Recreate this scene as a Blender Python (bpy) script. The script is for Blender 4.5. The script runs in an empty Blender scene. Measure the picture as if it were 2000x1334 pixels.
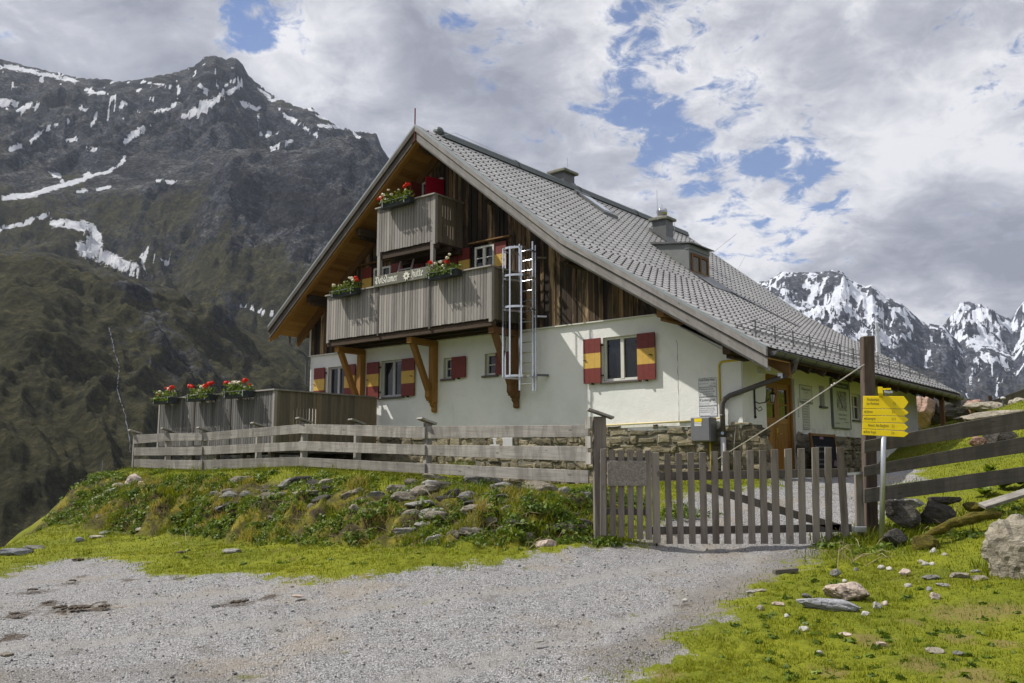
import bpy, bmesh, math, random
import numpy as np
from mathutils import Matrix, Vector
R_ = random.Random(7)
RNG = np.random.default_rng(11)
scene = bpy.context.scene
COL = scene.collection
PI = math.pi
# ------------------------------------------------------------------ camera (eye at the origin, z = 0 is eye level)
FPX = 1749.0
PITCH = math.atan(241 / FPX)
CP, SP = math.cos(PITCH), math.sin(PITCH)
cam_d = bpy.data.cameras.new('camera')
cam_d.sensor_fit = 'HORIZONTAL'
cam_d.sensor_width = 36
cam_d.lens = FPX / 2000 * 36
cam_d.clip_start = 0.1
cam_d.clip_end = 30000
cam = bpy.data.objects.new('camera', cam_d)
COL.objects.link(cam)
cam.location = (0, 0, 0)
cam.rotation_euler = (PI / 2 + PITCH, 0, 0)
scene.camera = cam
# ------------------------------------------------------------------ exposure, sun, sky
vs = scene.view_settings
vs.view_transform = 'Standard'
vs.look = 'None'
vs.gamma = 1
vs.exposure = 0.38
SUN_L = Vector((.8165, -.1403, -1.0)).normalized()
sun_d = bpy.data.lights.new('sun', 'SUN')
sun_d.energy = 4.8
sun_d.angle = math.radians(.55)
sun_d.color = (1, .95, .87)
sun = bpy.data.objects.new('sun', sun_d)
COL.objects.link(sun)
sun.location = (-30, 5, 40)
sun.rotation_euler = SUN_L.to_track_quat('-Z', 'Y').to_euler()
SUN_EL = math.asin(-SUN_L.z)
SUN_AZ = math.atan2(-SUN_L.x, -SUN_L.y)


def ray(x, y):
    a = x - 1000.0
    b = 667.0 - y
    return Vector((a, FPX * CP - b * SP, FPX * SP + b * CP))


def at(x, y, Y):
    r = ray(x, y)
    return r * (Y / r.y)


def proj_np(X, Y, Z):
    d = Y * CP + Z * SP
    up = -Y * SP + Z * CP
    return 1000 + FPX * X / d, 667 - FPX * up / d


class NT:
    """small helper round a node tree"""
    def __init__(s, nt):
        s.nt = nt
        s.nt.nodes.clear()

    def n(s, kind, ins=None, **props):
        nd = s.nt.nodes.new(kind)
        for k, v in props.items():
            setattr(nd, k, v)
        for k, v in (ins or {}).items():
            sock = nd.inputs[k]
            if isinstance(v, bpy.types.NodeSocket):
                s.nt.links.new(v, sock)
            else:
                sock.default_value = v
        return nd

    def math(s, op, a, b=0.0, c=None, clamp=False):
        nd = s.n('ShaderNodeMath', operation=op, use_clamp=clamp)
        for i, v in enumerate((a, b) if c is None else (a, b, c)):
            if isinstance(v, bpy.types.NodeSocket):
                s.nt.links.new(v, nd.inputs[i])
            else:
                nd.inputs[i].default_value = v
        return nd.outputs[0]

    def vmath(s, op, a, b=(0, 0, 0)):
        nd = s.n('ShaderNodeVectorMath', operation=op)
        for i, v in enumerate((a, b)):
            if isinstance(v, bpy.types.NodeSocket):
                s.nt.links.new(v, nd.inputs[i])
            else:
                nd.inputs[i].default_value = v
        return nd

    def ramp(s, fac, stops, interp='LINEAR'):
        nd = s.n('ShaderNodeValToRGB', {'Fac': fac})
        cr = nd.color_ramp
        cr.interpolation = interp
        while len(cr.elements) < len(stops):
            cr.elements.new(.5)
        for e, (p, c) in zip(cr.elements, stops):
            e.position = p
            e.color = (c, c, c, 1) if not isinstance(c, tuple) else (c[0], c[1], c[2], 1)
        return nd.outputs[0]

    def mix(s, fac, a, b, mode='MIX'):
        nd = s.n('ShaderNodeMix', data_type='RGBA', blend_type=mode)
        for k, v in ((0, fac), (6, a), (7, b)):
            if isinstance(v, bpy.types.NodeSocket):
                s.nt.links.new(v, nd.inputs[k])
            else:
                nd.inputs[k].default_value = v if k == 0 else (v[0], v[1], v[2], 1)
        return nd.outputs[2]

    def noise(s, vec, scale, detail=4, rough=.55, dist=0.0, out=0):
        nd = s.n('ShaderNodeTexNoise', {'Scale': scale, 'Detail': detail, 'Roughness': rough, 'Distortion': dist})
        if vec is not None:
            s.nt.links.new(vec, nd.inputs['Vector'])
        return nd.outputs[out]

    def smooth(s, v, lo, hi):
        nd = s.n('ShaderNodeMapRange', {'Value': v, 'From Min': lo, 'From Max': hi}, interpolation_type='SMOOTHSTEP')
        return nd.outputs[0]

    def lin(s, v, lo, hi, a=0.0, b=1.0):
        nd = s.n('ShaderNodeMapRange', {'Value': v, 'From Min': lo, 'From Max': hi, 'To Min': a, 'To Max': b})
        return nd.outputs[0]


def build_world():
    w = bpy.data.worlds.new('World')
    scene.world = w
    w.use_nodes = True
    t = NT(w.node_tree)
    sky = t.n('ShaderNodeTexSky', sky_type='NISHITA', sun_disc=False)
    sky.sun_elevation = SUN_EL
    sky.sun_rotation = SUN_AZ
    sky.altitude = 2000
    sky.air_density = 1.0
    sky.dust_density = .6
    d = t.n('ShaderNodeTexCoord').outputs['Generated']
    sep = t.n('ShaderNodeSeparateXYZ', {0: d})
    den = t.math('ADD', t.math('MAXIMUM', sep.outputs[2], 0.0), .32)
    pl = t.n('ShaderNodeCombineXYZ', {0: t.math('DIVIDE', sep.outputs[0], den), 1: t.math('DIVIDE', sep.outputs[1], den), 2: .37}).outputs[0]

    def blob(px, py, rad):          # 1 at a direction of the sky, 0 at rad degrees from it
        v = ray(px, py).normalized()
        dt = t.vmath('DOT_PRODUCT', d, tuple(v)).outputs['Value']
        return t.smooth(dt, math.cos(math.radians(rad)), math.cos(math.radians(rad * .1)))

    def blobs(lst):
        acc = None
        for px, py, rad, wt in lst:
            b = t.math('MULTIPLY', blob(px, py, rad), wt)
            acc = b if acc is None else t.math('ADD', acc, b)
        return acc
    n1 = t.noise(pl, 6.5, 10, .60, .35)
    n1b = t.noise(pl, 17.0, 9, .64, .5)
    hole = blobs([(1262, 190, 3.6, .23), (1298, 275, 3.1, .24), (1180, 240, 2.4, .17), (1240, 335, 2.6, .14), (1600, 395, 3.4, .30), (1515, 328, 3.0, .26), (1645, 380, 2.2, .16),
                  (525, 55, 3.4, .34), (480, 30, 2.6, .16), (1250, 0, 3.2, .34), (1330, 5, 2.4, .16), (1455, 212, 2.6, .24), (1625, 285, 2.4, .24), (1200, 120, 2.0, .16), (1560, 310, 2.6, .14), (1370, 350, 2.4, .16), (1100, 210, 2.4, .10),
                  (650, 200, 8, -.25), (1700, 150, 8, -.2), (200, 60, 8, -.3), (1800, 480, 8, -.3), (2300, 200, 9, .2), (-500, 100, 10, .2)])
    clear = t.math('ADD', t.math('ADD', t.math('MULTIPLY_ADD', n1, 1.9, -.95 + .30), t.math('MULTIPLY_ADD', n1b, 2.3, -1.15)), hole)
    clear_m = t.math('MULTIPLY', t.smooth(clear, .42, .86), .95)
    nb = t.noise(pl, 2.6, 7, .55, .3)
    nb2 = t.noise(t.vmath('ADD', pl, (3.1, 7.7, 1.3)).outputs[0], 10.0, 10, .60, .35)
    bias = blobs([(640, 110, 5, .22), (560, 130, 3, .15), (1090, 60, 7, .13), (1420, 130, 6, .2), (1340, 420, 6, .18), (1480, 470, 5, .2), (1640, 330, 5, .12), (1850, 250, 6, .2), (1760, 560, 6, .08), (1820, 600, 4, .2), (1960, 60, 5, .05),
                  (900, 190, 7, -.2), (1010, 240, 6, -.12), (800, 40, 7, -.05), (150, 70, 9, -.14), (330, 60, 5, -.06), (1850, 480, 6, -.22), (1960, 530, 5, -.18), (1680, 520, 5, -.1), (1700, 90, 5, -.08), (1250, 420, 4, -.05)])
    br = t.math('ADD', t.math('ADD', t.math('MULTIPLY_ADD', nb, .8, -.4 + .62), t.math('MULTIPLY_ADD', nb2, 1.15, -.575)), bias)
    br = t.math('ADD', br, t.math('MULTIPLY', t.smooth(clear, .20, .55), .07))
    ccol = t.ramp(br, [(.26, (.20, .205, .25)), (.46, (.285, .29, .338)), (.62, (.365, .37, .41)), (.76, (.50, .50, .53)), (.94, (.68, .67, .685))])
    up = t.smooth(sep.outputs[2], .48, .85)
    cs = t.math('MULTIPLY_ADD', up, 1.1, 1.0)  # sky overhead, out of view, brightened as added fill light
    low = t.smooth(sep.outputs[2], -.03, .0)
    ccol2 = t.mix(low, (.16, .16, .11), ccol)
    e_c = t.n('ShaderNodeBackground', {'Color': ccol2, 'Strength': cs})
    skyc = t.mix(1.0, sky.outputs[0], (.66, .86, 1.15), 'MULTIPLY')
    e_s = t.n('ShaderNodeBackground', {'Color': skyc, 'Strength': .085})
    fac = t.math('MULTIPLY', clear_m, low)
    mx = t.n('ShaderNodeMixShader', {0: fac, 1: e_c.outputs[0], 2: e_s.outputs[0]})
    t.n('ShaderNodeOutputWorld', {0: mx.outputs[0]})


build_world()
scene.cycles.use_denoising = True
scene.cycles.max_bounces = 6
scene.cycles.diffuse_bounces = 3
scene.cycles.glossy_bounces = 3
scene.cycles.transmission_bounces = 4
scene.cycles.transparent_max_bounces = 6

# ------------------------------------------------------------------ mesh helpers
I4 = np.eye(4)
HUT_C = at(1452, 760, 18.2)
HUT_A = -math.radians(39.4)


def frame(x, y, z, rot=0.0):
    c, s_ = math.cos(rot), math.sin(rot)
    return np.array([[c, -s_, 0, x], [s_, c, 0, y], [0, 0, 1, z], [0, 0, 0, 1.0]])


HUT = frame(HUT_C.x, HUT_C.y, 0, HUT_A)     # local x runs along the gable to the right, y into the house, z up (0 = eye level)
WM = {}


def hpt(x, y, z):
    p = HUT @ np.array((x, y, z, 1.0))
    return (p[0], p[1], p[2])


class MB:
    """collects boxes, bars, tubes and prisms; build() links them as ONE mesh object"""
    def __init__(s, fr=I4):
        s.f = fr
        s.v, s.fc, s.uv, s.var, s.mi = [], [], [], [], []

    def face(s, idx, uvs, var, mat=0):
        s.fc.append(tuple(idx))
        s.uv.extend(uvs)
        s.var.append(var)
        s.mi.append(mat)

    def obox(s, c, ax, ay, az, var=None, mat=0, grain=None):
        """box from its centre and three half-axis vectors"""
        var = R_.random() if var is None else var
        A = [Vector(ax), Vector(ay), Vector(az)]
        c = Vector(c)
        L = [a.length for a in A]
        g = L.index(max(L)) if grain is None else grain
        o = (R_.random() * 50, R_.random() * 50)
        b = len(s.v)
        sg = [(i, j, k) for i in (-1, 1) for j in (-1, 1) for k in (-1, 1)]
        for q in sg:
            s.v.append(tuple(c + A[0] * q[0] + A[1] * q[1] + A[2] * q[2]))
        flip = A[0].cross(A[1]).dot(A[2]) < 0
        for axis in range(3):
            o1, o2 = [k for k in range(3) if k != axis]
            if o2 == g:
                o1, o2 = o2, o1
            for sd in (-1, 1):
                ids = [i for i, q in enumerate(sg) if q[axis] == sd]
                ids = [ids[0], ids[1], ids[3], ids[2]]
                p0, p1, p2 = (Vector(s.v[b + ids[k]]) for k in (0, 1, 2))
                if (p1 - p0).cross(p2 - p0).dot(A[axis] * sd) < 0:
                    ids.reverse()
                s.face([b + i for i in ids], [(o[0] + sg[i][o1] * L[o1], o[1] + sg[i][o2] * L[o2] + axis * 3.3) for i in ids], var, mat)

    def box(s, x0, x1, y0, y1, z0, z1, var=None, mat=0, grain=None):
        s.obox(((x0 + x1) / 2, (y0 + y1) / 2, (z0 + z1) / 2), (abs(x1 - x0) / 2, 0, 0), (0, abs(y1 - y0) / 2, 0), (0, 0, abs(z1 - z0) / 2), var, mat, grain)

    def bar(s, p0, p1, w, h, up=(0, 0, 1), var=None, mat=0):
        """rectangular bar from p0 to p1, w across, h along up"""
        p0, p1, up = Vector(p0), Vector(p1), Vector(up)
        d = (p1 - p0)
        side = d.cross(up)
        if side.length < 1e-6:
            side = d.cross(Vector((1, 0, 0)))
        side.normalize()
        u2 = side.cross(d).normalized()
        s.obox((p0 + p1) / 2, d / 2, side * w / 2, u2 * h / 2, var, mat, 0)

    def prism(s, poly, off, var=None, mat=0, uvs=1.0):
        """polygon (list of 3-D points) extruded by the vector off"""
        var = R_.random() if var is None else var
        n = len(poly)
        b = len(s.v)
        P = [Vector(p) for p in poly]
        off = Vector(off)
        nrm = Vector((0, 0, 0))
        for i in range(n):
            nrm += P[i].cross(P[(i + 1) % n])
        if nrm.dot(off) > 0:
            P.reverse()
        nrm.normalize()
        ex = (P[1] - P[0]).normalized()
        lens = [((P[(i + 1) % n] - P[i]).length, (P[(i + 1) % n] - P[i]).normalized()) for i in range(n)]
        ex = max(lens, key=lambda q: q[0])[1]
        ey = nrm.cross(ex)
        o = (R_.random() * 50, R_.random() * 50)
        for p in P:
            s.v.append(tuple(p))
        for p in P:
            s.v.append(tuple(p + off))
        f2 = lambda p: (o[0] + p.dot(ex) * uvs, o[1] + p.dot(ey) * uvs)
        s.face(range(b, b + n), [f2(p) for p in P], var, mat)
        s.face(range(b + 2 * n - 1, b + n - 1, -1), [f2(p) for p in reversed(P)], var, mat)
        for i in range(n):
            j = (i + 1) % n
            L = (P[j] - P[i]).length
            s.face((b + j, b + i, b + n + i, b + n + j), [(o[0] + L, o[1]), (o[0], o[1]), (o[0], o[1] + off.length), (o[0] + L, o[1] + off.length)], var, mat)

    def tube(s, pts, r, n=8, var=None, mat=0, caps=True):
        var = R_.random() if var is None else var
        P = [Vector(p) for p in pts]
        rr = r if isinstance(r, (list, tuple)) else [r] * len(P)
        b = len(s.v)
        prev = None
        run = 0
        for i, p in enumerate(P):
            d = (P[min(i + 1, len(P) - 1)] - P[max(i - 1, 0)]).normalized()
            if prev is None:
                a = d.orthogonal().normalized()
            else:
                a = (prev - d * prev.dot(d))
                a = a.normalized() if a.length > 1e-6 else d.orthogonal().normalized()
            prev = a
            c = d.cross(a)
            for k in range(n):
                th = 2 * PI * k / n
                s.v.append(tuple(p + (a * math.cos(th) + c * math.sin(th)) * rr[i]))
        for i in range(len(P) - 1):
            L = (P[i + 1] - P[i]).length
            for k in range(n):
                k2 = (k + 1) % n
                w0, w1 = k / n * 2 * PI * rr[i], (k + 1) / n * 2 * PI * rr[i]
                s.face((b + i * n + k, b + i * n + k2, b + (i + 1) * n + k2, b + (i + 1) * n + k), [(run, w0), (run, w1), (run + L, w1), (run + L, w0)], var, mat)
            run += L
        if caps:
            s.face([b + k for k in reversed(range(n))], [(0, 0)] * n, var, mat)
            e = b + (len(P) - 1) * n
            s.face([e + k for k in range(n)], [(0, 0)] * n, var, mat)

    def lathe(s, c, prof, n=16, var=None, mat=0):
        """prof: (radius, height) pairs turned round the vertical through c"""
        var = R_.random() if var is None else var
        b = len(s.v)
        for r, h in prof:
            for k in range(n):
                th = 2 * PI * k / n
                s.v.append((c[0] + r * math.cos(th), c[1] + r * math.sin(th), c[2] + h))
        for i in range(len(prof) - 1):
            for k in range(n):
                k2 = (k + 1) % n
                s.face((b + i * n + k, b + i * n + k2, b + (i + 1) * n + k2, b + (i + 1) * n + k), [(0, 0), (1, 0), (1, 1), (0, 1)], var, mat)
        s.face([b + k for k in reversed(range(n))], [(0, 0)] * n, var, mat)
        e = b + (len(prof) - 1) * n
        s.face([e + k for k in range(n)], [(0, 0)] * n, var, mat)

    def ball(s, c, r, n=8, m=6, sq=(1, 1, 1), var=None, mat=0):
        prof = [(max(1e-4, math.sin(PI * i / m)) * r, -math.cos(PI * i / m) * r) for i in range(m + 1)]
        b = len(s.v)
        s.lathe((0, 0, 0), prof, n, var, mat)
        for i in range(b, len(s.v)):
            q = s.v[i]
            s.v[i] = (c[0] + q[0] * sq[0], c[1] + q[1] * sq[1], c[2] + q[2] * sq[2])

    def quad(s, p, var=None, mat=0, uv=None):
        var = R_.random() if var is None else var
        b = len(s.v)
        s.v.extend(tuple(q) for q in p)
        P = [Vector(q) for q in p]
        ex = (P[1] - P[0]).normalized()
        nn = (P[1] - P[0]).cross(P[2] - P[0]).normalized()
        ey = nn.cross(ex)
        s.face(range(b, b + len(p)), uv or [(q.dot(ex), q.dot(ey)) for q in P], var, mat)

    def build(s, name, mats, parent=None, origin=None, smooth=False, bevel=0.0):
        V = np.array(s.v, float)
        V = (s.f @ np.c_[V, np.ones(len(V))].T).T[:, :3]
        if parent is not None:
            M = WM[parent.name]
        else:
            M = frame(*(origin or (0, 0, 0)))
        Vl = (np.linalg.inv(M) @ np.c_[V, np.ones(len(V))].T).T[:, :3]
        me = bpy.data.meshes.new(name)
        me.from_pydata(Vl.tolist(), [], s.fc)
        uvl = me.uv_layers.new(name='UVMap')
        uvl.data.foreach_set('uv', np.array(s.uv, np.float32).ravel())
        at_ = me.attributes.new('var', 'FLOAT', 'FACE')
        at_.data.foreach_set('value', np.array(s.var, np.float32))
        for m in (mats if isinstance(mats, (list, tuple)) else [mats]):
            me.materials.append(m)
        if max(s.mi, default=0):
            me.polygons.foreach_set('material_index', np.array(s.mi, np.int32))
        if smooth:
            me.polygons.foreach_set('use_smooth', np.ones(len(s.fc), bool))
        o = bpy.data.objects.new(name, me)
        COL.objects.link(o)
        if parent is not None:
            o.parent = parent
        else:
            o.matrix_world = Matrix(M.tolist())
        if bevel:
            md = o.modifiers.new('bevel', 'BEVEL')
            md.width = bevel
            md.segments = 1
            md.limit_method = 'ANGLE'
        WM[o.name] = M
        return o


def tag(o, label=None, cat=None, group=None, kind=None):
    if label:
        o['label'] = label
    if cat:
        o['category'] = cat
    if group:
        o['group'] = group
    if kind:
        o['kind'] = kind
    return o


def thing(name, label, cat, loc, rot=0.0, group=None):
    o = bpy.data.objects.new(name, None)
    o.empty_display_size = .2
    COL.objects.link(o)
    M = frame(loc[0], loc[1], loc[2], rot)
    o.matrix_world = Matrix(M.tolist())
    WM[o.name] = M
    return tag(o, label, cat, group)


def np_mesh(name, V, F, mats, attrs=None, smooth=False, uv=None, parent=None, M=None):
    """mesh object straight from numpy arrays; F is (n,3) or (n,4)"""
    me = bpy.data.meshes.new(name)
    k = F.shape[1]
    me.vertices.add(len(V))
    me.vertices.foreach_set('co', np.ascontiguousarray(V, np.float32).ravel())
    me.loops.add(F.size)
    me.loops.foreach_set('vertex_index', np.ascontiguousarray(F, np.int32).ravel())
    me.polygons.add(len(F))
    me.polygons.foreach_set('loop_start', np.arange(0, F.size, k, dtype=np.int32))
    me.polygons.foreach_set('loop_total', np.full(len(F), k, np.int32))
    if smooth:
        me.polygons.foreach_set('use_smooth', np.ones(len(F), bool))
    me.update(calc_edges=True)
    for an, (dom, arr) in (attrs or {}).items():
        a = me.attributes.new(an, 'FLOAT', dom)
        a.data.foreach_set('value', np.ascontiguousarray(arr, np.float32))
    for m in (mats if isinstance(mats, (list, tuple)) else [mats]):
        me.materials.append(m)
    o = bpy.data.objects.new(name, me)
    COL.objects.link(o)
    if parent is not None:
        o.parent = parent
    elif M is not None:
        o.matrix_world = Matrix(M.tolist())
    WM[o.name] = WM[parent.name] if parent is not None else (M if M is not None else I4)
    return o


# ------------------------------------------------------------------ numpy noise
def vnoise(x, y, seed=0):
    xi, yi = np.floor(x).astype(np.int64), np.floor(y).astype(np.int64)
    fx, fy = x - xi, y - yi
    u = fx * fx * fx * (fx * (fx * 6 - 15) + 10)
    v = fy * fy * fy * (fy * (fy * 6 - 15) + 10)

    def h(a, b):
        n = (a * 374761393 + b * 668265263 + seed * 2147483647) & 0xffffffff
        n = ((n ^ (n >> 13)) * 1274126177) & 0xffffffff
        n = (n ^ (n >> 16)) & 0xffffffff
        th = n / 4294967296.0 * 2 * np.pi
        return np.cos(th), np.sin(th)

    def g(a, b, dx, dy):
        c, s_ = h(a, b)
        return c * dx + s_ * dy
    n00, n10 = g(xi, yi, fx, fy), g(xi + 1, yi, fx - 1, fy)
    n01, n11 = g(xi, yi + 1, fx, fy - 1), g(xi + 1, yi + 1, fx - 1, fy - 1)
    return ((n00 * (1 - u) + n10 * u) * (1 - v) + (n01 * (1 - u) + n11 * u) * v) * 1.5


def fbm(x, y, oct=5, seed=0, gain=.5, lac=2.03):
    a, f_, t = 1.0, 1.0, 0
    for i in range(oct):
        t = t + a * vnoise(x * f_ + i * 17.3, y * f_ - i * 9.1, seed + i)
        a *= gain
        f_ *= lac
    return t


def ridged(x, y, oct=5, seed=0, gain=.5, lac=2.03):
    a, f_, t, w = 1.0, 1.0, 0, 1.0
    for i in range(oct):
        s_ = (1 - np.abs(vnoise(x * f_ + i * 11.7, y * f_ + i * 5.3, seed + i)) * 1.6)
        s_ = np.clip(s_, 0, 1) ** 2
        t = t + a * s_ * w
        w = np.clip(s_ * 1.6, 0, 1)
        a *= gain
        f_ *= lac
    return t


def sstep(a, b, x):
    t = np.clip((x - a) / (b - a), 0, 1)
    return t * t * (3 - 2 * t)


# ------------------------------------------------------------------ materials
def new_mat(name):
    m = bpy.data.materials.new(name)
    m.use_nodes = True
    return m, NT(m.node_tree)


def finish(t, col, rough=.8, bump=None, bstr=.3, bdist=.01, metal=0.0, spec=.3, normal=None, **extra):
    b = t.n('ShaderNodeBsdfPrincipled', {'Roughness': rough, 'Metallic': metal, 'Specular IOR Level': spec})
    if isinstance(col, bpy.types.NodeSocket):
        t.nt.links.new(col, b.inputs['Base Color'])
    else:
        b.inputs['Base Color'].default_value = (*col, 1)
    if bump is not None:
        bp = t.n('ShaderNodeBump', {'Height': bump, 'Strength': bstr, 'Distance': bdist})
        t.nt.links.new(bp.outputs[0], b.inputs['Normal'])
    for k, v in extra.items():
        k = k.replace('_', ' ')
        if isinstance(v, bpy.types.NodeSocket):
            t.nt.links.new(v, b.inputs[k])
        else:
            b.inputs[k].default_value = v
    t.n('ShaderNodeOutputMaterial', {0: b.outputs[0]})


def mat_wood(name, stops, grain=.55, knots=.5, stain=None, stain_amt=0.0, bstr=.35, rough=.85, streak=1.0):
    """boards: one tone per board ('var'), grain along UV x"""
    m, t = new_mat(name)
    uv = t.n('ShaderNodeUVMap', uv_map='UVMap').outputs[0]
    var = t.n('ShaderNodeAttribute', attribute_name='var').outputs['Fac']
    base = t.ramp(var, stops)
    mp = t.n('ShaderNodeMapping', {'Vector': uv, 'Scale': (1.3 * streak, 26, 1)}).outputs[0]
    g1 = t.noise(mp, 1.0, 6, .65, .6)
    mp2 = t.n('ShaderNodeMapping', {'Vector': uv, 'Scale': (5.0 * streak, 120, 1)}).outputs[0]
    g2 = t.noise(mp2, 1.0, 3, .6)
    gr = t.math('ADD', t.math('MULTIPLY', g1, .7), t.math('MULTIPLY', g2, .3))
    col = t.mix(1.0, base, t.ramp(gr, [(.28, 1 - grain), (.5, 1.0), (.72, 1 + grain * .6)]), 'MULTIPLY')
    if knots:
        mk = t.n('ShaderNodeMapping', {'Vector': uv, 'Scale': (2.6, 7, 1)}).outputs[0]
        vo = t.n('ShaderNodeTexVoronoi', {'Vector': mk, 'Scale': 1.0}).outputs['Distance']
        col = t.mix(t.math('MULTIPLY', t.math('SUBTRACT', 1.0, t.smooth(vo, .06, .16)), knots), col, (.03, .02, .012))
    if stain:
        tc = t.n('ShaderNodeTexCoord').outputs['Object']
        ms = t.n('ShaderNodeMapping', {'Vector': tc, 'Scale': (3.0, 3.0, .55)}).outputs[0]
        st = t.smooth(t.noise(ms, 1.3, 7, .66, .7), .42, .60)
        col = t.mix(t.math('MULTIPLY', st, stain_amt), col, stain)
    finish(t, col, rough, gr, bstr, .006, spec=.2)
    return m


def mat_plain(name, col, rough=.6, metal=0.0, var_amt=.12, nscale=6.0, bstr=0.0, spec=.4, dirt=None, dirt_amt=.3, bscale=60):
    m, t = new_mat(name)
    tc = t.n('ShaderNodeTexCoord').outputs['Object']
    n = t.noise(tc, nscale, 6, .6)
    c = t.mix(1.0, col, t.ramp(n, [(.25, 1 - var_amt), (.75, 1 + var_amt)]), 'MULTIPLY')
    if dirt:
        c = t.mix(t.math('MULTIPLY', t.smooth(t.noise(tc, nscale * 2.3, 8, .65), .5, .72), dirt_amt), c, dirt)
    finish(t, c, rough, t.noise(tc, bscale, 5, .6) if bstr else None, bstr, .01, metal, spec)
    return m


M = {}
M['cladding'] = mat_wood('dark_larch_cladding', [(0, (.030, .024, .02)), (.3, (.075, .053, .036)), (.55, (.16, .105, .058)), (.78, (.26, .17, .09)), (1, (.36, .26, .15))], .8, .6, (.018, .016, .015), .86, streak=.5)
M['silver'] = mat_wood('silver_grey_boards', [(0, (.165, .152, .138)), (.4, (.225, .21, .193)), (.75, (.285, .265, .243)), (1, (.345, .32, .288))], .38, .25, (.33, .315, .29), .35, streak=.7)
M['silver_dark'] = mat_wood('shade_toned_grey_boards', [(0, (.10, .088, .07)), (.5, (.15, .13, .10)), (1, (.21, .165, .11))], .4, .3)  # darker copy of the silver boards, shade put into the colour
M['honey'] = mat_wood('honey_pine', [(0, (.20, .10, .028)), (.5, (.29, .15, .04)), (1, (.36, .20, .06))], .4, .4)
M['soffit'] = mat_wood('pine_soffit', [(0, (.21, .11, .032)), (.5, (.29, .155, .045)), (1, (.36, .20, .06))], .35, .4)
M['fascia'] = mat_wood('weathered_fascia', [(0, (.20, .19, .18)), (.5, (.255, .242, .23)), (1, (.31, .293, .28))], .38, .4, (.13, .12, .11), .35)
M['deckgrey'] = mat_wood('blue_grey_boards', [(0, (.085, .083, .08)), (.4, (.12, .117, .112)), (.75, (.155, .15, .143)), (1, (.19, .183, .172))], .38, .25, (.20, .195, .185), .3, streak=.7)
M['rake'] = mat_wood('dark_bargeboard', [(0, (.06, .05, .043)), (.5, (.09, .078, .068)), (1, (.13, .115, .10))], .4, .3, (.04, .035, .03), .4)  # darker tone for the left slope's boards
M['fence'] = mat_wood('bleached_fence_boards', [(0, (.19, .178, .158)), (.5, (.265, .25, .225)), (1, (.35, .33, .30))], .5, .55, (.13, .12, .105), .6)
M['gate'] = mat_wood('brown_grey_pickets', [(0, (.125, .105, .085)), (.5, (.18, .155, .13)), (1, (.25, .22, .185))], .45, .5, (.30, .27, .235), .45)
M['old'] = mat_wood('old_dark_boards', [(0, (.085, .075, .066)), (.5, (.115, .103, .09)), (1, (.15, .135, .118))], .45, .5, (.05, .045, .04), .5)
M['post'] = mat_wood('old_post', [(0, (.07, .052, .042)), (.5, (.10, .075, .06)), (1, (.14, .105, .085))], .5, .4, (.035, .03, .027), .5)
M['darkbeam'] = mat_wood('dark_beam', [(0, (.028, .02, .015)), (.5, (.05, .036, .026)), (1, (.08, .055, .036))], .5, .4)
M['brownbeam'] = mat_wood('brown_beam', [(0, (.12, .062, .026)), (.5, (.165, .09, .038)), (1, (.21, .12, .055))], .45, .5)
M['door'] = mat_wood('varnished_door', [(0, (.23, .11, .022)), (.5, (.29, .145, .03)), (1, (.35, .18, .04))], .35, .2, rough=.45)
M['red'] = mat_plain('ox_red_paint', (.16, .026, .018), .55, 0, .14, 9, .15, dirt=(.10, .02, .015), dirt_amt=.4)
M['crimson'] = mat_plain('crimson_paint', (.26, .004, .022), .45, 0, .1, 9, .1)
M['yellowp'] = mat_plain('ochre_yellow_paint', (.56, .36, .07), .55, 0, .1, 9, .15, dirt=(.42, .26, .06), dirt_amt=.3)
M['frame'] = mat_plain('cream_window_frame', (.60, .60, .54), .5, 0, .08, 8)
M['frame_grey'] = mat_plain('grey_window_frame', (.42, .42, .42), .5, 0, .08, 8)
M['lime'] = mat_plain('cream_reveal', (.60, .60, .52), .8, 0, .08, 4)
M['sill'] = mat_plain('dark_slate_sill', (.10, .09, .085), .6, 0, .25, 12, .2)
M['steel'] = mat_plain('galvanised_steel', (.52, .54, .56), .32, .85, .15, 8)
M['alu'] = mat_plain('bright_aluminium', (.72, .74, .76), .25, .9, .1, 8)
M['chrome'] = mat_plain('polished_cowl', (.42, .42, .44), .06, 1.0, .02, 4)
M['zinc'] = mat_plain('dark_grey_sheet_metal', (.11, .114, .116), .42, .35, .18, 5)
M['greymetal'] = mat_plain('grey_green_sheet_metal', (.155, .165, .16), .5, .15, .14, 3)
M['greenmetal'] = mat_plain('dark_green_ridge_metal', (.075, .088, .084), .38, .3, .15, 4)
M['edge'] = mat_plain('pale_metal_edge', (.27, .30, .30), .4, .4, .12, 6)
M['pipe'] = mat_plain('brown_grey_downpipe', (.085, .078, .078), .38, .2, .15, 5)
M['pvc'] = mat_plain('pale_grey_pipe', (.50, .50, .51), .4, 0, .1, 6)
M['gas'] = mat_plain('yellow_gas_pipe', (.52, .40, .02), .4, 0, .1, 7)
M['box'] = mat_plain('grey_steel_cabinet', (.16, .165, .175), .45, .2, .08, 9)
M['signyel'] = mat_plain('yellow_sign_enamel', (.80, .60, .004), .35, 0, .05, 5)
M['white'] = mat_plain('white_paint', (.76, .76, .74), .5, 0, .05, 6)
M['lettering'] = mat_plain('chalky_lettering', (.62, .62, .54), .7, 0, .15, 20)
M['black'] = mat_plain('black_print', (.02, .02, .022), .55, 0, .2, 9)
M['greyprint'] = mat_plain('grey_print', (.16, .165, .165), .6, 0, .2, 9)
M['faint'] = mat_plain('faded_print', (.30, .31, .30), .6, 0, .2, 9)
M['iron'] = mat_plain('wrought_iron', (.025, .022, .022), .5, .6, .2, 12)
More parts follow.
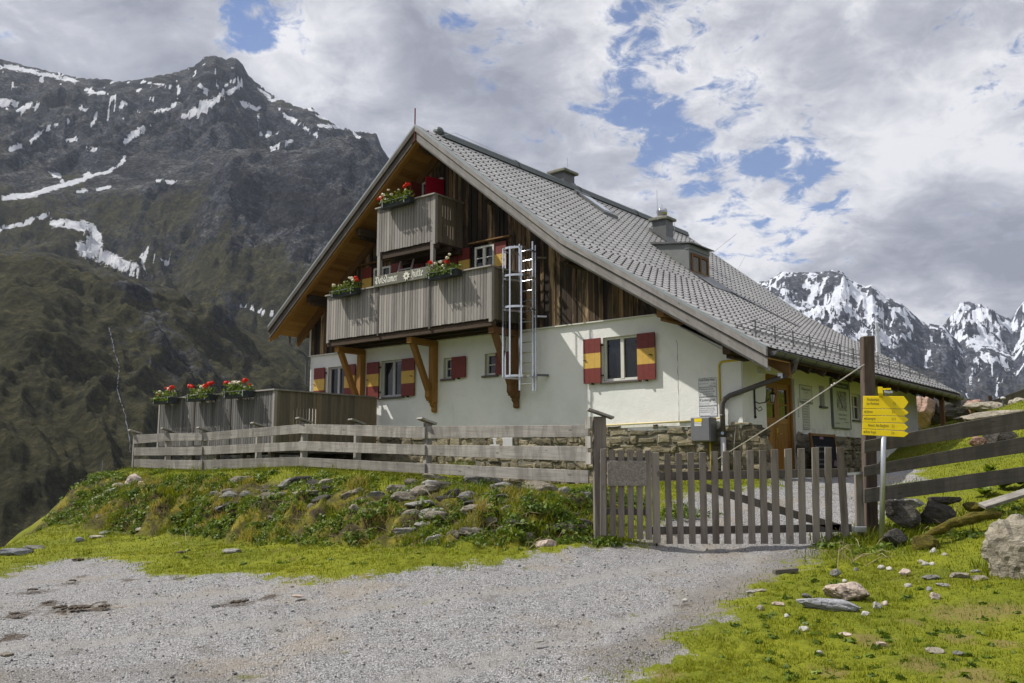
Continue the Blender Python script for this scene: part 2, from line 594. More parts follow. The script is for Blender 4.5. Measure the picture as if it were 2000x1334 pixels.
M['board'] = mat_plain('chalkboard_black', (.010, .010, .016), .8, 0, .3, 5, 0.0, .1)
M['plate'] = mat_plain('enamel_plate', (.66, .67, .68), .35, 0, .06, 6, dirt=(.36, .36, .36), dirt_amt=.3)
M['paper'] = mat_plain('map_paper', (.46, .50, .42), .5, 0, .08, 6)
M['blueb'] = mat_plain('blue_banner', (.05, .085, .20), .45, 0, .1, 6)
M['trough'] = mat_plain('dark_green_trough', (.018, .024, .026), .5, 0, .2, 9)
M['brass'] = mat_plain('brass', (.60, .42, .12), .3, .9, .08, 9)
M['osb'] = mat_plain('weathered_chipboard', (.22, .20, .17), .85, 0, .55, 42, .4, dirt=(.34, .27, .18), dirt_amt=.6)
M['straw'] = mat_plain('dry_straw', (.36, .29, .17), .8, 0, .3, 8)
M['bark'] = mat_plain('wet_bark', (.05, .042, .034), .85, 0, .4, 9, .5)
M['mud'] = mat_plain('dark_mud', (.05, .036, .024), .85, 0, .4, 14, .5)
M['cable'] = mat_plain('grey_cable', (.42, .40, .36), .5, .3, .1, 9)
M['lens'] = mat_plain('blue_sticker', (.35, .48, .62), .3, 0, .1, 9)


def mat_glass(name, tint=(.012, .014, .015)):
    m, t = new_mat(name)
    tc = t.n('ShaderNodeTexCoord').outputs['Object']
    finish(t, tint, .05, t.noise(tc, 3.0, 2), .06, .02, spec=.6)
    return m


M['glass'] = mat_glass('dark_window_glass')
M['skyglass'] = mat_plain('skylight_glass', (.35, .40, .45), .08, .7, .05, 4)


def mat_plaster():
    m, t = new_mat('white_limewash_plaster')
    tc = t.n('ShaderNodeTexCoord').outputs['Object']
    n = t.noise(tc, 1.1, 7, .6)
    n2 = t.noise(tc, 9.0, 6, .65)
    c = t.ramp(n, [(.3, (.66, .68, .655)), (.5, (.735, .745, .72)), (.7, (.78, .78, .75))])
    c = t.mix(t.math('MULTIPLY', t.smooth(n2, .55, .75), .16), c, (.56, .57, .53))
    ms = t.n('ShaderNodeMapping', {'Vector': tc, 'Scale': (5.0, 5.0, .5)}).outputs[0]
    st = t.smooth(t.noise(ms, 1.0, 5, .6), .58, .74)
    c = t.mix(t.math('MULTIPLY', st, .26), c, (.50, .52, .47))
    n7 = t.noise(tc, 2.6, 8, .7, .6)
    c = t.mix(t.math('MULTIPLY', t.smooth(n7, .52, .66), .20), c, (.60, .60, .55))
    # grey splash dirt and flaking along the foot of the wall
    z = t.n('ShaderNodeSeparateXYZ', {0: tc}).outputs[2]
    foot = t.math('MULTIPLY', t.math('SUBTRACT', 1.0, t.smooth(z, 1.13, 1.45)), t.smooth(t.noise(tc, 5.5, 7, .65), .40, .66))
    c = t.mix(t.math('MULTIPLY', foot, .5), c, (.42, .41, .37))
    bp = t.math('ADD', t.math('MULTIPLY', t.noise(tc, 7.0, 6, .6), .6), t.math('MULTIPLY', t.noise(tc, 45.0, 5, .6), .4))
    finish(t, c, .9, bp, .55, .02, spec=.15)
    return m


M['plaster'] = mat_plaster()


def mat_stone(name, cols, scale=3.0, bstr=.6, lichen=(.30, .27, .16), lich=.25, lscale=5.0):
    m, t = new_mat(name)
    tc = t.n('ShaderNodeTexCoord').outputs['Object']
    var = t.n('ShaderNodeAttribute', attribute_name='var').outputs['Fac']
    mp = t.n('ShaderNodeMapping', {'Vector': tc, 'Scale': (1, 1, 3.2), 'Rotation': (.2, .3, .1)}).outputs[0]
    n = t.noise(mp, scale, 9, .68, .4)
    f = t.math('ADD', t.math('MULTIPLY', n, .75), t.math('MULTIPLY', var, .28))
    c = t.ramp(f, cols)
    n2 = t.noise(tc, lscale, 8, .65, .3)
    c = t.mix(t.math('MULTIPLY', t.smooth(n2, .55, .68), lich), c, lichen)
    n3 = t.noise(tc, scale * 9, 6, .7)
    c = t.mix(1.0, c, t.ramp(n3, [(.3, .72), (.7, 1.22)]), 'MULTIPLY')
    ck = t.n('ShaderNodeTexVoronoi', {'Vector': t.vmath('ADD', mp, t.vmath('SCALE', t.n('ShaderNodeTexNoise', {'Vector': tc, 'Scale': 4.0}).outputs[1]).outputs[0]).outputs[0], 'Scale': scale * .8}, feature='DISTANCE_TO_EDGE').outputs['Distance']
    c = t.mix(t.math('MULTIPLY', t.math('SUBTRACT', 1.0, t.smooth(ck, .0, .035)), .6), c, (.03, .027, .022))
    finish(t, c, .88, t.math('ADD', n, t.math('MULTIPLY', n3, .5)), bstr, .05, spec=.2)
    return m


M['plinth'] = mat_stone('rubble_stone', [(.3, (.07, .062, .042)), (.47, (.16, .14, .095)), (.62, (.28, .245, .165)), (.8, (.42, .37, .27))], 3.0, .7, (.36, .27, .13), .35)
M['mortar'] = mat_plain('grey_mortar', (.17, .16, .125), .95, 0, .35, 5, .6, bscale=30)
M['rock'] = mat_stone('grey_gneiss', [(.3, (.09, .088, .08)), (.5, (.19, .185, .17)), (.7, (.30, .29, .27)), (.88, (.40, .39, .37))], 2.2, .6, (.20, .19, .07), .4)
M['rock_pale'] = mat_stone('pale_granite', [(.3, (.13, .115, .09)), (.46, (.29, .26, .205)), (.62, (.39, .355, .285)), (.85, (.48, .445, .38))], 2.6, .9, (.17, .145, .08), .6)
M['rock_pink'] = mat_stone('pinkish_granite', [(.3, (.25, .19, .155)), (.5, (.40, .325, .27)), (.7, (.48, .40, .345)), (.88, (.55, .49, .43))], 1.8, .5, (.30, .25, .14), .3)
M['rock_red'] = mat_stone('reddish_gneiss', [(.3, (.12, .07, .055)), (.5, (.25, .155, .12)), (.7, (.36, .25, .195)), (.88, (.42, .34, .27))], 1.5, .5, (.16, .14, .10), .3)
M['rock_dark'] = mat_stone('dark_gneiss', [(.3, (.028, .027, .025)), (.5, (.06, .055, .048)), (.7, (.105, .097, .085)), (.88, (.16, .15, .135))], 2.2, .7, (.10, .105, .03), .4)
M['rock_slate'] = mat_stone('blue_grey_slate', [(.3, (.13, .135, .145)), (.5, (.22, .225, .24)), (.7, (.31, .315, .33)), (.88, (.42, .42, .43))], 2.6, .6, (.25, .22, .16), .2)
M['moss'] = mat_stone('mossy_crust', [(.3, (.035, .028, .01)), (.5, (.10, .085, .012)), (.7, (.19, .15, .018)), (.88, (.26, .21, .03))], 5.0, 1.0, (.07, .075, .012), .4)


def mat_leaf(name, stops, trans=.25, rough=.55):
    m, t = new_mat(name)
    var = t.n('ShaderNodeAttribute', attribute_name='var').outputs['Fac']
    c = t.ramp(var, stops)
    b = t.n('ShaderNodeBsdfPrincipled', {'Base Color': c, 'Roughness': rough, 'Specular IOR Level': .25})
    tr = t.n('ShaderNodeBsdfTranslucent', {'Color': t.mix(1.0, c, (1.25, 1.2, .6), 'MULTIPLY')})
    mx = t.n('ShaderNodeMixShader', {0: trans, 1: b.outputs[0], 2: tr.outputs[0]})
    t.n('ShaderNodeOutputMaterial', {0: mx.outputs[0]})
    return m


M['grass'] = mat_leaf('alpine_grass', [(0, (.062, .088, .006)), (.35, (.130, .160, .006)), (.7, (.195, .212, .008)), (.9, (.25, .235, .02)), (1, (.34, .27, .10))], .35)
M['herb'] = mat_leaf('bank_herbs', [(0, (.035, .062, .008)), (.35, (.075, .125, .012)), (.7, (.125, .18, .016)), (1, (.20, .24, .025))], .3)
M['geran'] = mat_leaf('geranium_leaves', [(0, (.05, .085, .012)), (.5, (.10, .155, .02)), (1, (.19, .24, .04))], .3)
M['redfl'] = mat_leaf('red_petals', [(0, (.42, .010, .004)), (.6, (.62, .02, .006)), (1, (.75, .06, .012))], .2)
M['whitefl'] = mat_leaf('white_petals', [(0, (.62, .55, .47)), (1, (.85, .82, .76))], .2)

# ================================================================== GROUND
def tps(P, Z):
    P = np.asarray(P, float)
    Z = np.asarray(Z, float)
    d = np.linalg.norm(P[:, None] - P[None], axis=2)
    K = np.where(d > 0, d * d * np.log(np.maximum(d, 1e-9)), 0)
    n = len(P)
    A = np.zeros((n + 3, n + 3))
    A[:n, :n] = K + np.eye(n) * .3
    A[:n, n:] = A[n:, :n].T if False else np.c_[np.ones(n), P]
    A[n:, :n] = np.c_[np.ones(n), P].T
    w = np.linalg.solve(A, np.r_[Z, 0, 0, 0])

    def f(x, y):
        sh = x.shape
        X = x.ravel()
        Y = y.ravel()
        out = w[n] + w[n + 1] * X + w[n + 2] * Y
        for i in range(n):
            r2 = (X - P[i, 0]) ** 2 + (Y - P[i, 1]) ** 2
            out = out + w[i] * .5 * r2 * np.log(np.maximum(r2, 1e-12))
        return out.reshape(sh)
    return f


LOW = [(0, 0, -1.65), (-5, 0, -1.68), (5, 0, -1.45), (10, 0, -.6), (-12, 0, -1.7), (0, 4, -1.64), (-4, 5, -1.66), (4, 5, -1.52), (7, 5, -1.2), (0, 7, -1.58), (-4, 7, -1.64), (3.2, 7, -1.50), (5, 7, -1.38),
       (8, 7, -.85), (0, 10, -1.36), (2.6, 10, -1.34), (-5, 10, -1.54), (-9, 10, -1.66), (5.3, 9.6, -1.16), (7.5, 10, -.7), (10, 10, .1), (3, 13, -1.12), (1.3, 13, -1.10), (4.9, 13, -1.08), (-.2, 12.6, -1.14), (-2.7, 14.6, -1.26),
       (-6.3, 17.6, -1.38), (-8.5, 18.7, -1.42), (-9, 15, -1.62), (-12, 20, -1.6), (2.6, 16, -.55), (4.3, 17, -.36), (5.6, 15.6, -.52), (6.2, 19.3, -.24), (8.5, 21.5, -.22), (5.9, 13, -.95), (7.4, 13, -.60), (9.5, 13, .12), (13, 13, 1.1),
       (8.2, 16.5, -.1), (11, 17, .7), (10.2, 20, .40), (13, 22, 1.35), (14.2, 25, 1.62), (12.5, 25.5, 1.05), (18, 26, 2.6), (20, 18, 3.2), (11.5, 24.5, .55), (14.5, 30, 1.35), (10, 30, .2), (20, 34, 1.6), (0, 34, -.6), (-8, 30, -.8), (-14, 30, -1.6), (25, 45, .5), (0, 50, -3), (14, 45, -1.2), (-20, 45, -5)]
UPP = [(1.16, 13.9, -.40), (-.2, 15.2, -.33), (-1.58, 16.4, -.26), (-3.1, 18.0, -.14), (-4.55, 19.6, -.05), (-6, 20.7, -.10), (-7.47, 21.8, -.15), (-9.9, 23.6, -.12), (-10.6, 25, -.2), (2.2, 15.4, -.42), (4.5, 18, -.34), (1, 20, -.26), (-4, 25, -.12),
       (-8, 27, -.2), (-6.3, 18.6, -.45), (-2.7, 15.6, -.52), (.4, 13.5, -.52), (10, 22, -.2), (0, 30, -.4), (-10, 34, -1)]
f_low = tps([p[:2] for p in LOW], [p[2] for p in LOW])
f_upp = tps([p[:2] for p in UPP], [p[2] for p in UPP])
BANK = np.array([(-13.5, 24), (-10.3, 21.3), (-9.0, 19.3), (-7.6, 18.5), (-6.0, 17.5), (-4.4, 15.9), (-2.7, 14.5), (-1.2, 13.4), (0, 12.75), (.75, 12.85), (1.15, 13.15), (1.5, 14.0), (2.1, 15.2), (3.0, 16.6)])
BANKH = np.array([1, 1, 1, 1, 1, 1, 1, 1, 1, 1, 1, .95, .7, .2])
CREST = np.array([(-5.5, -3), (-6.6, 4), (-7.2, 9), (-8.3, 14.2), (-9.4, 17.4), (-10.2, 20.4), (-10.7, 23.8), (-11.8, 27), (-14, 36), (-16, 60), (-16, 120)])


def poly_sd(x, y, P):
    """signed distance to an open polyline (positive to its left) and the nearest parameter"""
    best = np.full(x.shape, 1e9)
    sg = np.ones(x.shape)
    par = np.zeros(x.shape)
    for i in range(len(P) - 1):
        a, b = P[i], P[i + 1]
        d = b - a
        L2 = d @ d
        t = np.clip(((x - a[0]) * d[0] + (y - a[1]) * d[1]) / L2, 0, 1)
        dx, dy = x - (a[0] + d[0] * t), y - (a[1] + d[1] * t)
        q = dx * dx + dy * dy
        cr = d[0] * (y - a[1]) - d[1] * (x - a[0])
        m = q < best - 1e-12
        best = np.where(m, q, best)
        sg = np.where(m, np.sign(cr), sg)
        par = np.where(m, i + t, par)
    return np.sqrt(best) * sg, par


def ground_z(x, y, rough=True):
    x = np.asarray(x, float)
    y = np.asarray(y, float)
    lo = f_low(x, y)
    up = f_upp(x, y)
    s, par = poly_sd(x, y, BANK)
    s2 = s + (fbm(x * .9, y * .9, 3, 5) * .16 if rough else 0)
    w = np.interp(par, np.arange(len(BANK)), BANKH)
    t = .62 * sstep(-.15, .75, s2) + .38 * sstep(.5, 2.1, s2)
    t = t * w
    z = lo * (1 - t) + np.maximum(up, lo) * t
    if rough:
        face = np.exp(-((s2 - .6) / .75) ** 2) * w
        z = z + face * (fbm(x * 1.9, y * 1.9, 5, 9, .55) * .20 + (ridged(x * 1.5, y * 1.5, 3, 14) - .8) * .09) + fbm(x * .55, y * .55, 4, 3) * .035 + fbm(x * 3.1, y * 3.1, 3, 4) * .012
    c, _ = poly_sd(x, y, CREST)
    c = c + fbm(x * .35, y * .35, 3, 21) * .35
    drop = np.where(c > 0, (np.sqrt(c * c + 1.2) - 1.095) * .95, 0)
    z = z - drop - np.maximum(y - 46, 0) ** 1.1 * .16
    return z


def ghit(px, py, rmax=120):
    """the point of the ground a pixel of the photograph shows"""
    r = ray(px, py)
    r = r / r.y
    ys = np.concatenate([np.linspace(3, 40, 1500), np.linspace(40, rmax, 300)])
    dz = r.z * ys - ground_z(r.x * ys, ys, False)
    k = np.argmax(dz < 0)
    if dz[k] >= 0:
        return None
    a = dz[k - 1] / (dz[k - 1] - dz[k]) if k else 0
    Y = ys[k - 1] + (ys[k] - ys[k - 1]) * a
    return Vector((r.x * Y, Y, float(ground_z(np.array([r.x * Y]), np.array([Y]))[0])))


GRAVEL_PX = [(-500, 1140), (-150, 1135), (0, 1122), (60, 1102), (140, 1090), (215, 1090), (262, 1100), (300, 1122), (380, 1124), (480, 1122), (560, 1130), (640, 1136), (760, 1120), (900, 1100), (1030, 1082), (1120, 1070), (1190, 1060), (1250, 1050),
             (1278, 1020), (1310, 985), (1360, 958), (1400, 962), (1500, 952), (1540, 930), (1700, 925), (1790, 915), (1800, 935), (1740, 952), (1712, 1000), (1688, 1045), (1640, 1058), (1600, 1074), (1560, 1102), (1500, 1132), (1450, 1165), (1425, 1195), (1380, 1215), (1345, 1255), (1290, 1285), (1230, 1318),
             (1190, 1360), (1140, 1500), (1100, 1900)]
GP = []
for px, py in GRAVEL_PX:
    g = ghit(px, py)
    if g:
        GP.append((g.x, g.y))
GP += [(.6, 1.0), (-14, 1.0), (-14, GP[0][1])]
GP = np.array(GP)


def gravel_sd(x, y):
    """signed distance to the gravel's outline, positive inside"""
    inside = np.zeros(x.shape, bool)
    best = np.full(x.shape, 1e9)
    n = len(GP)
    for i in range(n):
        a, b = GP[i], GP[(i + 1) % n]
        d = b - a
        t = np.clip(((x - a[0]) * d[0] + (y - a[1]) * d[1]) / max(d @ d, 1e-9), 0, 1)
        best = np.minimum(best, (x - a[0] - d[0] * t) ** 2 + (y - a[1] - d[1] * t) ** 2)
        cond = (a[1] > y) != (b[1] > y)
        with np.errstate(divide='ignore', invalid='ignore'):
            xi = a[0] + (y - a[1]) / (b[1] - a[1]) * d[0]
        inside ^= cond & (x < xi)
    return np.where(inside, 1, -1) * np.sqrt(best)


def mat_ground():
    m, t = new_mat('turf_and_gravel')
    tc = t.n('ShaderNodeTexCoord').outputs['Object']
    gsd = t.n('ShaderNodeAttribute', attribute_name='gravel').outputs['Fac']
    bank = t.n('ShaderNodeAttribute', attribute_name='bank').outputs['Fac']
    dirt = t.n('ShaderNodeAttribute', attribute_name='dirt').outputs['Fac']
    # turf
    n1 = t.noise(tc, .55, 6, .6)
    n2 = t.noise(tc, 14.0, 6, .7)
    n3 = t.noise(tc, 70.0, 4, .7)
    turf = t.ramp(t.math('ADD', t.math('MULTIPLY', n1, .55), t.math('MULTIPLY', n2, .5)), [(.36, (.075, .088, .008)), (.5, (.125, .145, .008)), (.62, (.175, .185, .010)), (.76, (.22, .205, .03))])
    turf = t.mix(1.0, turf, t.ramp(n3, [(.3, .62), (.7, 1.3)]), 'MULTIPLY')
    brown = t.smooth(t.noise(tc, 1.3, 7, .65, .3), .58, .72)
    turf = t.mix(t.math('MULTIPLY', brown, .55), turf, (.16, .115, .05))
    bare = t.n('ShaderNodeAttribute', attribute_name='bare').outputs['Fac']
    turf = t.mix(t.math('MULTIPLY', t.smooth(t.math('ADD', bare, t.math('MULTIPLY_ADD', n2, 2.2, -1.1)), .35, .95), .75), turf, (.165, .125, .05))
    # bank earth, moss and straw
    e1 = t.noise(tc, 2.4, 8, .65, .4)
    earth = t.ramp(e1, [(.32, (.022, .017, .010)), (.44, (.05, .038, .018)), (.52, (.075, .07, .014)), (.60, (.145, .125, .014)), (.72, (.22, .165, .035))])
    earth = t.mix(1.0, earth, t.ramp(n2, [(.3, .6), (.7, 1.35)]), 'MULTIPLY')
    turf = t.mix(t.smooth(t.math('ADD', bank, t.math('MULTIPLY_ADD', n2, .7, -.35)), .35, .75), turf, earth)
    # gravel: each chip its own grey
    vo = t.n('ShaderNodeTexVoronoi', {'Vector': tc, 'Scale': 85.0})
    chip = t.n('ShaderNodeSeparateXYZ', {0: vo.outputs['Color']}).outputs[0]
    vo2 = t.n('ShaderNodeTexVoronoi', {'Vector': tc, 'Scale': 190.0})
    chip2 = t.n('ShaderNodeSeparateXYZ', {0: vo2.outputs['Color']}).outputs[0]
    g0 = t.math('ADD', t.math('MULTIPLY', chip, .6), t.math('MULTIPLY', chip2, .4))
    grav = t.ramp(g0, [(.14, (.06, .06, .063)), (.36, (.18, .178, .18)), (.6, (.30, .297, .295)), (.82, (.42, .415, .41)), (1, (.60, .59, .57))])
    gl = t.noise(tc, .8, 6, .6, .4)
    grav = t.mix(t.math('MULTIPLY', t.smooth(gl, .5, .66), .42), grav, (.30, .245, .165))
    grav = t.mix(t.math('MULTIPLY', t.smooth(t.noise(tc, 1.9, 7, .65), .56, .70), .35), grav, (.12, .108, .088))
    trk = t.n('ShaderNodeAttribute', attribute_name='track').outputs['Fac']
    grav = t.mix(t.math('MULTIPLY', t.smooth(t.math('ADD', trk, t.math('MULTIPLY_ADD', n2, .8, -.4)), .3, .8), .55), grav, (.30, .288, .268))
    grav = t.mix(t.math('MULTIPLY', t.smooth(t.noise(tc, 3.4, 8, .7, .6), .56, .66), .45), grav, (.135, .12, .10))
    weed = t.math('MULTIPLY', t.smooth(t.noise(tc, 2.2, 6, .65, .5), .64, .74), .8)
    grav = t.mix(weed, grav, (.13, .14, .03))
    grav = t.mix(t.math('MULTIPLY', t.smooth(t.math('ADD', dirt, t.math('ADD', t.math('MULTIPLY_ADD', n2, 2.6, -1.3), t.math('MULTIPLY_ADD', t.noise(tc, 5.0, 6, .7), 2.0, -1.0))), .40, .95), .85), grav, (.065, .047, .03))
    damp = t.n('ShaderNodeAttribute', attribute_name='damp').outputs['Fac']
    grav = t.mix(t.math('MULTIPLY', t.smooth(t.math('ADD', damp, t.math('MULTIPLY_ADD', gl, 1.2, -.6)), .2, .9), .45), grav, (.12, .102, .08))
    edge = t.math('ADD', gsd, t.math('ADD', t.math('MULTIPLY_ADD', t.noise(tc, 2.2, 7, .7), 1.7, -.85), t.math('MULTIPLY_ADD', n2, 1.0, -.5)))
    k = t.smooth(edge, -.08, .14)
    col = t.mix(k, turf, grav)
    h = t.math('MULTIPLY', t.math('SUBTRACT', 1.0, vo.outputs['Distance']), k)
    h = t.math('ADD', h, t.math('MULTIPLY', t.math('ADD', n2, t.math('MULTIPLY', n3, .6)), t.math('SUBTRACT', 1.0, k)))
    finish(t, col, .92, h, .8, .025, spec=.15)
    return m


M['ground'] = mat_ground()
MUD_PX = [(60, 1150, 40), (150, 1182, 60), (40, 1195, 40), (200, 1180, 25), (465, 1172, 40), (100, 1170, 30), (350, 1128, 18), (130, 1135, 25), (20, 1235, 40), (520, 1160, 22), (250, 1128, 18), (1330, 1172, 22), (160, 1120, 18)]


BARE_PX = [(1700, 1250, 55), (1890, 1195, 90), (1960, 1190, 60), (1800, 1300, 60), (1900, 1325, 70), (1300, 1320, 40), (1870, 1245, 40), (1620, 1310, 40), (420, 1085, 22), (700, 1130, 50), (1960, 1255, 40), (540, 1075, 25), (1780, 1215, 30)]


def bare_mask(X, Y):
    m_ = np.zeros(X.shape)
    for px, py, w in BARE_PX:
        g = ghit(px, py)
        rad = w / 1750 * g.y
        m_ = np.maximum(m_, np.exp(-(((X - g.x) / rad) ** 2 + ((Y - g.y) / (rad * 1.1)) ** 2)))
    return m_


def build_ground():
    na, nr = 560, 620
    az = np.radians(np.linspace(-66, 66, na))
    # finer in the field of view
    az = np.radians(66) * (np.linspace(-1, 1, na) * .62 + .38 * np.linspace(-1, 1, na) ** 3)
    rr = 1.2 * (150 / 1.2) ** np.linspace(0, 1, nr)
    A, Rr = np.meshgrid(az, rr)
    X, Y = Rr * np.sin(A), Rr * np.cos(A)
    Z = ground_z(X, Y)
    gs = gravel_sd(X, Y)
    gn = gs + fbm(X * 1.3, Y * 1.3, 3, 31) * .22
    s, par = poly_sd(X, Y, BANK)
    bank = 1.15 * np.exp(-((s - .75) / .95) ** 2) * np.interp(par, np.arange(len(BANK)), BANKH)
    dirt = np.zeros(X.shape)
    for px, py, w in MUD_PX:
        g = ghit(px, py)
        if g:
            rad = w / 1750 * g.y
            dirt = np.maximum(dirt, np.exp(-(((X - g.x) / rad) ** 2 + ((Y - g.y) / (rad * 1.3)) ** 2)))
    bare = bare_mask(X, Y)
    dl = [ghit(*q) for q in ((1640, 1068), (1570, 1085), (1500, 1120), (1430, 1160), (1380, 1200), (1320, 1245), (1240, 1290))]
    dd, _ = poly_sd(X, Y, np.array([(q.x - .12, q.y) for q in dl]))
    damp = np.exp(-(dd / .42) ** 2)
    dl = [ghit(*q) for q in ((-40, 1300), (120, 1325), (300, 1290), (420, 1330))]
    dd, _ = poly_sd(X, Y, np.array([(q.x, q.y) for q in dl]))
    damp = np.maximum(damp, .7 * np.exp(-(dd / .35) ** 2))
    track = np.zeros(X.shape)
    for tr_ in ([(-9, 7.5), (-4, 8.6), (0, 10.2), (2.2, 12), (3.0, 14), (4.2, 17)], [(-9, 9.6), (-4, 10.6), (-.8, 11.8), (1.4, 13), (2.2, 14.6), (3.4, 17)], [(-6, 5), (-1, 7), (1.8, 9.5), (3.3, 12.5)], [(-4, 4), (.5, 6.2), (3.0, 9.0), (4.2, 12)]):
        d_, _ = poly_sd(X + fbm(X * .4, Y * .4, 2, 51) * .3, Y, np.array(tr_, float))
        track = np.maximum(track, np.exp(-(d_ / .22) ** 2))
    Z = Z - np.where(gn > 0, track, 0) * .022
    # wheel-worn hollow and small lumps in the gravel
    Z = Z - np.clip(gn, 0, .4) * .10 + np.where(gn > 0, fbm(X * 5, Y * 5, 3, 41) * .012, fbm(X * 6, Y * 6, 3, 43) * .02)
    V = np.c_[X.ravel(), Y.ravel(), Z.ravel()]
    i, j = np.meshgrid(np.arange(nr - 1), np.arange(na - 1), indexing='ij')
    q = (i * na + j).ravel()
    F = np.c_[q, q + 1, q + na + 1, q + na]
    gq = gn.ravel()[F].mean(1) > 0
    for name, sel in (('gravel_yard', gq), ('meadow', ~gq)):
        ids, inv = np.unique(F[sel], return_inverse=True)
        o = np_mesh(name, V[ids], inv.reshape(-1, 4), M['ground'], {'gravel': ('POINT', gn.ravel()[ids]), 'bank': ('POINT', bank.ravel()[ids]), 'dirt': ('POINT', dirt.ravel()[ids]), 'track': ('POINT', track.ravel()[ids]), 'bare': ('POINT', bare.ravel()[ids]), 'damp': ('POINT', damp.ravel()[ids])}, True)
        tag(o, kind='structure')
    return


build_ground()
# behind the eye the meadow goes on
mb = MB()
nb_ = 24
for i in range(nb_):
    for j in range(10):
        x0, x1 = -60 + i * 5, -55 + i * 5
        y0, y1 = -50 + j * 5, -45 + j * 5
        mb.quad([(x0, y0, -1.85), (x1, y0, -1.85), (x1, y1, -1.85), (x0, y1, -1.85)])
o = mb.build('meadow', M['ground'])
tag(o, kind='structure')


# ================================================================== MOUNTAINS
def sky_prof(pts):
    az, tn = [], []
    for px, py in pts:
        r = ray(px, py)
        az.append(math.atan2(r.x, r.y))
        tn.append(r.z / math.hypot(r.x, r.y))
    return np.array(az), np.array(tn)


def mat_mountain(name, rock, scree, turf, turf_lo, turf_hi, tscale, snowcol=(.74, .76, .80), dark_crag=False):
    m, t = new_mat(name)
    tc = t.n('ShaderNodeTexCoord').outputs['Object']
    snow = t.n('ShaderNodeAttribute', attribute_name='snow').outputs['Fac']
    tu = t.n('ShaderNodeAttribute', attribute_name='turf').outputs['Fac']
    geo = t.n('ShaderNodeNewGeometry').outputs['Normal']
    nz = t.n('ShaderNodeSeparateXYZ', {0: geo}).outputs[2]
    n1 = t.noise(tc, tscale, 10, .66, .3)
    n2 = t.noise(tc, tscale * 7, 9, .7)
    n4 = t.noise(tc, tscale * 16, 8, .75)
    c = t.ramp(t.math('ADD', t.math('MULTIPLY', n1, .5), t.math('MULTIPLY', n2, .5)), rock)
    sc = t.smooth(t.math('ADD', nz, t.math('MULTIPLY_ADD', n1, .6, -.3)), .66, .86)
    c = t.mix(t.math('MULTIPLY', sc, .7), c, scree)
    tm = t.smooth(t.math('ADD', tu, t.math('MULTIPLY_ADD', n2, 1.3, -.65)), turf_lo, turf_hi)
    c = t.mix(1.0, c, t.ramp(tu, [(0, .42), (.12, 1.0)]), 'MULTIPLY') if dark_crag else c
    tcol = t.ramp(n2, [(.3, turf[0]), (.5, turf[1]), (.7, turf[2])])
    c = t.mix(t.math('MULTIPLY', tm, .85), c, tcol)
    soft = t.math('SUBTRACT', 1.0, t.math('MULTIPLY', tm, .55))
    c = t.mix(soft, c, t.ramp(n4, [(.40, .36), (.5, .92), (.60, 1.9)]), 'MULTIPLY')
    n5 = t.noise(tc, tscale * 3.2, 10, .72, .8)
    c = t.mix(soft, c, t.ramp(n5, [(.40, .32), (.48, .8), (.54, 1.1), (.62, 1.7)]), 'MULTIPLY')
    sm = t.smooth(t.math('ADD', snow, t.math('ADD', t.math('MULTIPLY_ADD', n2, .9, -.45), t.math('MULTIPLY_ADD', n4, .7, -.35))), .44, .54)
    c = t.mix(sm, c, snowcol)
    hb = t.math('ADD', n2, t.math('MULTIPLY', n4, .5))
    finish(t, c, .95, hb, 1.0, 14.0, spec=.05)
    return m


def mountain(name, layers, az0, az1, na, r0, r1, nr, disp, mat, snow_fn, turf_fn, seed):
    az = np.linspace(az0, az1, na)
    rr = r0 * (r1 / r0) ** np.linspace(0, 1, nr)
    A, Rg = np.meshgrid(az, rr)
    X, Y = Rg * np.sin(A), Rg * np.cos(A)
    Z = np.full(A.shape, -1e9)
    for prof, Rl, zfoot, rfoot, conc, wob in layers:
        pa, ptn = sky_prof(prof)
        Rw = Rl * (1 + wob * fbm(A * 6, A * 0 + Rl, 3, seed + 3))
        zr = np.interp(A, pa, ptn) * Rw
        t = np.clip((Rg - rfoot) / (Rw - rfoot), 0, None)
        front = zfoot + (zr - zfoot) * np.minimum(t, 1) ** conc
        h = np.where(t <= 1, front, zr - (Rg - Rw) * .85)
        Z = np.maximum(Z, h)
    amp = disp[0] * (.08 + .92 * np.clip((Rg - r0) / (.6 * r1), 0, 1))
    warp = fbm(X / 330, Y / 330, 4, seed) * .9
    gul = ridged(A * disp[1] + warp, Rg / disp[2] + warp * .4, 4, seed, .5) - .9
    rk = fbm(X / disp[3], Y / disp[3], 7, seed + 7, .60)
    rk2 = ridged(X / (disp[3] * .9) + warp, Y / (disp[3] * .9), 7, seed + 19, .60) - .9
    # the ridge line stays where it is: mute the noise near it
    D = amp * (gul * .32 + rk * .75 + rk2 * .38)
    mute = np.ones(A.shape)
    for prof, Rl, zfoot, rfoot, conc, wob in layers:
        Rw = Rl * (1 + wob * fbm(A * 6, A * 0 + Rl, 3, seed + 3))
        mute = np.minimum(mute, .16 + .84 * sstep(0, .14, np.abs(Rg - Rw) / Rw))
    Z = Z + D * mute
    PX, PY = proj_np(X, Y, Z)
    V = np.c_[X.ravel(), Y.ravel(), Z.ravel()]
    i, j = np.meshgrid(np.arange(nr - 1), np.arange(na - 1), indexing='ij')
    q = (i * na + j).ravel()
    F = np.c_[q, q + 1, q + na + 1, q + na]
    gy, gx = np.gradient(Z)
    slope = gy / np.gradient(Rg)[0]
    o = np_mesh(name, V, F, mat, {'snow': ('POINT', snow_fn(PX, PY, X, Y, Z, A, Rg, rk2, gul).ravel()), 'turf': ('POINT', turf_fn(PX, PY, X, Y, Z, Rg, rk, gul).ravel())}, True)
    tag(o, kind='structure')
    return az, rr, Z


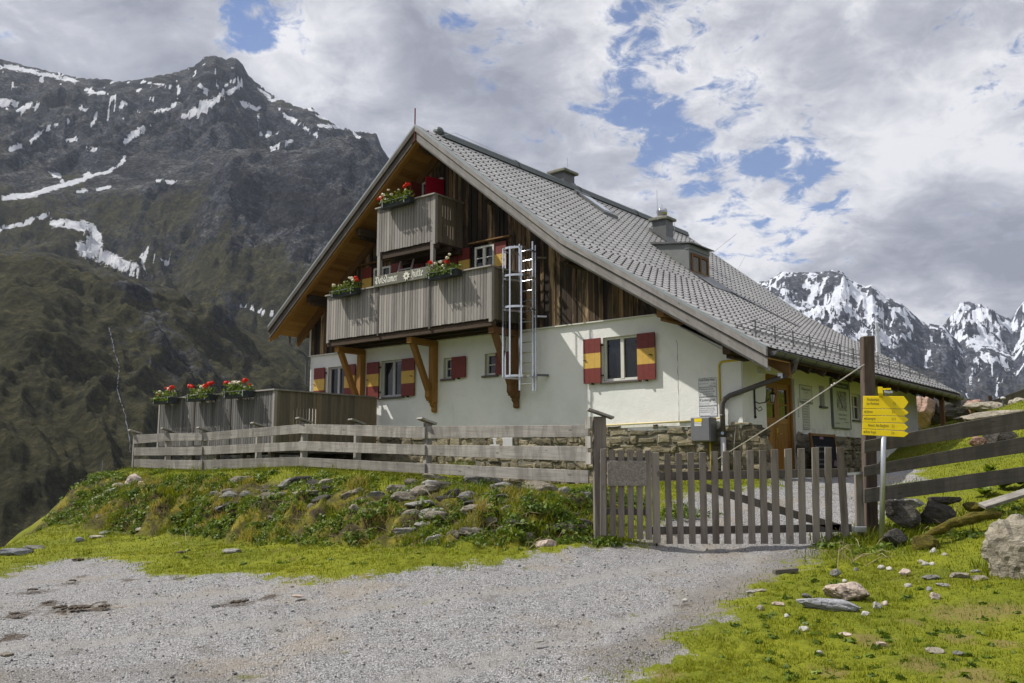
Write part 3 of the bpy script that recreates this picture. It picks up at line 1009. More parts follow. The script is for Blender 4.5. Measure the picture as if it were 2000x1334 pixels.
SNOW_L = [([(-20, 196), (20, 203), (45, 209), (78, 207)], 9), ([(-10, 447), (40, 438), (70, 428), (92, 418)], 5.5), ([(105, 435), (150, 440), (185, 450), (195, 470), (178, 488)], 10), ([(160, 485), (200, 502), (232, 514), (270, 531)], 15),
          ([(275, 508), (290, 488), (298, 504), (332, 514)], 5), ([(5, 387), (60, 381), (110, 366), (160, 351), (172, 340)], 6), ([(95, 333), (122, 352)], 4), ([(170, 346), (215, 335), (240, 316), (248, 300)], 4), ([(245, 275), (262, 262), (290, 248)], 7),
          ([(65, 270), (85, 255), (135, 235)], 5), ([(360, 226), (400, 210), (440, 186), (472, 164)], 5.5), ([(395, 202), (455, 178)], 5), ([(-10, 126), (60, 140), (110, 150), (147, 158)], 4.5), ([(305, 218), (347, 203)], 5), ([(478, 204), (502, 211)], 7),
          ([(538, 184), (570, 200)], 5), ([(555, 225), (590, 245), (617, 266)], 4), ([(618, 245), (660, 248)], 4), ([(528, 291), (575, 272)], 4), ([(508, 263), (548, 257)], 4), ([(473, 596), (506, 606), (537, 616)], 5), ([(160, 211), (190, 226), (215, 231)], 5),
          ([(168, 176), (205, 182)], 4), ([(180, 238), (235, 205), (250, 200)], 3), ([(305, 352), (345, 355)], 3), ([(690, 260), (700, 268)], 4), ([(20, 292), (38, 285)], 6), ([(172, 288), (188, 292)], 5), ([(130, 275), (150, 270)], 4), ([(275, 160), (335, 168)], 3),
          ([(505, 170), (530, 195), (560, 190)], 4), ([(430, 175), (470, 150)], 3), ([(150, 372), (215, 368)], 4), ([(600, 210), (640, 235)], 3)]


def seg_mask(PX, PY, segs, soft=1.0):
    out = np.zeros(PX.shape)
    for pts, w in segs:
        x0, x1 = min(p[0] for p in pts) - 3 * w, max(p[0] for p in pts) + 3 * w
        y0, y1 = min(p[1] for p in pts) - 3 * w, max(p[1] for p in pts) + 3 * w
        sel = (PX > x0) & (PX < x1) & (PY > y0) & (PY < y1)
        if not sel.any():
            continue
        d, _ = poly_sd(PX[sel], PY[sel], np.array(pts, float))
        out[sel] = np.maximum(out[sel], np.clip(1.12 - np.abs(d) / w * .62, 0, 1))
    return out


def snow_left(PX, PY, X, Y, Z, A, Rg, rk2, gul):
    s = seg_mask(PX + fbm(X / 25, Y / 25, 3, 3) * 5, PY + fbm(X / 25, Y / 25, 3, 8) * 3, SNOW_L)
    streak = fbm(A * 130, Rg / 60, 5, 77)
    hi = sstep(330, 150, PY) * sstep(2.4e3, 1.2e3, np.abs(PX - 300)) * (Rg > 1300)
    s2 = sstep(.40, .78, streak) * hi * .85
    return np.clip(np.maximum(s * .8, s2), 0, 1)


def turf_left(PX, PY, X, Y, Z, Rg, rk, gul):
    t = sstep(250, 430, PY) * .42 + sstep(430, 600, PY) * .22 + .30 * fbm(X / 160, Y / 160, 4, 91)
    # the dark crag shoulder carries little turf
    w_ = fbm(X / 120, Y / 120, 4, 33) * 60
    crag = np.exp(-(((PX + w_ - 590) / 175) ** 4 + ((PY + w_ * .6 - 400) / 95) ** 4)) + .8 * np.exp(-(((PX - 250) / 70) ** 2 + ((PY - 325) / 26) ** 2)) + .7 * np.exp(-(((PX - 430) / 70) ** 2 + ((PY - 128) / 35) ** 2)) + .6 * np.exp(-(((PX + w_ - 300) / 60) ** 2 + ((PY + w_ - 590) / 45) ** 2))
    scree = np.exp(-(((PX - 330) / 90) ** 2 + ((PY - 330) / 60) ** 2)) + np.exp(-(((PX - 460) / 60) ** 2 + ((PY - 600) / 45) ** 2))
    return np.clip(.15 + t - scree * .35, .13, 2) * (1 - np.clip(crag, 0, 1))


M['mount_left'] = mat_mountain('dark_alpine_slope', [(.36, (.016, .018, .026)), (.46, (.034, .037, .047)), (.55, (.058, .061, .070)), (.68, (.105, .107, .112))], (.085, .085, .080), ((.030, .029, .012), (.050, .047, .016), (.078, .071, .024)), .28, .62, .012, dark_crag=True)  # cloud shadow over this slope is put into its dark colours
L1 = [(-1500, 60), (-700, 70), (-300, 85), (0, 110), (60, 126), (120, 141), (200, 152), (270, 153), (330, 141), (380, 127), (402, 110), (420, 104), (440, 112), (460, 114), (476, 132), (486, 152), (520, 176), (545, 190), (585, 201), (610, 208), (640, 226), (668, 248), (690, 254), (735, 256), (746, 285), (760, 304), (800, 370), (860, 470), (950, 580), (1100, 690), (1300, 760), (1700, 860)]
L2 = [(-1500, 900), (100, 760), (200, 620), (250, 540), (290, 480), (340, 412), (400, 346), (450, 296), (500, 290), (560, 296), (620, 276), (660, 262), (705, 258), (738, 282), (760, 312), (800, 380), (900, 520), (1000, 640), (1200, 780), (1700, 880)]
L3 = [(-1500, 400), (-700, 440), (-300, 470), (0, 484), (100, 492), (200, 522), (300, 548), (400, 596), (500, 650), (605, 720), (700, 790), (900, 870), (1700, 930)]
azl, rrl, ZL = mountain('mountain', [(L1, 2300, -150, 900, .95, .05), (L2, 1700, -220, 700, .92, .05), (L3, 900, -130, 150, .9, .06)], math.radians(-64), math.radians(13), 720, 130, 2750, 520, (62, 14, 900, 210), M['mount_left'], snow_left, turf_left, 5)


def mz_left(x, y):
    a, r = math.atan2(x, y), math.hypot(x, y)
    i = np.clip(np.interp(a, azl, np.arange(len(azl))), 0, len(azl) - 1.001)
    j = np.clip(np.interp(r, rrl, np.arange(len(rrl))), 0, len(rrl) - 1.001)
    i0, j0 = int(i), int(j)
    fi, fj = i - i0, j - j0
    return (ZL[j0, i0] * (1 - fi) + ZL[j0, i0 + 1] * fi) * (1 - fj) + (ZL[j0 + 1, i0] * (1 - fi) + ZL[j0 + 1, i0 + 1] * fi) * fj


def hit_left(px, py):
    r = ray(px, py)
    r = r / math.hypot(r.x, r.y)
    for d in np.geomspace(140, 2700, 900):
        if r.z * d < mz_left(r.x * d, r.y * d):
            return Vector((r.x * d, r.y * d, r.z * d))
    return None


# the mountain stream: a narrow ribbon of white water laid on the slope
pts = []
for (a, b) in zip([(213, 640), (219, 668), (224, 690), (233, 716), (231, 740), (228, 760), (236, 788), (244, 812), (252, 850)], [(219, 668), (224, 690), (233, 716), (231, 740), (228, 760), (236, 788), (244, 812), (252, 850), (255, 900)]):
    for k in range(7):
        f = k / 7
        h = hit_left(a[0] + (b[0] - a[0]) * f + R_.uniform(-1.2, 1.2), a[1] + (b[1] - a[1]) * f)
        if h:
            pts.append(h)
pts.sort(key=lambda p: -p.length)
mb = MB()
prev = None
for i in range(len(pts) - 1):
    p, q = pts[i], pts[i + 1]
    wdt = .0005 * p.length * R_.uniform(.3, 1.5)
    sd = Vector((p.y, -p.x, 0)).normalized() * wdt
    lift = -p.normalized() * 1.2 + Vector((0, 0, .5))
    cur = (p - sd + lift, p + sd + lift)
    if prev:
        mb.quad([prev[0], prev[1], cur[1], cur[0]])
    prev = cur
M['water'] = mat_plain('white_water', (.06, .066, .078), .35, 0, .35, .3)
tag(mb.build('stream', M['water'], None, tuple(pts[len(pts) // 2])), kind='structure')


def snow_right(PX, PY, X, Y, Z, A, Rg, rk2, gul):
    w_ = fbm(X / 500, Y / 500, 4, 4) * .8
    s = fbm(A * 70 + w_ * 2.4 + Rg / 330, Rg / 240 - A * 40 + w_, 7, 51, .62)
    s2 = fbm(A * 300 - Rg / 110, Rg / 65 + A * 70, 5, 57, .6)
    bias = .10 - sstep(655, 745, PY) * .34 + sstep(600, 545, PY) * .02
    dark = np.exp(-(((PX - 1840) / 95) ** 2 + ((PY - 715) / 60) ** 2)) * .35 + np.exp(-(((PX - 1560) / 45) ** 2 + ((PY - 560) / 22) ** 2)) * .3 + np.exp(-(((PX - 1790) / 70) ** 2 + ((PY - 640) / 25) ** 2)) * .22
    br = np.exp(-(((PX - 1920) / 60) ** 2 + ((PY - 655) / 50) ** 2)) * .30 + np.exp(-(((PX - 1650) / 60) ** 2 + ((PY - 590) / 35) ** 2)) * .16
    rockrib = sstep(0, .4, rk2) * .22
    return np.clip(.42 + s * .62 + s2 * .3 + bias - dark + br - rockrib, 0, 1)


def turf_right(PX, PY, X, Y, Z, Rg, rk, gul):
    return sstep(650, 800, PY) * .5 + .1 * rk


M['mount_right'] = mat_mountain('snowy_alpine_slope', [(.34, (.024, .027, .038)), (.46, (.042, .046, .060)), (.56, (.060, .064, .080)), (.70, (.10, .10, .115))], (.08, .082, .092), ((.035, .036, .026), (.052, .052, .034), (.075, .072, .046)), .35, .7, .006, (.62, .65, .71))
RA = [(700, 640), (1100, 620), (1300, 620), (1400, 585), (1470, 550), (1500, 546), (1530, 531), (1560, 535), (1600, 532), (1625, 526), (1645, 529), (1665, 547), (1690, 557), (1702, 552), (1730, 577), (1760, 592), (1800, 627), (1845, 636), (1870, 664), (1900, 694), (1950, 732), (2000, 764), (2200, 850), (3000, 900)]
RB = [(700, 860), (1600, 780), (1700, 740), (1800, 668), (1845, 630), (1862, 607), (1885, 586), (1905, 592), (1930, 602), (1955, 614), (1975, 627), (1990, 603), (2000, 593), (2050, 565), (2200, 525), (2500, 560), (3000, 560)]
mountain('mountain', [(RA, 3500, -350, 900, .85, .03), (RB, 5200, -200, 1600, .8, .03)], math.radians(6), math.radians(50), 900, 700, 6400, 420, (90, 16, 1800, 420), M['mount_right'], snow_right, turf_right, 23)


# ================================================================== AIR
hz = MB()
hz.box(-3600, 5600, -400, 6700, -700, 2300)
hm = bpy.data.materials.new('thin_mountain_air')
hm.use_nodes = True
ht = NT(hm.node_tree)
hv = ht.n('ShaderNodeVolumePrincipled', {'Color': (.72, .82, 1.0, 1), 'Density': .000042, 'Anisotropy': .2})
ht.n('ShaderNodeOutputMaterial', {1: hv.outputs[0]})
tag(hz.build('haze', hm), kind='stuff')

# ================================================================== THE HUT   (local x = -u along the gable, y into the house)
RT = [(-14.6, 4.13), (-8.44, 8.90), (-3.70, 5.10), (1.03, 2.20)]      # the roof's upper line: (x, z)
VF, VB = -1.12, 13.30


def rz(x):
    return float(np.interp(x, [p[0] for p in RT], [p[1] for p in RT]))


hut = thing('mountain_hut', 'white plastered alpine hut with dark wooden gable, balconies and long grey tiled roof', 'hut', hpt(-7, 6, -.35), HUT_A)
# ---- plastered walls
GW = [(-13.2, -12.36, 1.86, 2.88), (-10.87, -9.955, 1.86, 2.90), (-8.45, -8.08, 2.235, 2.80), (-7.0, -6.58, 2.235, 2.80), (-3.40, -2.44, 1.87, 2.89)]


def wall_cells(mb, a0, a1, z0, z1, holes, pt, nrm, deep):
    xs = sorted({a0, a1} | {h[k] for h in holes for k in (0, 1)})
    zs = sorted({z0, z1} | {h[k] for h in holes for k in (2, 3)})
    for i in range(len(xs) - 1):
        for j in range(len(zs) - 1):
            cx, cz = (xs[i] + xs[i + 1]) / 2, (zs[j] + zs[j + 1]) / 2
            if any(h[0] < cx < h[1] and h[2] < cz < h[3] for h in holes):
                continue
            mb.quad([pt(xs[i], 0, zs[j]), pt(xs[i + 1], 0, zs[j]), pt(xs[i + 1], 0, zs[j + 1]), pt(xs[i], 0, zs[j + 1])], .5)
    for h in holes:
        c = [(h[0], h[2]), (h[1], h[2]), (h[1], h[3]), (h[0], h[3])]
        for k in range(4):
            p, q = c[k], c[(k + 1) % 4]
            mb.quad([pt(p[0], 0, p[1]), pt(q[0], 0, q[1]), pt(q[0], deep, q[1]), pt(p[0], deep, p[1])], .5, 1)


mb = MB(HUT)
gp = lambda a, d, z: (a, d, z)
wall_cells(mb, -14.04, -2.0, .74, 3.29, GW, gp, -1, .17)
mb.quad([(-2.0, 0, .74), (0, 0, .74), (0, 0, 2.2), (-2.0, 0, 3.29)], .5)
mb.prism([(-14.04, .02, 3.29), (-2.0, .02, 3.29), (-2.9, .02, rz(-2.9) - .2), (-3.7, .02, rz(-3.7) - .2), (-8.44, .02, rz(-8.44) - .2), (-14.04, .02, rz(-14.04) - .2)], (0, .05, 0), .5)
mb.build('gable_wall', [M['plaster'], M['lime']], hut)
mb = MB(HUT)
SW = [(1.09, 2.66, -.3, 1.95), (4.16, 4.50, 1.39, 1.89), (6.42, 7.17, 1.15, 1.84), (8.6, 9.35, 1.15, 1.82)]
sp = lambda a, d, z: (-d, a, z)
wall_cells(mb, 0, 12.2, -.4, 2.16, SW, sp, 1, .2)
mb.quad([(-14.04, 0, -.6), (-14.04, 0, 4.4), (-14.04, 12.2, 4.4), (-14.04, 12.2, -.6)], .5)
mb.prism([(-14.04, 12.2, -.6), (0, 12.2, -.6), (0, 12.2, 2.2), (-3.7, 12.2, 4.7), (-8.44, 12.2, 8.5), (-14.04, 12.2, 4.3)], (0, .1, 0), .5)
mb.build('side_wall', [M['plaster'], M['lime']], hut)
# plaster buttress strip that thickens the right part of the gable, with its crack
mb = MB(HUT)
P_ = [(-1.46, .80), (-.02, .80), (-.02, 2.13), (-1.46, 2.98)]
mb.prism([(a, -.035, z) for a, z in P_], (0, .035, 0), .5)
mb.build('wall_render_patch', M['plaster'], hut)
mb = MB(HUT)
cz, cx = 2.66, -1.50
pl_ = [(cx, -.012, cz)]
while cz > .95:
    cz -= R_.uniform(.05, .14)
    cx = -1.485 + R_.uniform(-.012, .012)
    pl_.append((cx, -.004, cz))
mb.tube(pl_, [.003 + .0035 * R_.random() for _ in pl_], 4)
mb.build('wall_crack', M['greyprint'], hut)
# ---- rubble plinth
mb = MB(HUT)


def stones(mb, a0, a1, z0, z1, pt, out):
    z = z0
    while z < z1 - .03:
        h = R_.uniform(.07, .19)
        a = a0 - R_.uniform(0, .2)
        while a < a1:
            w = R_.uniform(.16, .52)
            hh = h * R_.choice((.7, .95, 1.05, 1.15, 1.9))
            top = min(z + hh, z1 + R_.uniform(-.06, .04))
            if top - z > .03:
                j = lambda s_: R_.uniform(-s_, s_) * 1.7
                po = R_.uniform(.0, .06) * out
                g = .012
                poly = [pt(a + g, 0, z + g + j(.02)), pt(a + w * .5 + j(.05), 0, z + g + j(.02)), pt(a + w - g, 0, z + g + j(.02)), pt(a + w - g + j(.02), 0, (z + top) / 2), pt(a + w - g - .02 + j(.02), 0, top - g), pt(a + w * .45 + j(.05), 0, top - g * .6 + j(.015)), pt(a + g + .02, 0, top - g + j(.02)), pt(a + g + j(.015), 0, (z + top) / 2)]
                c = np.mean(np.array(poly), axis=0)
                f2 = [tuple(c + (np.array(p) - c) * R_.uniform(.72, .9) + np.array(pt(0, po, 0)) - np.array(pt(0, 0, 0))) for p in poly]
                v = R_.random()
                b = len(mb.v)
                n = len(poly)
                mb.v.extend(poly)
                mb.v.extend(f2)
                mid = tuple(np.mean(np.array(f2), axis=0) + (np.array(pt(0, R_.uniform(-.005, .02) * out, 0)) - np.array(pt(0, 0, 0))))
                mb.v.append(mid)
                for k in range(n):
                    k2 = (k + 1) % n
                    mb.face((b + k, b + k2, b + n + k2, b + n + k), [(0, 0), (1, 0), (1, 1), (0, 1)], v)
                    mb.face((b + n + k, b + n + k2, b + 2 * n), [(0, 0), (1, 0), (1, 1)], v)
            a += w
        z += h


mb.box(-14.02, .0, .0, .05, -.9, .72, .5, 1)
mb.box(-.05, .005, .012, 1.06, -.9, .70, .5, 1)
mb.box(-.05, .005, 2.69, 12.2, -.9, .70, .5, 1)
stones(mb, -14.0, 0.03, -.75, .86, lambda a, d, z: (a, -d - .002, z), 1)
stones(mb, 0, 1.02, -.5, .74, lambda a, d, z: (d + .008, a, z), 1)
stones(mb, 2.7, 7.4, -.5, .70, lambda a, d, z: (d + .008, a, z), 1)
mb.build('plinth', [M['plinth'], M['mortar']], hut)
mb = MB(HUT)
mb.box(.0, .05, 7.45, 12.0, -.6, .55, .5)
mb.build('plinth_render', M['plaster'], hut)
# grey vent panels in the plinth
mb = MB(HUT)
for a in (-6.78, -6.38):
    mb.box(a, a + .34, -.06, .0, .36, .66, .5)
mb.build('vent_panel', M['pvc'], hut, bevel=.008)
# ---- dark board cladding of the gable
mb = MB(HUT)
x = -14.04
while x < -1.95:
    w = R_.uniform(.10, .20)
    x2 = min(x + w, -1.95)
    zt0, zt1 = rz(x) - .24, rz(x2) - .24
    th = R_.choice((.022, .03, .04))
    zb = 3.30 + R_.uniform(-.02, .015)
    v = min(1, max(0, R_.gauss(.40 + (.10 if x > -5 else 0), .3)))
    if min(zt0, zt1) > zb + .05:
        poly = [(x + .004, 0, zb), (x2 - .004, 0, zb)]
        if x < -8.44 < x2:
            poly += [(x2 - .004, 0, zt1), (-8.44, 0, rz(-8.44) - .24), (x + .004, 0, zt0)]
        else:
            poly += [(x2 - .004, 0, zt1), (x + .004, 0, zt0)]
        mb.prism(poly, (0, -th, 0), v)
        # uv: grain runs up the board
        if R_.random() < .55:
            mb.prism([(x2 - .018, 0, zb), (x2 + .018, 0, zb), (x2 + .018, 0, rz(x2 + .018) - .26), (x2 - .018, 0, rz(x2 - .018) - .26)], (0, -.05, 0), min(1, v + R_.uniform(-.25, .3)))
    x = x2
mb.build('cladding', M['cladding'], hut)
mb = MB(HUT)
mb.box(-14.06, -1.98, -.065, .0, 3.262, 3.29, .9)
mb.box(-14.06, -14.0, -.05, .0, 3.29, rz(-14.04) - .3, .9)
mb.build('drip_board', M['frame'], hut)
# ---- roof
roof = None
mb = MB(HUT)
for (xa, za), (xb, zb) in zip(RT[:-1], RT[1:]):
    mb.prism([(xa, VF + .03, za - .03), (xb, VF + .03, zb - .03), (xb, VF + .03, zb - .20), (xa, VF + .03, za - .20)], (0, VB - VF - .06, 0), .5)
roof = mb.build('roof', M['darkbeam'], hut)


def tiles(xa, za, xb, zb, du, dv):
    """metal tiles with snow stops on the slope from (xa, za) down to (xb, zb)"""
    L = math.hypot(xb - xa, zb - za)
    d = Vector(((xb - xa) / L, 0, (zb - za) / L))
    nrm = Vector((-d.z, 0, d.x)) if d.x > 0 else Vector((d.z, 0, -d.x))
    nrows = round(L / du)
    du = L / nrows
    for r in range(nrows):
        y = VF + .06 - (dv / 2 if r % 2 else 0)
        while y < VB - .03:
            y0, y1 = max(y, VF + .05), min(y + dv, VB - .03)
            if y1 - y0 > .05:
                s0, s1 = r * du, (r + 1) * du
                p = lambda s_, yy, h: tuple(Vector((xa, yy, za)) + d * s_ + nrm * h)
                v = min(1, max(0, R_.gauss(.5, .13)))
                e = .0012
                mb.quad([p(s0, y0 + e, .002), p(s0, y1 - e, .002), p(s1 + .01, y1 - e, .009), p(s1 + .01, y0 + e, .009)][::-1] if d.x > 0 else [p(s0, y0 + e, .002), p(s0, y1 - e, .002), p(s1 + .01, y1 - e, .009), p(s1 + .01, y0 + e, .009)], v)
                mb.quad([p(s1 + .01, y0 + e, .009), p(s1 + .01, y1 - e, .009), p(s1 + .008, y1 - e, -.004), p(s1 + .008, y0 + e, -.004)], v, 0)
                if d.x > 0:
                    ya_, yb_ = y0 + (y1 - y0) * .02, y0 + (y1 - y0) * .36
                    mb.quad([p(s1 + .0105, ya_, .0095), p(s1 + .0105, yb_, .0125), p(s1 + .0125, yb_, -.010), p(s1 + .0125, ya_, .002)], v, 1)
                if d.x > 0 and y1 - y0 > dv * .9:
                    yc = (y0 + y1) / 2
                    A, B, C_, D = p(s1 - .08, yc, .006), p(s1 - .03, yc - .040, .009), p(s1 - .03, yc + .040, .009), p(s1 - .02, yc, .046)
                    mb.quad([A, D, B], v, 1)
                    mb.quad([A, C_, D], v, 1)
                    mb.quad([B, D, C_], v, 1)
            y += dv


mb = MB(HUT)
tiles(-8.44, 8.90, -3.70, 5.10, .295, .30)
tiles(-3.70, 5.10, 1.03, 2.20, .295, .30)
tiles(-8.44, 8.90, -14.6, 4.13, .6, .6)


def mat_tile():
    m, t = new_mat('grey_metal_tiles')
    var = t.n('ShaderNodeAttribute', attribute_name='var').outputs['Fac']
    tc = t.n('ShaderNodeTexCoord').outputs['Object']
    c = t.ramp(var, [(0, (.28, .274, .263)), (.5, (.33, .322, .31)), (1, (.385, .376, .36))])
    n = t.noise(tc, .7, 6, .6)
    c = t.mix(1.0, c, t.ramp(n, [(.3, .82), (.7, 1.14)]), 'MULTIPLY')
    c = t.mix(t.math('MULTIPLY', t.smooth(t.noise(tc, 6, 7, .7), .6, .74), .35), c, (.15, .13, .105))
    finish(t, c, .55, metal=.1, spec=.3)
    return m


M['tile'] = mat_tile()
M['tiledark'] = mat_plain('shade_dark_tile_stop', (.045, .043, .042), .6, .1, .2, 9)  # shade side of the snow stops put into the colour; seam dashes share it
mb.build('roof_tiles', [M['tile'], M['tiledark']], roof)
# bargeboards of both ends, each slope: pale metal edge, upper board, lower board
for yy, sg in ((VF, -1), (VB, 1)):
    for lo, hi, pr, mat_, nm in ((-.175, -.045, .045, 'fascia', 'bargeboard'), (-.405, -.20, .0, 'fascia', 'bargeboard'), (-.045, .012, .045, 'edge', 'verge_metal')):
        for seg in (RT[:2], RT[1:]):
            mb = MB(HUT)
            ch = [(a, yy, z + hi) for a, z in seg] + [(a, yy, z + lo) for a, z in reversed(seg)]
            mb.prism(ch, (0, sg * (.03 + pr), 0), R_.uniform(.3, .9))
            mb.build(nm, M['rake' if mat_ == 'fascia' and seg[0][0] < -10 else mat_], roof)
    for seg in (RT[:2], RT[1:]):
        mb = MB(HUT)
        mb.prism([(a, yy - sg * .01, z - .385) for a, z in seg] + [(a, yy - sg * .01, z - .455) for a, z in reversed(seg)], (0, -sg * .09, 0), .6)
        mb.build('barge_rafter', M['honey'] if seg is not RT[1:] and seg[0][0] < -10 else M['fascia'], roof)
# soffit boards under the gable overhang and the eaves
mb = MB(HUT)
for (xa, za), (xb, zb) in zip(RT[:-1], RT[1:]):
    L = math.hypot(xb - xa, zb - za)
    n = int(L / .12)
    for k in range(n):
        f0, f1 = k / n, (k + .96) / n
        p0 = (xa + (xb - xa) * f0, za + (zb - za) * f0 - .215)
        p1 = (xa + (xb - xa) * f1, za + (zb - za) * f1 - .215)
        cx_, cz_ = (p0[0] + p1[0]) / 2, (p0[1] + p1[1]) / 2
        mb.obox((cx_, (VF + .04) / 2, cz_), ((p1[0] - p0[0]) / 2, 0, (p1[1] - p0[1]) / 2), (0, abs(VF + .04) / 2, 0), (0, 0, .012), None, 0, 1)
mb.build('soffit', M['soffit'], roof)
mb = MB(HUT)
for x0 in (.0, .25, .5, .75):
    mb.obox((x0 + .125, 6.1, rz(x0 + .125) - .215), (.122, 0, (rz(x0 + .247) - rz(x0 + .003)) / 2), (0, 6.9, 0), (0, 0, .012), None, 0, 1)
mb.box(-14.55, -14.04, 0, 12, rz(-14.3) - .25, rz(-14.3) - .22, .4, 0, 1)
mb.build('eaves_soffit', M['brownbeam'], roof)
mb = MB(HUT)
for k in range(15):
    y = .35 + k * .86
    mb.bar((-.3, y, rz(-.3) - .31), (.93, y, rz(.93) - .31), .11, .17, (0, 0, 1))
mb.build('rafter_tails', M['darkbeam'], roof)
mb = MB(HUT)
for seg in (RT[:2], RT[1:]):
    for (xa, za), (xb, zb) in zip(seg[:-1], seg[1:]):
        mb.prism([(xa, -.115, za - .23), (xb, -.115, zb - .23), (xb, -.115, zb - .50), (xa, -.115, za - .50)], (0, .10, 0), .4)
mb.build('wall_rafter', M['brownbeam'], roof)
mb = MB(HUT)
mb.prism([(-14.6, -.95, rz(-14.6) - .24), (-8.44, -.95, rz(-8.44) - .24), (-8.44, -.95, rz(-8.44) - .36), (-14.6, -.95, rz(-14.6) - .36)], (0, .09, 0), .7)
mb.build('inner_rafter', M['honey'], roof)
for a in (-13.05, -10.93, -8.44, -6.18, -3.85, -1.36, .10):
    mb = MB(HUT)
    zc = rz(a) - .235 - (.27 if a != -8.44 else .24)
    mb.box(a - .09, a + .09, -.92, -.02, zc - .11, zc + .11, None, 0, 1)
    mb.box(a - .07, a + .07, -.80, -.02, zc - .18, zc - .112, None, 0, 1)
    mb.build('purlin', M['darkbeam'] if a not in (-1.36,) else M['brownbeam'], roof, bevel=.01)
# ridge cap with its rounded front end
mb = MB(HUT)
prof = [(-8.44 - .26, 8.90 - .13), (-8.44 - .20, 8.90 + .02), (-8.44 - .07, 8.90 + .11), (-8.44 + .07, 8.90 + .11), (-8.44 + .20, 8.90 + .02), (-8.44 + .26, 8.90 - .15)]
mb.prism([(a, -.30, z) for a, z in prof], (0, VB + .33, 0), .5)
mb.ball((-8.44, -.30, 8.93), .17, 12, 8, (1, .9, 1))
for yy in (2.9, 6.1, 9.6):
    mb.prism([(a + (a + 8.44) * .06, yy, z + .012) for a, z in prof], (0, .07, 0), .9)
mb.build('ridge_cap', M['greenmetal'], roof)
# snow guard rails near the eaves
mb = MB(HUT)
for x_, hh in ((.62, .12), (.62, .22), (.30, .06), (.62, .32)):
    mb.tube([(x_, -.9, rz(x_) + hh), (x_, 13.1, rz(x_) + hh)], .009, 5)
k = 0
for y in np.arange(-.7, 13, .93):
    mb.bar((.62, y, rz(.62) + .0), (.62, y, rz(.62) + .36), .03, .012, (0, 1, 0))
    mb.bar((.62, y, rz(.62) + .33), (.20, y, rz(.20) + .03), .022, .012)
mb.build('snow_guard', M['zinc'], roof)
# roof window
mb = MB(HUT)


def slab(mb, xa, xb, y0, y1, h0, h1, mat=0):
    mb.prism([(xa, y0, rz(xa) + h0), (xb, y0, rz(xb) + h0), (xb, y0, rz(xb) + h1), (xa, y0, rz(xa) + h1)], (0, y1 - y0, 0), .5, mat)


slab(mb, -7.86, -6.82, 5.40, 6.12, .0, .11)
slab(mb, -7.95, -7.86, 5.36, 6.16, .0, .13)
sk = mb.build('skylight', M['zinc'], hut)
mb = MB(HUT)
slab(mb, -7.74, -6.95, 5.49, 6.03, .11, .125)
mb.build('pane', M['skyglass'], sk)


# chimneys
def chimney(x0, x1, y0, y1, ztop, capo, cowl):
    mb = MB(HUT)
    mb.box(x0, x1, y0, y1, rz(x0) - 1.2, ztop, .5)
    mb.prism([(x0 - .10, y0 - .05, rz(x0 - .1) + .03), (x1 + .14, y0 - .05, rz(x1 + .14) + .03), (x1 + .14, y0 - .05, rz(x1 + .14) + .09), (x1, y0 - .05, rz(x1) + .22), (x0 - .10, y0 - .05, rz(x0 - .1) + .10)], (0, y1 - y0 + .1, 0), .5)
    c = mb.build('chimney', M['zinc'], hut, bevel=.006)
    mb = MB(HUT)
    mb.box(x0 - capo, x1 + capo, y0 - capo, y1 + capo, ztop, ztop + .085, .5)
    mb.prism([(x0 - capo + .02, y0 - capo + .02, ztop + .085), (x1 + capo - .02, y0 - capo + .02, ztop + .085), ((x0 + x1) / 2 + .06, y0 - capo + .06, ztop + .13), ((x0 + x1) / 2 - .06, y0 - capo + .06, ztop + .13)], (0, y1 - y0 + 2 * capo - .1, 0), .5)
    mb.build('chimney_cap', M['capstone'], c, bevel=.01)
    if cowl:
        mb = MB(HUT)
        cx_, cy_ = (x0 + x1) / 2 + .02, (y0 + y1) / 2 - .05
        mb.lathe((cx_, cy_, ztop + .10), [(.10, 0), (.10, .06), (.16, .10), (.185, .2), (.165, .3), (.08, .36), (.02, .37), (.012, .48)], 18)
        mb.build('chimney_cowl', M['chrome'], c, smooth=True)
    return c


M['capstone'] = mat_plain('mossy_capstone', (.17, .17, .14), .85, 0, .3, 6, .3, dirt=(.12, .13, .05), dirt_amt=.6)
chimney(-6.90, -6.38, 8.33, 8.80, 8.04, .09, True)
chimney(-8.90, -8.38, 5.40, 5.98, 9.33, .10, False)
# dormer with its shed roof
mb = MB(HUT)
FX = -4.32
mb.prism([(FX, 5.98, rz(FX) - .1), (FX, 5.98, 6.40), (-5.45, 5.98, 6.58), (-5.62, 5.98, rz(-5.62) - .02)], (0, 1.24, 0), .5)
mb.box(FX - .12, FX + .03, 5.96, 7.24, 6.26, 6.40, .5)
dorm = mb.build('dormer', M['greymetal'], hut, bevel=.008)
mb = MB(HUT)
mb.prism([(FX + .14, 5.90, 6.40), (FX + .14, 5.90, 6.435), (-5.55, 5.90, 6.65), (-5.70, 5.90, 6.60)], (0, 1.42, 0), .5)
mb.build('dormer_roof', M['zinc'], dorm)
mb = MB(HUT)
for y0, y1 in ((6.08, 6.14), (6.56, 6.64), (7.06, 7.12)):
    mb.box(FX, FX + .05, y0, y1, 5.58, 6.16)
for z0, z1 in ((5.58, 5.64), (6.08, 6.16)):
    mb.box(FX, FX + .048, 6.14, 7.06, z0, z1)
wf = mb.build('window_frame', M['brownbeam'], dorm)
mb = MB(HUT)
mb.box(FX, FX + .02, 6.12, 7.08, 5.62, 6.10)
M['amber'] = mat_glass('dormer_glass', (.05, .04, .015))
mb.build('pane', M['amber'], wf)
mb = MB(HUT)
mb.box(FX + .001, FX + .012, 5.99, 7.21, rz(FX) - .02, 6.25, .5)
mb.build('dormer_front', M['zinc'], dorm)
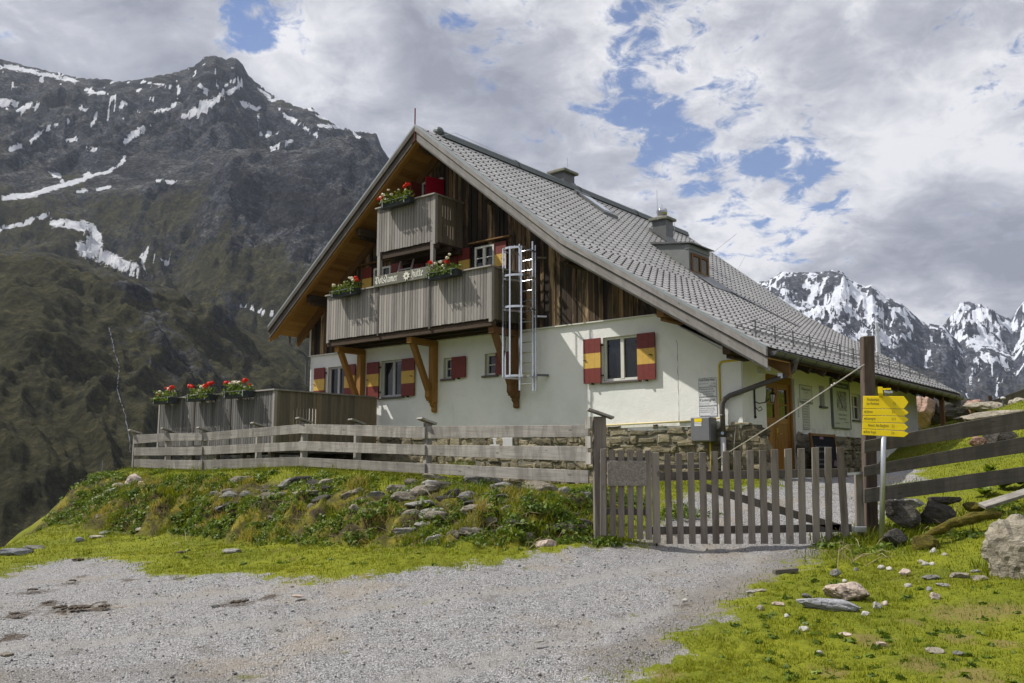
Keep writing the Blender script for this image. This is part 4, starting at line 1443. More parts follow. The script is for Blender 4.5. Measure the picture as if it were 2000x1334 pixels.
mb = MB(HUT)
slab(mb, -4.36, -3.5, 5.95, 7.25, .015, .035)
slab(mb, -3.75, -1.6, 7.0, 7.3, .026, .04)
mb.build('dormer_flashing', M['zinc'], dorm)
# gutter
mb = MB(HUT)
GXc, GZ0, GZ1 = 1.085, 2.125, 2.06
N = 9
for a in range(2):
    pass
ysg = np.linspace(-1.02, 13.15, 15)
for k in range(len(ysg) - 1):
    for j in range(N):
        t0, t1 = PI + PI * j / N, PI + PI * (j + 1) / N
        q = []
        for yy, tt in ((ysg[k], t0), (ysg[k], t1), (ysg[k + 1], t1), (ysg[k + 1], t0)):
            zz = GZ0 + (GZ1 - GZ0) * (yy + 1.02) / 14.17
            q.append((GXc + .085 * math.cos(tt), yy, zz + .085 * math.sin(tt)))
        mb.quad(q, .5)
for yy in (-1.02, 13.15):
    zz = GZ0 + (GZ1 - GZ0) * (yy + 1.02) / 14.17
    mb.prism([(GXc + .085 * math.cos(PI + PI * j / N), yy, zz + .085 * math.sin(PI + PI * j / N)) for j in range(N + 1)], (0, -.006, 0), .5)
mb.tube([(GXc + .09, -1.02, GZ0), (GXc + .09, 13.15, GZ1)], .012, 6, .5)
for yy in np.arange(-.6, 13, .8):
    zz = GZ0 + (GZ1 - GZ0) * (yy + 1.02) / 14.17
    mb.tube([(GXc + .092 * math.cos(PI + PI * j / 8), yy, zz + .092 * math.sin(PI + PI * j / 8)) for j in range(9)], .008, 4, .5)
mb.build('gutter', M['zinc'], hut)
mb = MB(HUT)
mb.tube([(GXc, .02, 2.08), (GXc, .02, 1.93), (1.06, .02, 1.85), (.98, .01, 1.79), (.86, 0, 1.74), (-.24, -.13, 1.40), (-.34, -.135, 1.34), (-.40, -.135, 1.26), (-.415, -.135, 1.15), (-.415, -.135, .56)], [.052, .052, .052, .052, .052, .052, .052, .052, .052, .052], 12, .5)
mb.tube([(GXc, .02, 2.1), (GXc, .02, 1.97)], .075, 12, .5)
mb.tube([(-.415, -.135, 1.02), (-.415, -.135, .98)], .056, 12, .5)
dp = mb.build('downpipe', M['pipe'], hut, smooth=True)
mb = MB(HUT)
mb.tube([(-.415, -.135, .56), (-.415, -.135, -.45)], .058, 12, .5)
mb.build('downpipe_foot', M['pvc'], dp, smooth=True)
mb = MB(HUT)
mb.box(.76, .86, -.055, .055, 1.70, 1.80, .5)
mb.build('pipe_clamp', M['steel'], dp)
mb = MB(HUT)
mb.tube([(-.405, -.187, .64), (-.403, -.192, .64)], .032, 12)
mb.build('round_sticker', M['lens'], dp)
# left eaves gutter end and pipe
mb = MB(HUT)
mb.tube([(-14.72, -.95, 4.0), (-14.72, 12.5, 3.95)], .07, 10, .5)
mb.tube([(-14.72, -.3, 3.95), (-14.72, -.3, 3.70), (-14.6, -.25, 3.55), (-14.2, -.12, 3.32), (-14.1, -.1, 3.2), (-14.1, -.1, 2.4)], .04, 8, .5)
mb.build('gutter', M['zinc'], hut)


# ---- windows and shutters on the gable
def shutter(par, x0, x1, z0, z1, style, hinge_right):
    mb = MB(HUT)
    h = (z1 - z0)
    if style == 'stripe':
        b = [(z0, z0 + h * .335, 0), (z0 + h * .335, z0 + h * .67, 1), (z0 + h * .67, z1, 0)]
    else:
        b = [(z0, z1, 0)]
    n = 3
    for i in range(n):
        xa, xb = x0 + (x1 - x0) * i / n, x0 + (x1 - x0) * (i + 1) / n
        for za, zb, mi in b:
            mb.box(xa + .0015, xb - .0015, -.085, -.05, za, zb, R_.random(), mi)
    for zz in (z0 + h * .16, z0 + h * .84):
        mb.box(x0 + .02, x1 - .02, -.05, -.025, zz - .04, zz + .04, .5, 0)
        hx = x1 if hinge_right else x0
        mb.box(hx - .05, hx + .05, -.058, -.02, zz - .015, zz + .015, .5, 2)
    mb.box((x0 + x1) / 2 - .02, (x0 + x1) / 2 + .02, -.10, -.03, z0 - .035, z0 + .01, .5, 2)
    if style == 'stripe':
        hx = x0 + .06 if hinge_right else x1 - .09
        mb.tube([(hx - .05, -.10, z0 + h * .52), (hx, -.105, z0 + h * .53), (hx + .04, -.10, z0 + h * .50)], .009, 5, .5, 2)
    return mb.build('shutter', [M['red'], M['yellowp'], M['iron']], par)


def window(x0, x1, z0, z1, y, fm, bars=0, mull=True, sill=True, shut=(), tilt=False, name='window'):
    mb = MB(HUT)
    f = .055
    mb.box(x0, x0 + f, y - .05, y + .02, z0, z1)
    mb.box(x1 - f, x1, y - .05, y + .02, z0, z1)
    mb.box(x0 + f, x1 - f, y - .048, y + .018, z1 - f, z1)
    mb.box(x0 + f, x1 - f, y - .048, y + .018, z0, z0 + f * 1.3)
    xm = (x0 + x1) / 2
    if mull:
        mb.box(xm - .045, xm + .045, y - .055, y + .015, z0 + f, z1 - f)
    cells = [(x0 + f, xm - .045), (xm + .045, x1 - f)] if mull else [(x0 + f, x1 - f)]
    for k in range(bars):
        zz = z0 + (z1 - z0) * (k + 1) / (bars + 1)
        for a, b in cells:
            mb.box(a, b, y - .035, y + .01, zz - .014, zz + .014)
    w = mb.build(name, fm, hut, bevel=.004)
    mb = MB(HUT)
    for a, b in cells:
        mb.box(a, b, y - .012, y - .004, z0 + f, z1 - f)
    mb.build('pane', M['glass'], w)
    if sill:
        mb = MB(HUT)
        mb.box(x0 - .06, x1 + .05, -.07, max(y, .02) - .02, z0 - .045, z0 + .004)
        mb.build('sill', M['sill'], w, bevel=.006)
    for a, b, za, zb, st, hr in shut:
        shutter(w, a, b, za, zb, st, hr)
    return w


window(-13.2, -12.36, 1.86, 2.88, .12, M['frame_grey'], 0, True, True, [(-13.76, -13.27, 1.86, 2.88, 'stripe', True), (-12.36, -11.90, 1.87, 2.89, 'stripe', False)])
window(-10.87, -9.955, 1.86, 2.90, .12, M['frame_grey'], 0, True, True, [(-11.39, -10.89, 1.85, 2.88, 'stripe', True), (-9.96, -9.47, 1.855, 2.885, 'stripe', False)])
window(-8.45, -8.08, 2.235, 2.80, .14, M['frame'], 1, False, True, [(-8.08, -7.60, 2.235, 2.79, 'plain', False)])
window(-7.0, -6.58, 2.235, 2.80, .14, M['frame'], 1, False, True, [(-6.57, -6.09, 2.235, 2.79, 'plain', False)])
window(-3.40, -2.44, 1.87, 2.89, .11, M['frame'], 0, True, True, [(-3.895, -3.42, 1.855, 2.885, 'stripe', True), (-2.45, -2.0, 1.85, 2.885, 'stripe', False)])
# upper floor: windows set proud of the boards
window(-7.27, -6.61, 4.66, 5.60, -.06, M['frame'], 2, True, True, [(-7.86, -7.47, 4.69, 5.64, 'stripe', True), (-6.61, -6.23, 4.68, 5.62, 'stripe', False)])
window(-11.16, -10.45, 4.70, 5.58, -.06, M['frame'], 2, True, True, [(-11.67, -11.27, 4.70, 5.66, 'stripe', True), (-10.43, -9.98, 4.69, 5.62, 'stripe', False)])
window(-9.05, -8.30, 3.55, 5.45, -.06, M['frame'], 3, True, False, [(-9.62, -9.12, 3.6, 5.5, 'plain', True), (-8.26, -7.90, 3.6, 5.5, 'plain', False)])
for a_, b_, z_ in ((-7.45, -6.05, 5.70), (-11.8, -9.9, 5.74)):
    mb = MB(HUT)
    mb.box(a_, b_, -.16, -.03, z_, z_ + .035)
    mb.build('window_hood', M['brownbeam'], hut)
tw = window(-9.24, -8.46, 6.75, 7.74, -.06, M['frame'], 1, True, False)
for hx, dx, dy in ((-8.45, -.17, -.52), (-9.26, .06, -.52)):
    mb = MB(HUT)
    a, b = Vector((hx, -.06, 0)), Vector((hx + dx, -.06 + dy, 0))
    for z0, z1, mi in ((6.80, 7.05, 1), (7.05, 7.68, 0)):
        n_ = (b - a).cross(Vector((0, 0, 1))).normalized() * .018
        mb.obox(((a + b) / 2) + Vector((0, 0, (z0 + z1) / 2)), (b - a) / 2, n_, (0, 0, (z1 - z0) / 2), .5, mi)
    mb.build('shutter', [M['crimson'] if hx > -9 else M['red'], M['yellowp']], tw)
# tilted sash leaning behind the name board
mb = MB(HUT)
for a, b in (((-9.55, -.75, 4.75), (-9.55, -.55, 5.55)), ((-9.05, -.75, 4.75), (-9.05, -.55, 5.55)), ((-9.55, -.75, 4.78), (-9.05, -.75, 4.78)), ((-9.55, -.63, 5.22), (-9.05, -.63, 5.22)), ((-9.55, -.55, 5.55), (-9.05, -.55, 5.55))):
    mb.bar(a, b, .035, .035)
mb.build('sash', M['frame_grey'], hut)


# ---- balconies
def board_panel(x0, x1, y, z0, z1, n=None, slots=None):
    mb = MB(HUT)
    n = n or max(1, round(abs(x1 - x0) / .1))
    for i in range(n):
        a, b = x0 + (x1 - x0) * (i + .075) / n, x0 + (x1 - x0) * (i + .925) / n
        mb.box(a, b, y, y + .022, z0 + R_.uniform(-.006, .006), z1, None, 0, 2)
    for zz in (z0 + .15, z1 - .12):
        mb.box(x0, x1, y + .022, y + .062, zz - .04, zz + .04, .2, 0, 0)
    return mb


def balcony(x0, x1, z0, z1, zf, splits, side_r, side_l):
    mb = MB(HUT)
    mb.box(x0, x1, -1.06, -.05, zf - .02, zf + .03, .4, 0, 0)
    for yy in (-1.02, -.55, -.15):
        mb.box(x0 - .05, x1 + .05, yy - .06, yy + .06, zf - .15, zf - .022, None, 0, 0)
    bal = mb.build('balcony', M['darkbeam'], hut)
    xs = [x0] + splits + [x1]
    for a, b in zip(xs[:-1], xs[1:]):
        board_panel(a + .03, b - .03, -1.12, z0, z1).build('panel', M['silver'], bal)
    for a in splits:
        mb = MB(HUT)
        mb.box(a - .03, a + .03, -1.13, -1.03, z0 - .06, z1, .15, 0, 2)
        mb.build('baluster', M['old'], bal)
    for a in (x0, x1):
        mb = MB(HUT)
        mb.box(a - .045, a + .045, -1.125, -1.03, z0 - .08, z1, .55, 0, 2)
        mb.build('corner_post', M['silver'], bal)
    mb = MB(HUT)
    mb.box(x0 - .09, x1 + .06, -1.18, -1.03, z1, z1 + .035, .8, 0, 0)
    if side_r:
        mb.box(x1 - .03, x1 + .06, -1.028, -.03, z1, z1 + .034, .4, 0, 1)
    if side_l:
        mb.box(x0 - .07, x0 + .02, -1.028, -.03, z1, z1 + .034, .4, 0, 1)
    mb.build('handrail', M['silver'], bal)
    for on, a in ((side_r, x1), (side_l, x0)):
        if not on:
            continue
        mb = MB(HUT)
        n = 10
        for i in range(n):
            y0, y1 = -1.03 + .98 * i / n, -1.03 + .98 * (i + 1) / n
            if 2 <= i <= 6 and on == 2:
                for za, zb in ((z0, z0 + .16), (z0 + .52, z0 + .66), (z1 - .2, z1)):
                    mb.box(a - .012, a + .012, y0 + .003, y0 + .027, za, zb, None, 0, 2)
                mb.box(a - .012, a + .012, y0 + .027, y1 - .003, z0, z1, None, 0, 2)
            else:
                mb.box(a - .012, a + .012, y0 + .003, y1 - .003, z0, z1, None, 0, 2)
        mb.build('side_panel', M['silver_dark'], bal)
    return bal


lowb = balcony(-11.88, -5.85, 3.46, 4.715, 3.44, [-9.80, -7.88], 1, 1)
uppb = balcony(-9.86, -7.76, 5.66, 6.875, 5.63, [], 2, 1)
for a in (-9.83, -7.83):
    mb = MB(HUT)
    mb.box(a - .05, a + .05, -1.12, -1.02, 3.46, 5.68, None, 0, 2)
    mb.build('post', M['silver'], uppb)
# towel rail on the upper parapet
mb = MB(HUT)
for a in (-9.80, -9.55):
    mb.box(a - .012, a + .012, -1.10, -1.08, 6.91, 7.13)
mb.box(-9.80, -9.55, -1.10, -1.08, 7.11, 7.13)
mb.build('rail_frame', M['frame'], uppb)
# shelf and boxes standing on the lower balcony, in its shade
# brackets below the lower balcony
for a in (-11.60, -8.72, -5.92):
    mb = MB(HUT)
    mb.box(a - .085, a + .085, -.20, -.01, 1.62, 3.29, None, 0, 2)
    mb.prism([(a - .07, -.165, 1.62), (a - .07, -.01, 1.62), (a - .07, -.01, 1.38), (a - .07, -.07, 1.37), (a - .07, -.10, 1.41), (a - .07, -.10, 1.50), (a - .07, -.165, 1.56)], (.14, 0, 0), .4)
    mb.prism([(a - .075, -.34, 2.02), (a - .075, -.20, 1.95), (a - .075, -.20, 1.68), (a - .075, -.27, 1.66), (a - .075, -.30, 1.72), (a - .075, -.34, 1.76)], (.15, 0, 0), .2)
    mb.bar((a, -.27, 1.93), (a, -.90, 3.20), .15, .13, (0, 1, 0))
    mb.box(a - .09, a + .09, -1.02, -.012, 3.125, 3.285, None, 0, 1)
    mb.build('bracket', M['honey'] if a < -6 else M['brownbeam'], hut, bevel=.008)
# ---- side wall: door, windows
mb = MB(HUT)
mb.box(-.20, -.06, 1.09, 1.17, -.30, 1.95)
mb.box(-.20, -.06, 2.58, 2.66, -.30, 1.95)
mb.box(-.20, -.055, 1.17, 2.58, 1.78, 1.95)
for y0, y1 in ((1.17, 1.875), (1.885, 2.58)):
    mb.box(-.15, -.10, y0, y0 + .13, -.28, 1.78)
    mb.box(-.15, -.10, y1 - .13, y1, -.28, 1.78)
    mb.box(-.15, -.10, y0 + .13, y1 - .13, 1.66, 1.78)
    mb.box(-.15, -.10, y0 + .13, y1 - .13, .90, 1.02)
    mb.box(-.14, -.11, y0 + .13, y1 - .13, 1.31, 1.345)
    for k in range(5):
        ya, yb = y0 + .13 + (y1 - y0 - .26) * k / 5, y0 + .13 + (y1 - y0 - .26) * (k + 1) / 5
        mb.box(-.135, -.108, ya + .003, yb - .003, -.28, .90, None, 0, 2)
door = mb.build('door', M['door'], hut, bevel=.005)
mb = MB(HUT)
for y0, y1 in ((1.30, 1.745), (2.015, 2.45)):
    mb.box(-.132, -.125, y0, y1, 1.02, 1.66)
mb.build('pane', M['glass'], door)
mb = MB(HUT)
mb.box(-.10, -.085, 1.81, 1.85, .55, .80)
mb.tube([(-.09, 1.83, .68), (-.04, 1.83, .68), (-.04, 1.93, .67)], .010, 6)
mb.build('handle', M['brass'], door)
mb = MB(HUT)
mb.box(-.2, .55, 1.0, 2.75, -.38, -.26)
mb.build('door_step', M['plaster'], hut, bevel=.015)


def side_window(y0, y1, z0, z1):
    mb = MB(HUT)
    f = .055
    X0, X1 = -.14, -.08
    mb.box(X0, X1, y0, y0 + f, z0, z1)
    mb.box(X0, X1, y1 - f, y1, z0, z1)
    mb.box(X0, X1 - .003, y0 + f, y1 - f, z0, z0 + f)
    mb.box(X0, X1 - .003, y0 + f, y1 - f, z1 - f, z1)
    ym = (y0 + y1) / 2
    mb.box(X0, X1 + .004, ym - .035, ym + .035, z0 + f, z1 - f)
    zm = (z0 + z1) / 2 + .02
    for a, b in ((y0 + f, ym - .035), (ym + .035, y1 - f)):
        mb.box(X0 + .01, X1 - .01, a, b, zm - .016, zm + .016)
    w = mb.build('window', M['frame'], hut, bevel=.004)
    mb = MB(HUT)
    mb.box(-.12, -.112, y0 + f, y1 - f, z0 + f, z1 - f)
    mb.build('pane', M['glass'], w)
    mb = MB(HUT)
    mb.box(-.05, .06, y0 - .04, y1 + .04, z0 - .04, z0 + .003)
    mb.build('sill', M['sill'], w)


side_window(6.42, 7.17, 1.15, 1.84)
side_window(8.6, 9.35, 1.15, 1.82)
mb = MB(HUT)
mb.box(-.15, -.10, 4.17, 4.49, 1.40, 1.88)
nw = mb.build('niche_window', M['frame_grey'], hut)
mb = MB(HUT)
mb.box(-.04, .07, 4.12, 4.54, 1.35, 1.393)
mb.build('sill', M['sill'], nw)
# porch post under the far end of the eaves
mb = MB(HUT)
mb.box(.74, .86, 11.9, 12.02, -.2, rz(.8) - .3, None, 0, 2)
mb.build('porch_post', M['brownbeam'], hut)
# flue and aerials on the roof
mb = MB(HUT)
mb.tube([(-1.25, 12.9, rz(-1.25) - .1), (-1.25, 12.9, 4.18)], .075, 10)
mb.tube([(-1.25, 12.9, 4.18), (-1.25, 12.9, 4.62)], .05, 10)
mb.tube([(-1.25, 12.9, 4.36), (-1.25, 12.9, 4.40)], .09, 10)
mb.build('flue', M['steel'], hut)
for (x0, y0, z0), (x1, y1, z1) in (((-6.5, 8.0, 7.95), (-6.5, 8.0, 8.95)), ((-6.6, 9.3, 7.5), (-6.6, 9.3, 8.3)), ((-8.6, 5.9, 9.3), (-8.6, 5.9, 9.95)), ((-6.1, 12.9, 6.95), (-5.9, 13.3, 7.65)), ((-4.3, 7.25, 6.30), (-3.8, 8.1, 7.05)), ((-1.1, 13.1, 4.0), (-1.1, 13.1, 5.6))):
    mb = MB(HUT)
    mb.tube([(x0, y0, z0), (x1, y1, z1)], .007, 5)
    mb.build('lightning_rod', M['steel'], hut)
mb = MB(HUT)
mb.tube([(-8.46, VF - .05, 8.45), (-8.46, VF - .05, 9.36)], .018, 6)
mb.tube([(-8.44, VF - .05, 8.48), (-8.6, VF - .03, 8.42)], .012, 6)
mb.build('roof_spike', M['red'], hut)
mb = MB(HUT)
mb.tube([(-7.9, VF + .2, rz(-7.9) + .05), (-8.3, .2, 9.05), (-8.35, 3, 9.02)], .006, 4)
mb.tube([(-7.98, 6.2, rz(-7.98) + .04), (-7.0, 6.8, rz(-7) + .05), (-6.6, 8.0, rz(-6.6) + .05)], .008, 4)
mb.build('lightning_cable', M['steel'], hut)

# ================================================================== LETTERING
def text_mesh(s):
    cu = bpy.data.curves.new('glyphs', 'FONT')
    cu.body = s
    cu.size = 1
    cu.resolution_u = 2
    ob = bpy.data.objects.new('glyphs', cu)
    me = bpy.data.meshes.new_from_object(ob)
    V = np.array([v.co[:] for v in me.vertices]) if len(me.vertices) else np.zeros((0, 3))
    F = [tuple(p.vertices) for p in me.polygons]
    bpy.data.objects.remove(ob)
    bpy.data.meshes.remove(me)
    bpy.data.curves.remove(cu)
    return V, F


def lettering(lines, ex, ey, mat, parent, fr=HUT, bold=0):
    """lines: (text, origin of its lower left corner, height, width or None); one mesh of flat letters"""
    mb = MB(fr)
    ex, ey = Vector(ex).normalized(), Vector(ey).normalized()
    nn = ex.cross(ey)
    for s, p, h, w in lines:
        V, F = text_mesh(s)
        if not len(V):
            continue
        x0, x1 = V[:, 0].min(), V[:, 0].max()
        sy = h / .72
        sx = (w / (x1 - x0)) if w else sy
        for q in range(bold + 1):
            b = len(mb.v)
            off = Vector(p) + ex * (q * h * .06) + nn * (q * .0004)
            for v in V:
                mb.v.append(tuple(off + ex * ((v[0] - x0) * sx) + ey * (v[1] * sy)))
            for f in F:
                mb.face([b + i for i in f], [(0, 0)] * len(f), .5)
    return mb.build('lettering', mat, parent)


# ================================================================== THINGS FIXED TO THE HUT
def hthing(name, label, cat, x, y, z, group=None):
    return thing(name, label, cat, hpt(x, y, z), HUT_A, group)


# name board in broken letters
BL = {'P': ([[(0, 1.1), (.15, 1.38), (.32, 1.2), (.32, .05), (.12, -.22)], [(.32, 1.12), (.62, 1.42), (.95, 1.15), (.95, .35), (.62, .05), (.36, .2)], [(-.02, .62), (.14, .45), (.04, .12)]], 1.2),
      'o': ([[(.1, .82), (.1, .2), (.35, 0)], [(.1, .8), (.35, 1), (.6, .8), (.6, .2), (.35, 0)]], .8), 't': ([[(.2, 1.38), (.2, .2), (.4, 0), (.5, .12)], [(0, .95), (.46, .95)]], .58),
      's': ([[(.55, .9), (.35, 1), (.12, .8), (.15, .62), (.5, .42), (.5, .18), (.3, 0), (.05, .12)]], .7), 'd': ([[(.05, 1.55), (.3, 1.32), (.6, .85), (.6, .2), (.35, 0), (.1, .2), (.1, .7), (.36, .95)]], .8),
      'a': ([[(.1, .85), (.35, 1), (.55, .85), (.55, .15), (.74, .05)], [(.55, .5), (.15, .4), (.12, .12), (.3, 0), (.55, .2)]], .84), 'm': ([[(.02, .92), (.15, .85), (.15, .03)], [(.15, .8), (.35, 1), (.5, .85), (.5, .03)], [(.5, .8), (.7, 1), (.85, .85), (.85, .1), (1, 0)]], 1.1),
      'e': ([[(.12, .45), (.55, .65), (.5, .85), (.32, 1), (.12, .8), (.12, .2), (.35, 0), (.58, .15)]], .7), 'r': ([[(.02, .92), (.18, .85), (.18, .1), (.3, 0)], [(.18, .75), (.4, 1), (.55, .85)]], .66),
      'H': ([[(0, 1.2), (.25, 1.42), (.32, 1.1), (.32, .3), (.1, 0)], [(.32, .9), (.6, 1.05), (.82, .8), (.82, .2), (.55, -.3), (.3, -.35)], [(.32, 1.32), (.62, 1.48)], [(-.05, .1), (.3, .04)]], 1.06),
      'u': ([[(.1, .98), (.1, .2), (.3, 0), (.52, .2)], [(.55, .98), (.55, .1), (.7, 0)], [(.13, 1.36), (.17, 1.28)], [(.5, 1.36), (.54, 1.28)]], .84)}
nb_t = hthing('name_board', 'grey wooden name board with pale broken letters on the lower balcony', 'sign', -8.82, -1.2, 4.70)
mb = MB(HUT)
mb.box(-9.885, -7.755, -1.215, -1.185, 4.70, 4.995, .45, 0, 0)
M['namewood'] = mat_wood('greenish_grey_board', [(0, (.10, .105, .085)), (.5, (.135, .135, .11)), (1, (.18, .17, .145))], .4, .2, (.17, .165, .14), .5)
mb.build('board', M['namewood'], nb_t, bevel=.006)
mb = MB(HUT)
NIB = Vector((math.cos(.72), 0, math.sin(.72)))


def blackletter(word, x, z, xh):
    for ch in word:
        st, adv = BL[ch]
        for s_ in st:
            for (ax, az), (bx, bz) in zip(s_[:-1], s_[1:]):
                a, b = Vector((x + ax * xh * .86, -1.2185, z + az * xh)), Vector((x + bx * xh * .86, -1.2185, z + bz * xh))
                nbv = NIB * (.125 * xh)
                q = [a - nbv, a + nbv, b + nbv, b - nbv]
                if (q[1] - q[0]).cross(q[2] - q[0]).y > 0:
                    q.reverse()
                o = Vector((0, -R_.random() * .0016, 0))
                mb.quad([p + o for p in q], .5)
        x += adv * xh * .86
    return x


blackletter('Potsdamer', -9.82, 4.775, .134)
blackletter('Hutte', -8.46, 4.785, .134)
mb.build('lettering', M['lettering'], nb_t)
mb = MB(HUT)
cx_, cz_ = -8.635, 4.85
for k in range(9):
    th = k * 2 * PI / 9 + .3
    L = .125 if k % 2 else .14
    d = Vector((math.cos(th), 0, math.sin(th)))
    s_ = Vector((-d.z, 0, d.x)) * .027
    c0 = Vector((cx_, -1.219 - k * .0004, cz_))
    mb.prism([c0 + d * .035 - s_ * .5, c0 + d * L * .6 - s_, c0 + d * L, c0 + d * L * .6 + s_, c0 + d * .035 + s_ * .5], (0, -.008, 0), .5)
mb.build('edelweiss_petals', M['lettering'], nb_t)
mb = MB(HUT)
mb.ball((cx_, -1.226, cz_), .04, 8, 6, (1, .4, 1))
M['olive'] = mat_plain('olive_paint', (.16, .17, .05), .7, 0, .2, 20)
mb.build('edelweiss_centre', M['olive'], nb_t)

# escape ladder with hoops
lad = hthing('escape_ladder', 'aluminium escape ladder with safety hoops fixed to the gable', 'ladder', -5.42, -.25, 1.78)
LX0, LX1, LY = -5.63, -5.22, -.26
for a in (LX0, LX1):
    mb = MB(HUT)
    mb.box(a - .022, a + .022, LY - .03, LY + .03, 1.78 if a == LX0 else 1.74, 5.40)
    mb.build('rail', M['alu'], lad)
mb = MB(HUT)
mb.box(LX1 + .06, LX1 + .08, LY - .01, LY + .05, 1.74, 5.30)
mb.build('safety_rail', M['alu'], lad)
for k in range(14):
    mb = MB(HUT)
    z = 1.93 + k * .252
    mb.tube([(LX0 + .02, LY, z), (LX1 - .02, LY, z)], .017, 8)
    mb.build('rung', M['alu'], lad)
hoop = lambda th, r=.36: ((LX0 + LX1) / 2 - .02 + r * math.cos(th), LY - .34 + .40 * math.sin(th) * -1 if False else LY - .33 - .36 * math.sin(th))
for z in (5.15, 4.48, 3.72, 2.07):
    mb = MB(HUT)
    pts_ = [(LX0 - .005, LY, z)] + [(*hoop(PI - PI * j / 12), z) for j in range(13)] + [(LX1 + .005, LY, z)]
    for a, b in zip(pts_[:-1], pts_[1:]):
        mb.bar(a, b, .008, .05)
    mb.build('hoop', M['alu'], lad)
for th in (PI * .97, PI * .72, PI * .45, PI * .2):
    mb = MB(HUT)
    x, y = hoop(th, .355)
    mb.box(x - .02, x + .02, y - .004, y + .004, 2.05, 5.18)
    mb.build('cage_strap', M['alu'], lad)
for z in (5.0, 3.55, 2.12):
    for a in (LX0, LX1):
        mb = MB(HUT)
        mb.bar((a, LY, z), (a + (.22 if a == LX1 else -.02), -.02, z), .03, .04)
        mb.build('wall_bracket', M['steel'], lad)
mb = MB(HUT)
mb.bar((LX1 + .02, LY + .02, 2.13), (LX1 + .28, -.03, 2.12), .03, .05)
mb.build('release_lever', M['zinc'], lad)
mb = MB(HUT)
mb.obox((-5.52, -.62, 5.23), (.06, 0, .02), (0, .05, 0), (-.01, 0, .012))
mb.build('warning_tag', M['white'], lad)

# gas cabinet and its yellow pipe
cab = hthing('gas_cabinet', 'grey steel gas cabinet on the stone plinth near the house corner', 'utility box', -.74, -.2, .47)
mb = MB(HUT)
mb.box(-1.03, -.585, -.36, -.06, .475, .97, .5)
mb.build('cabinet_body', M['box'], cab, bevel=.012)
mb = MB(HUT)
mb.box(-1.015, -.60, -.375, -.362, .49, .955, .5)
mb.build('cabinet_door', M['box'], cab, bevel=.005)
mb = MB(HUT)
mb.box(-.93, -.76, -.380, -.376, .875, .945)
mb.build('yellow_label', M['signyel'], cab)
mb = MB(HUT)
for k in range(3):
    mb.box(-.93, -.77, -.380, -.376, .79 + k * .028, .808 + k * .028)
mb.build('white_label', M['white'], cab)
pipe = tag(None or (lambda m_: m_)(MB(HUT)), None) if False else None
mb = MB(HUT)
arc = [(-.50 - .0 + .10 - .10 * math.cos(t), -.05, 2.02 + .10 * math.sin(t)) for t in np.linspace(0, PI / 2, 6)]
mb.tube([(-.50, -.05, 1.02), (-.50, -.05, 2.02)] + arc[1:] + [(.0, -.05, 2.13), (.06, .03, 2.135), (.06, .8, 2.13)], .022, 10, .5)
mb.tube([(-.50, -.05, 1.03), (-.50, -.07, .96), (-.585, -.12, .93)], .012, 6, .5)
tag(mb.build('gas_pipe', M['gas'], None, hpt(-.5, -.05, 1.0), True), 'yellow gas pipe running up the white gable beside the downpipe', 'pipe')
mb = MB(HUT)
mb.tube([(-3.35, -.05, .885), (-2.0, -.05, .905), (-1.03, -.06, .915)], .020, 8, .5)
M['creampipe'] = mat_plain('cream_pipe', (.55, .47, .24), .5, 0, .1, 8)
tag(mb.build('gas_pipe', M['creampipe'], None, hpt(-2, -.05, .9), True), 'cream coloured pipe lying along the top of the stone plinth', 'pipe')
mb = MB(HUT)
mb.tube([(-.68, -.2, .48), (-.68, -.18, -.3)], .018, 8, .5)
tag(mb.build('gas_pipe', M['gas'], None, hpt(-.68, -.2, -.3), True), 'short yellow pipe dropping from the grey gas cabinet', 'pipe')
mb = MB(HUT)
mb.tube([(-.16, -.02, 1.55), (-.17, -.02, .9), (-.20, -.1, .4), (-.24, -.1, -.3)], .006, 5, .5)
tag(mb.build('lightning_conductor', M['cable'], None, hpt(-.2, -.05, -.3), True), 'thin grey conductor wire running down the white house corner', 'wire')

# four enamel route plates
PL = [('white route plate topmost of the stack, headed Adolf-Pichler-Hütte', 1.612, 1.805, [('Adolf-Pichler-Hütte', .125, .065, .355), ('1. Std.', .06, .028, .09), ('über Fotscher Tal', .065, .02, .20), ('Alpenverein', .025, .018, .15)]),
      ('white route plate second from the top, naming the Schwarzhorn', 1.408, 1.608, [('Mutterer-Joch-', .145, .038, .33), ('Schwarzhorn 2 St', .09, .038, .345), ('u. Salfeins', .045, .03, .30), ('2½ Std. Alpenverein', .012, .022, .33)]),
      ('white route plate lettered Kastengrat, third of the stack', 1.218, 1.404, [('Kastengrat', .10, .062, .35), ('2½ St', .055, .02, .07), ('Sektion Potsdam', .055, .014, .22), ('Nr.', .018, .016, .05), ('Alpenverein', .02, .014, .22)]),
      ('grey dirty route plate lowest of the stack, just above the gas cabinet', 1.005, 1.214, [('Wildkopf, Hoher Kogel', .155, .028, .33), ('Fernerboden, Schönwald', .115, .028, .34), ('Westfalenhaus 4 Std', .075, .028, .31), ('über Joch', .04, .022, .14), ('Alpenverein', .012, .016, .22)])]
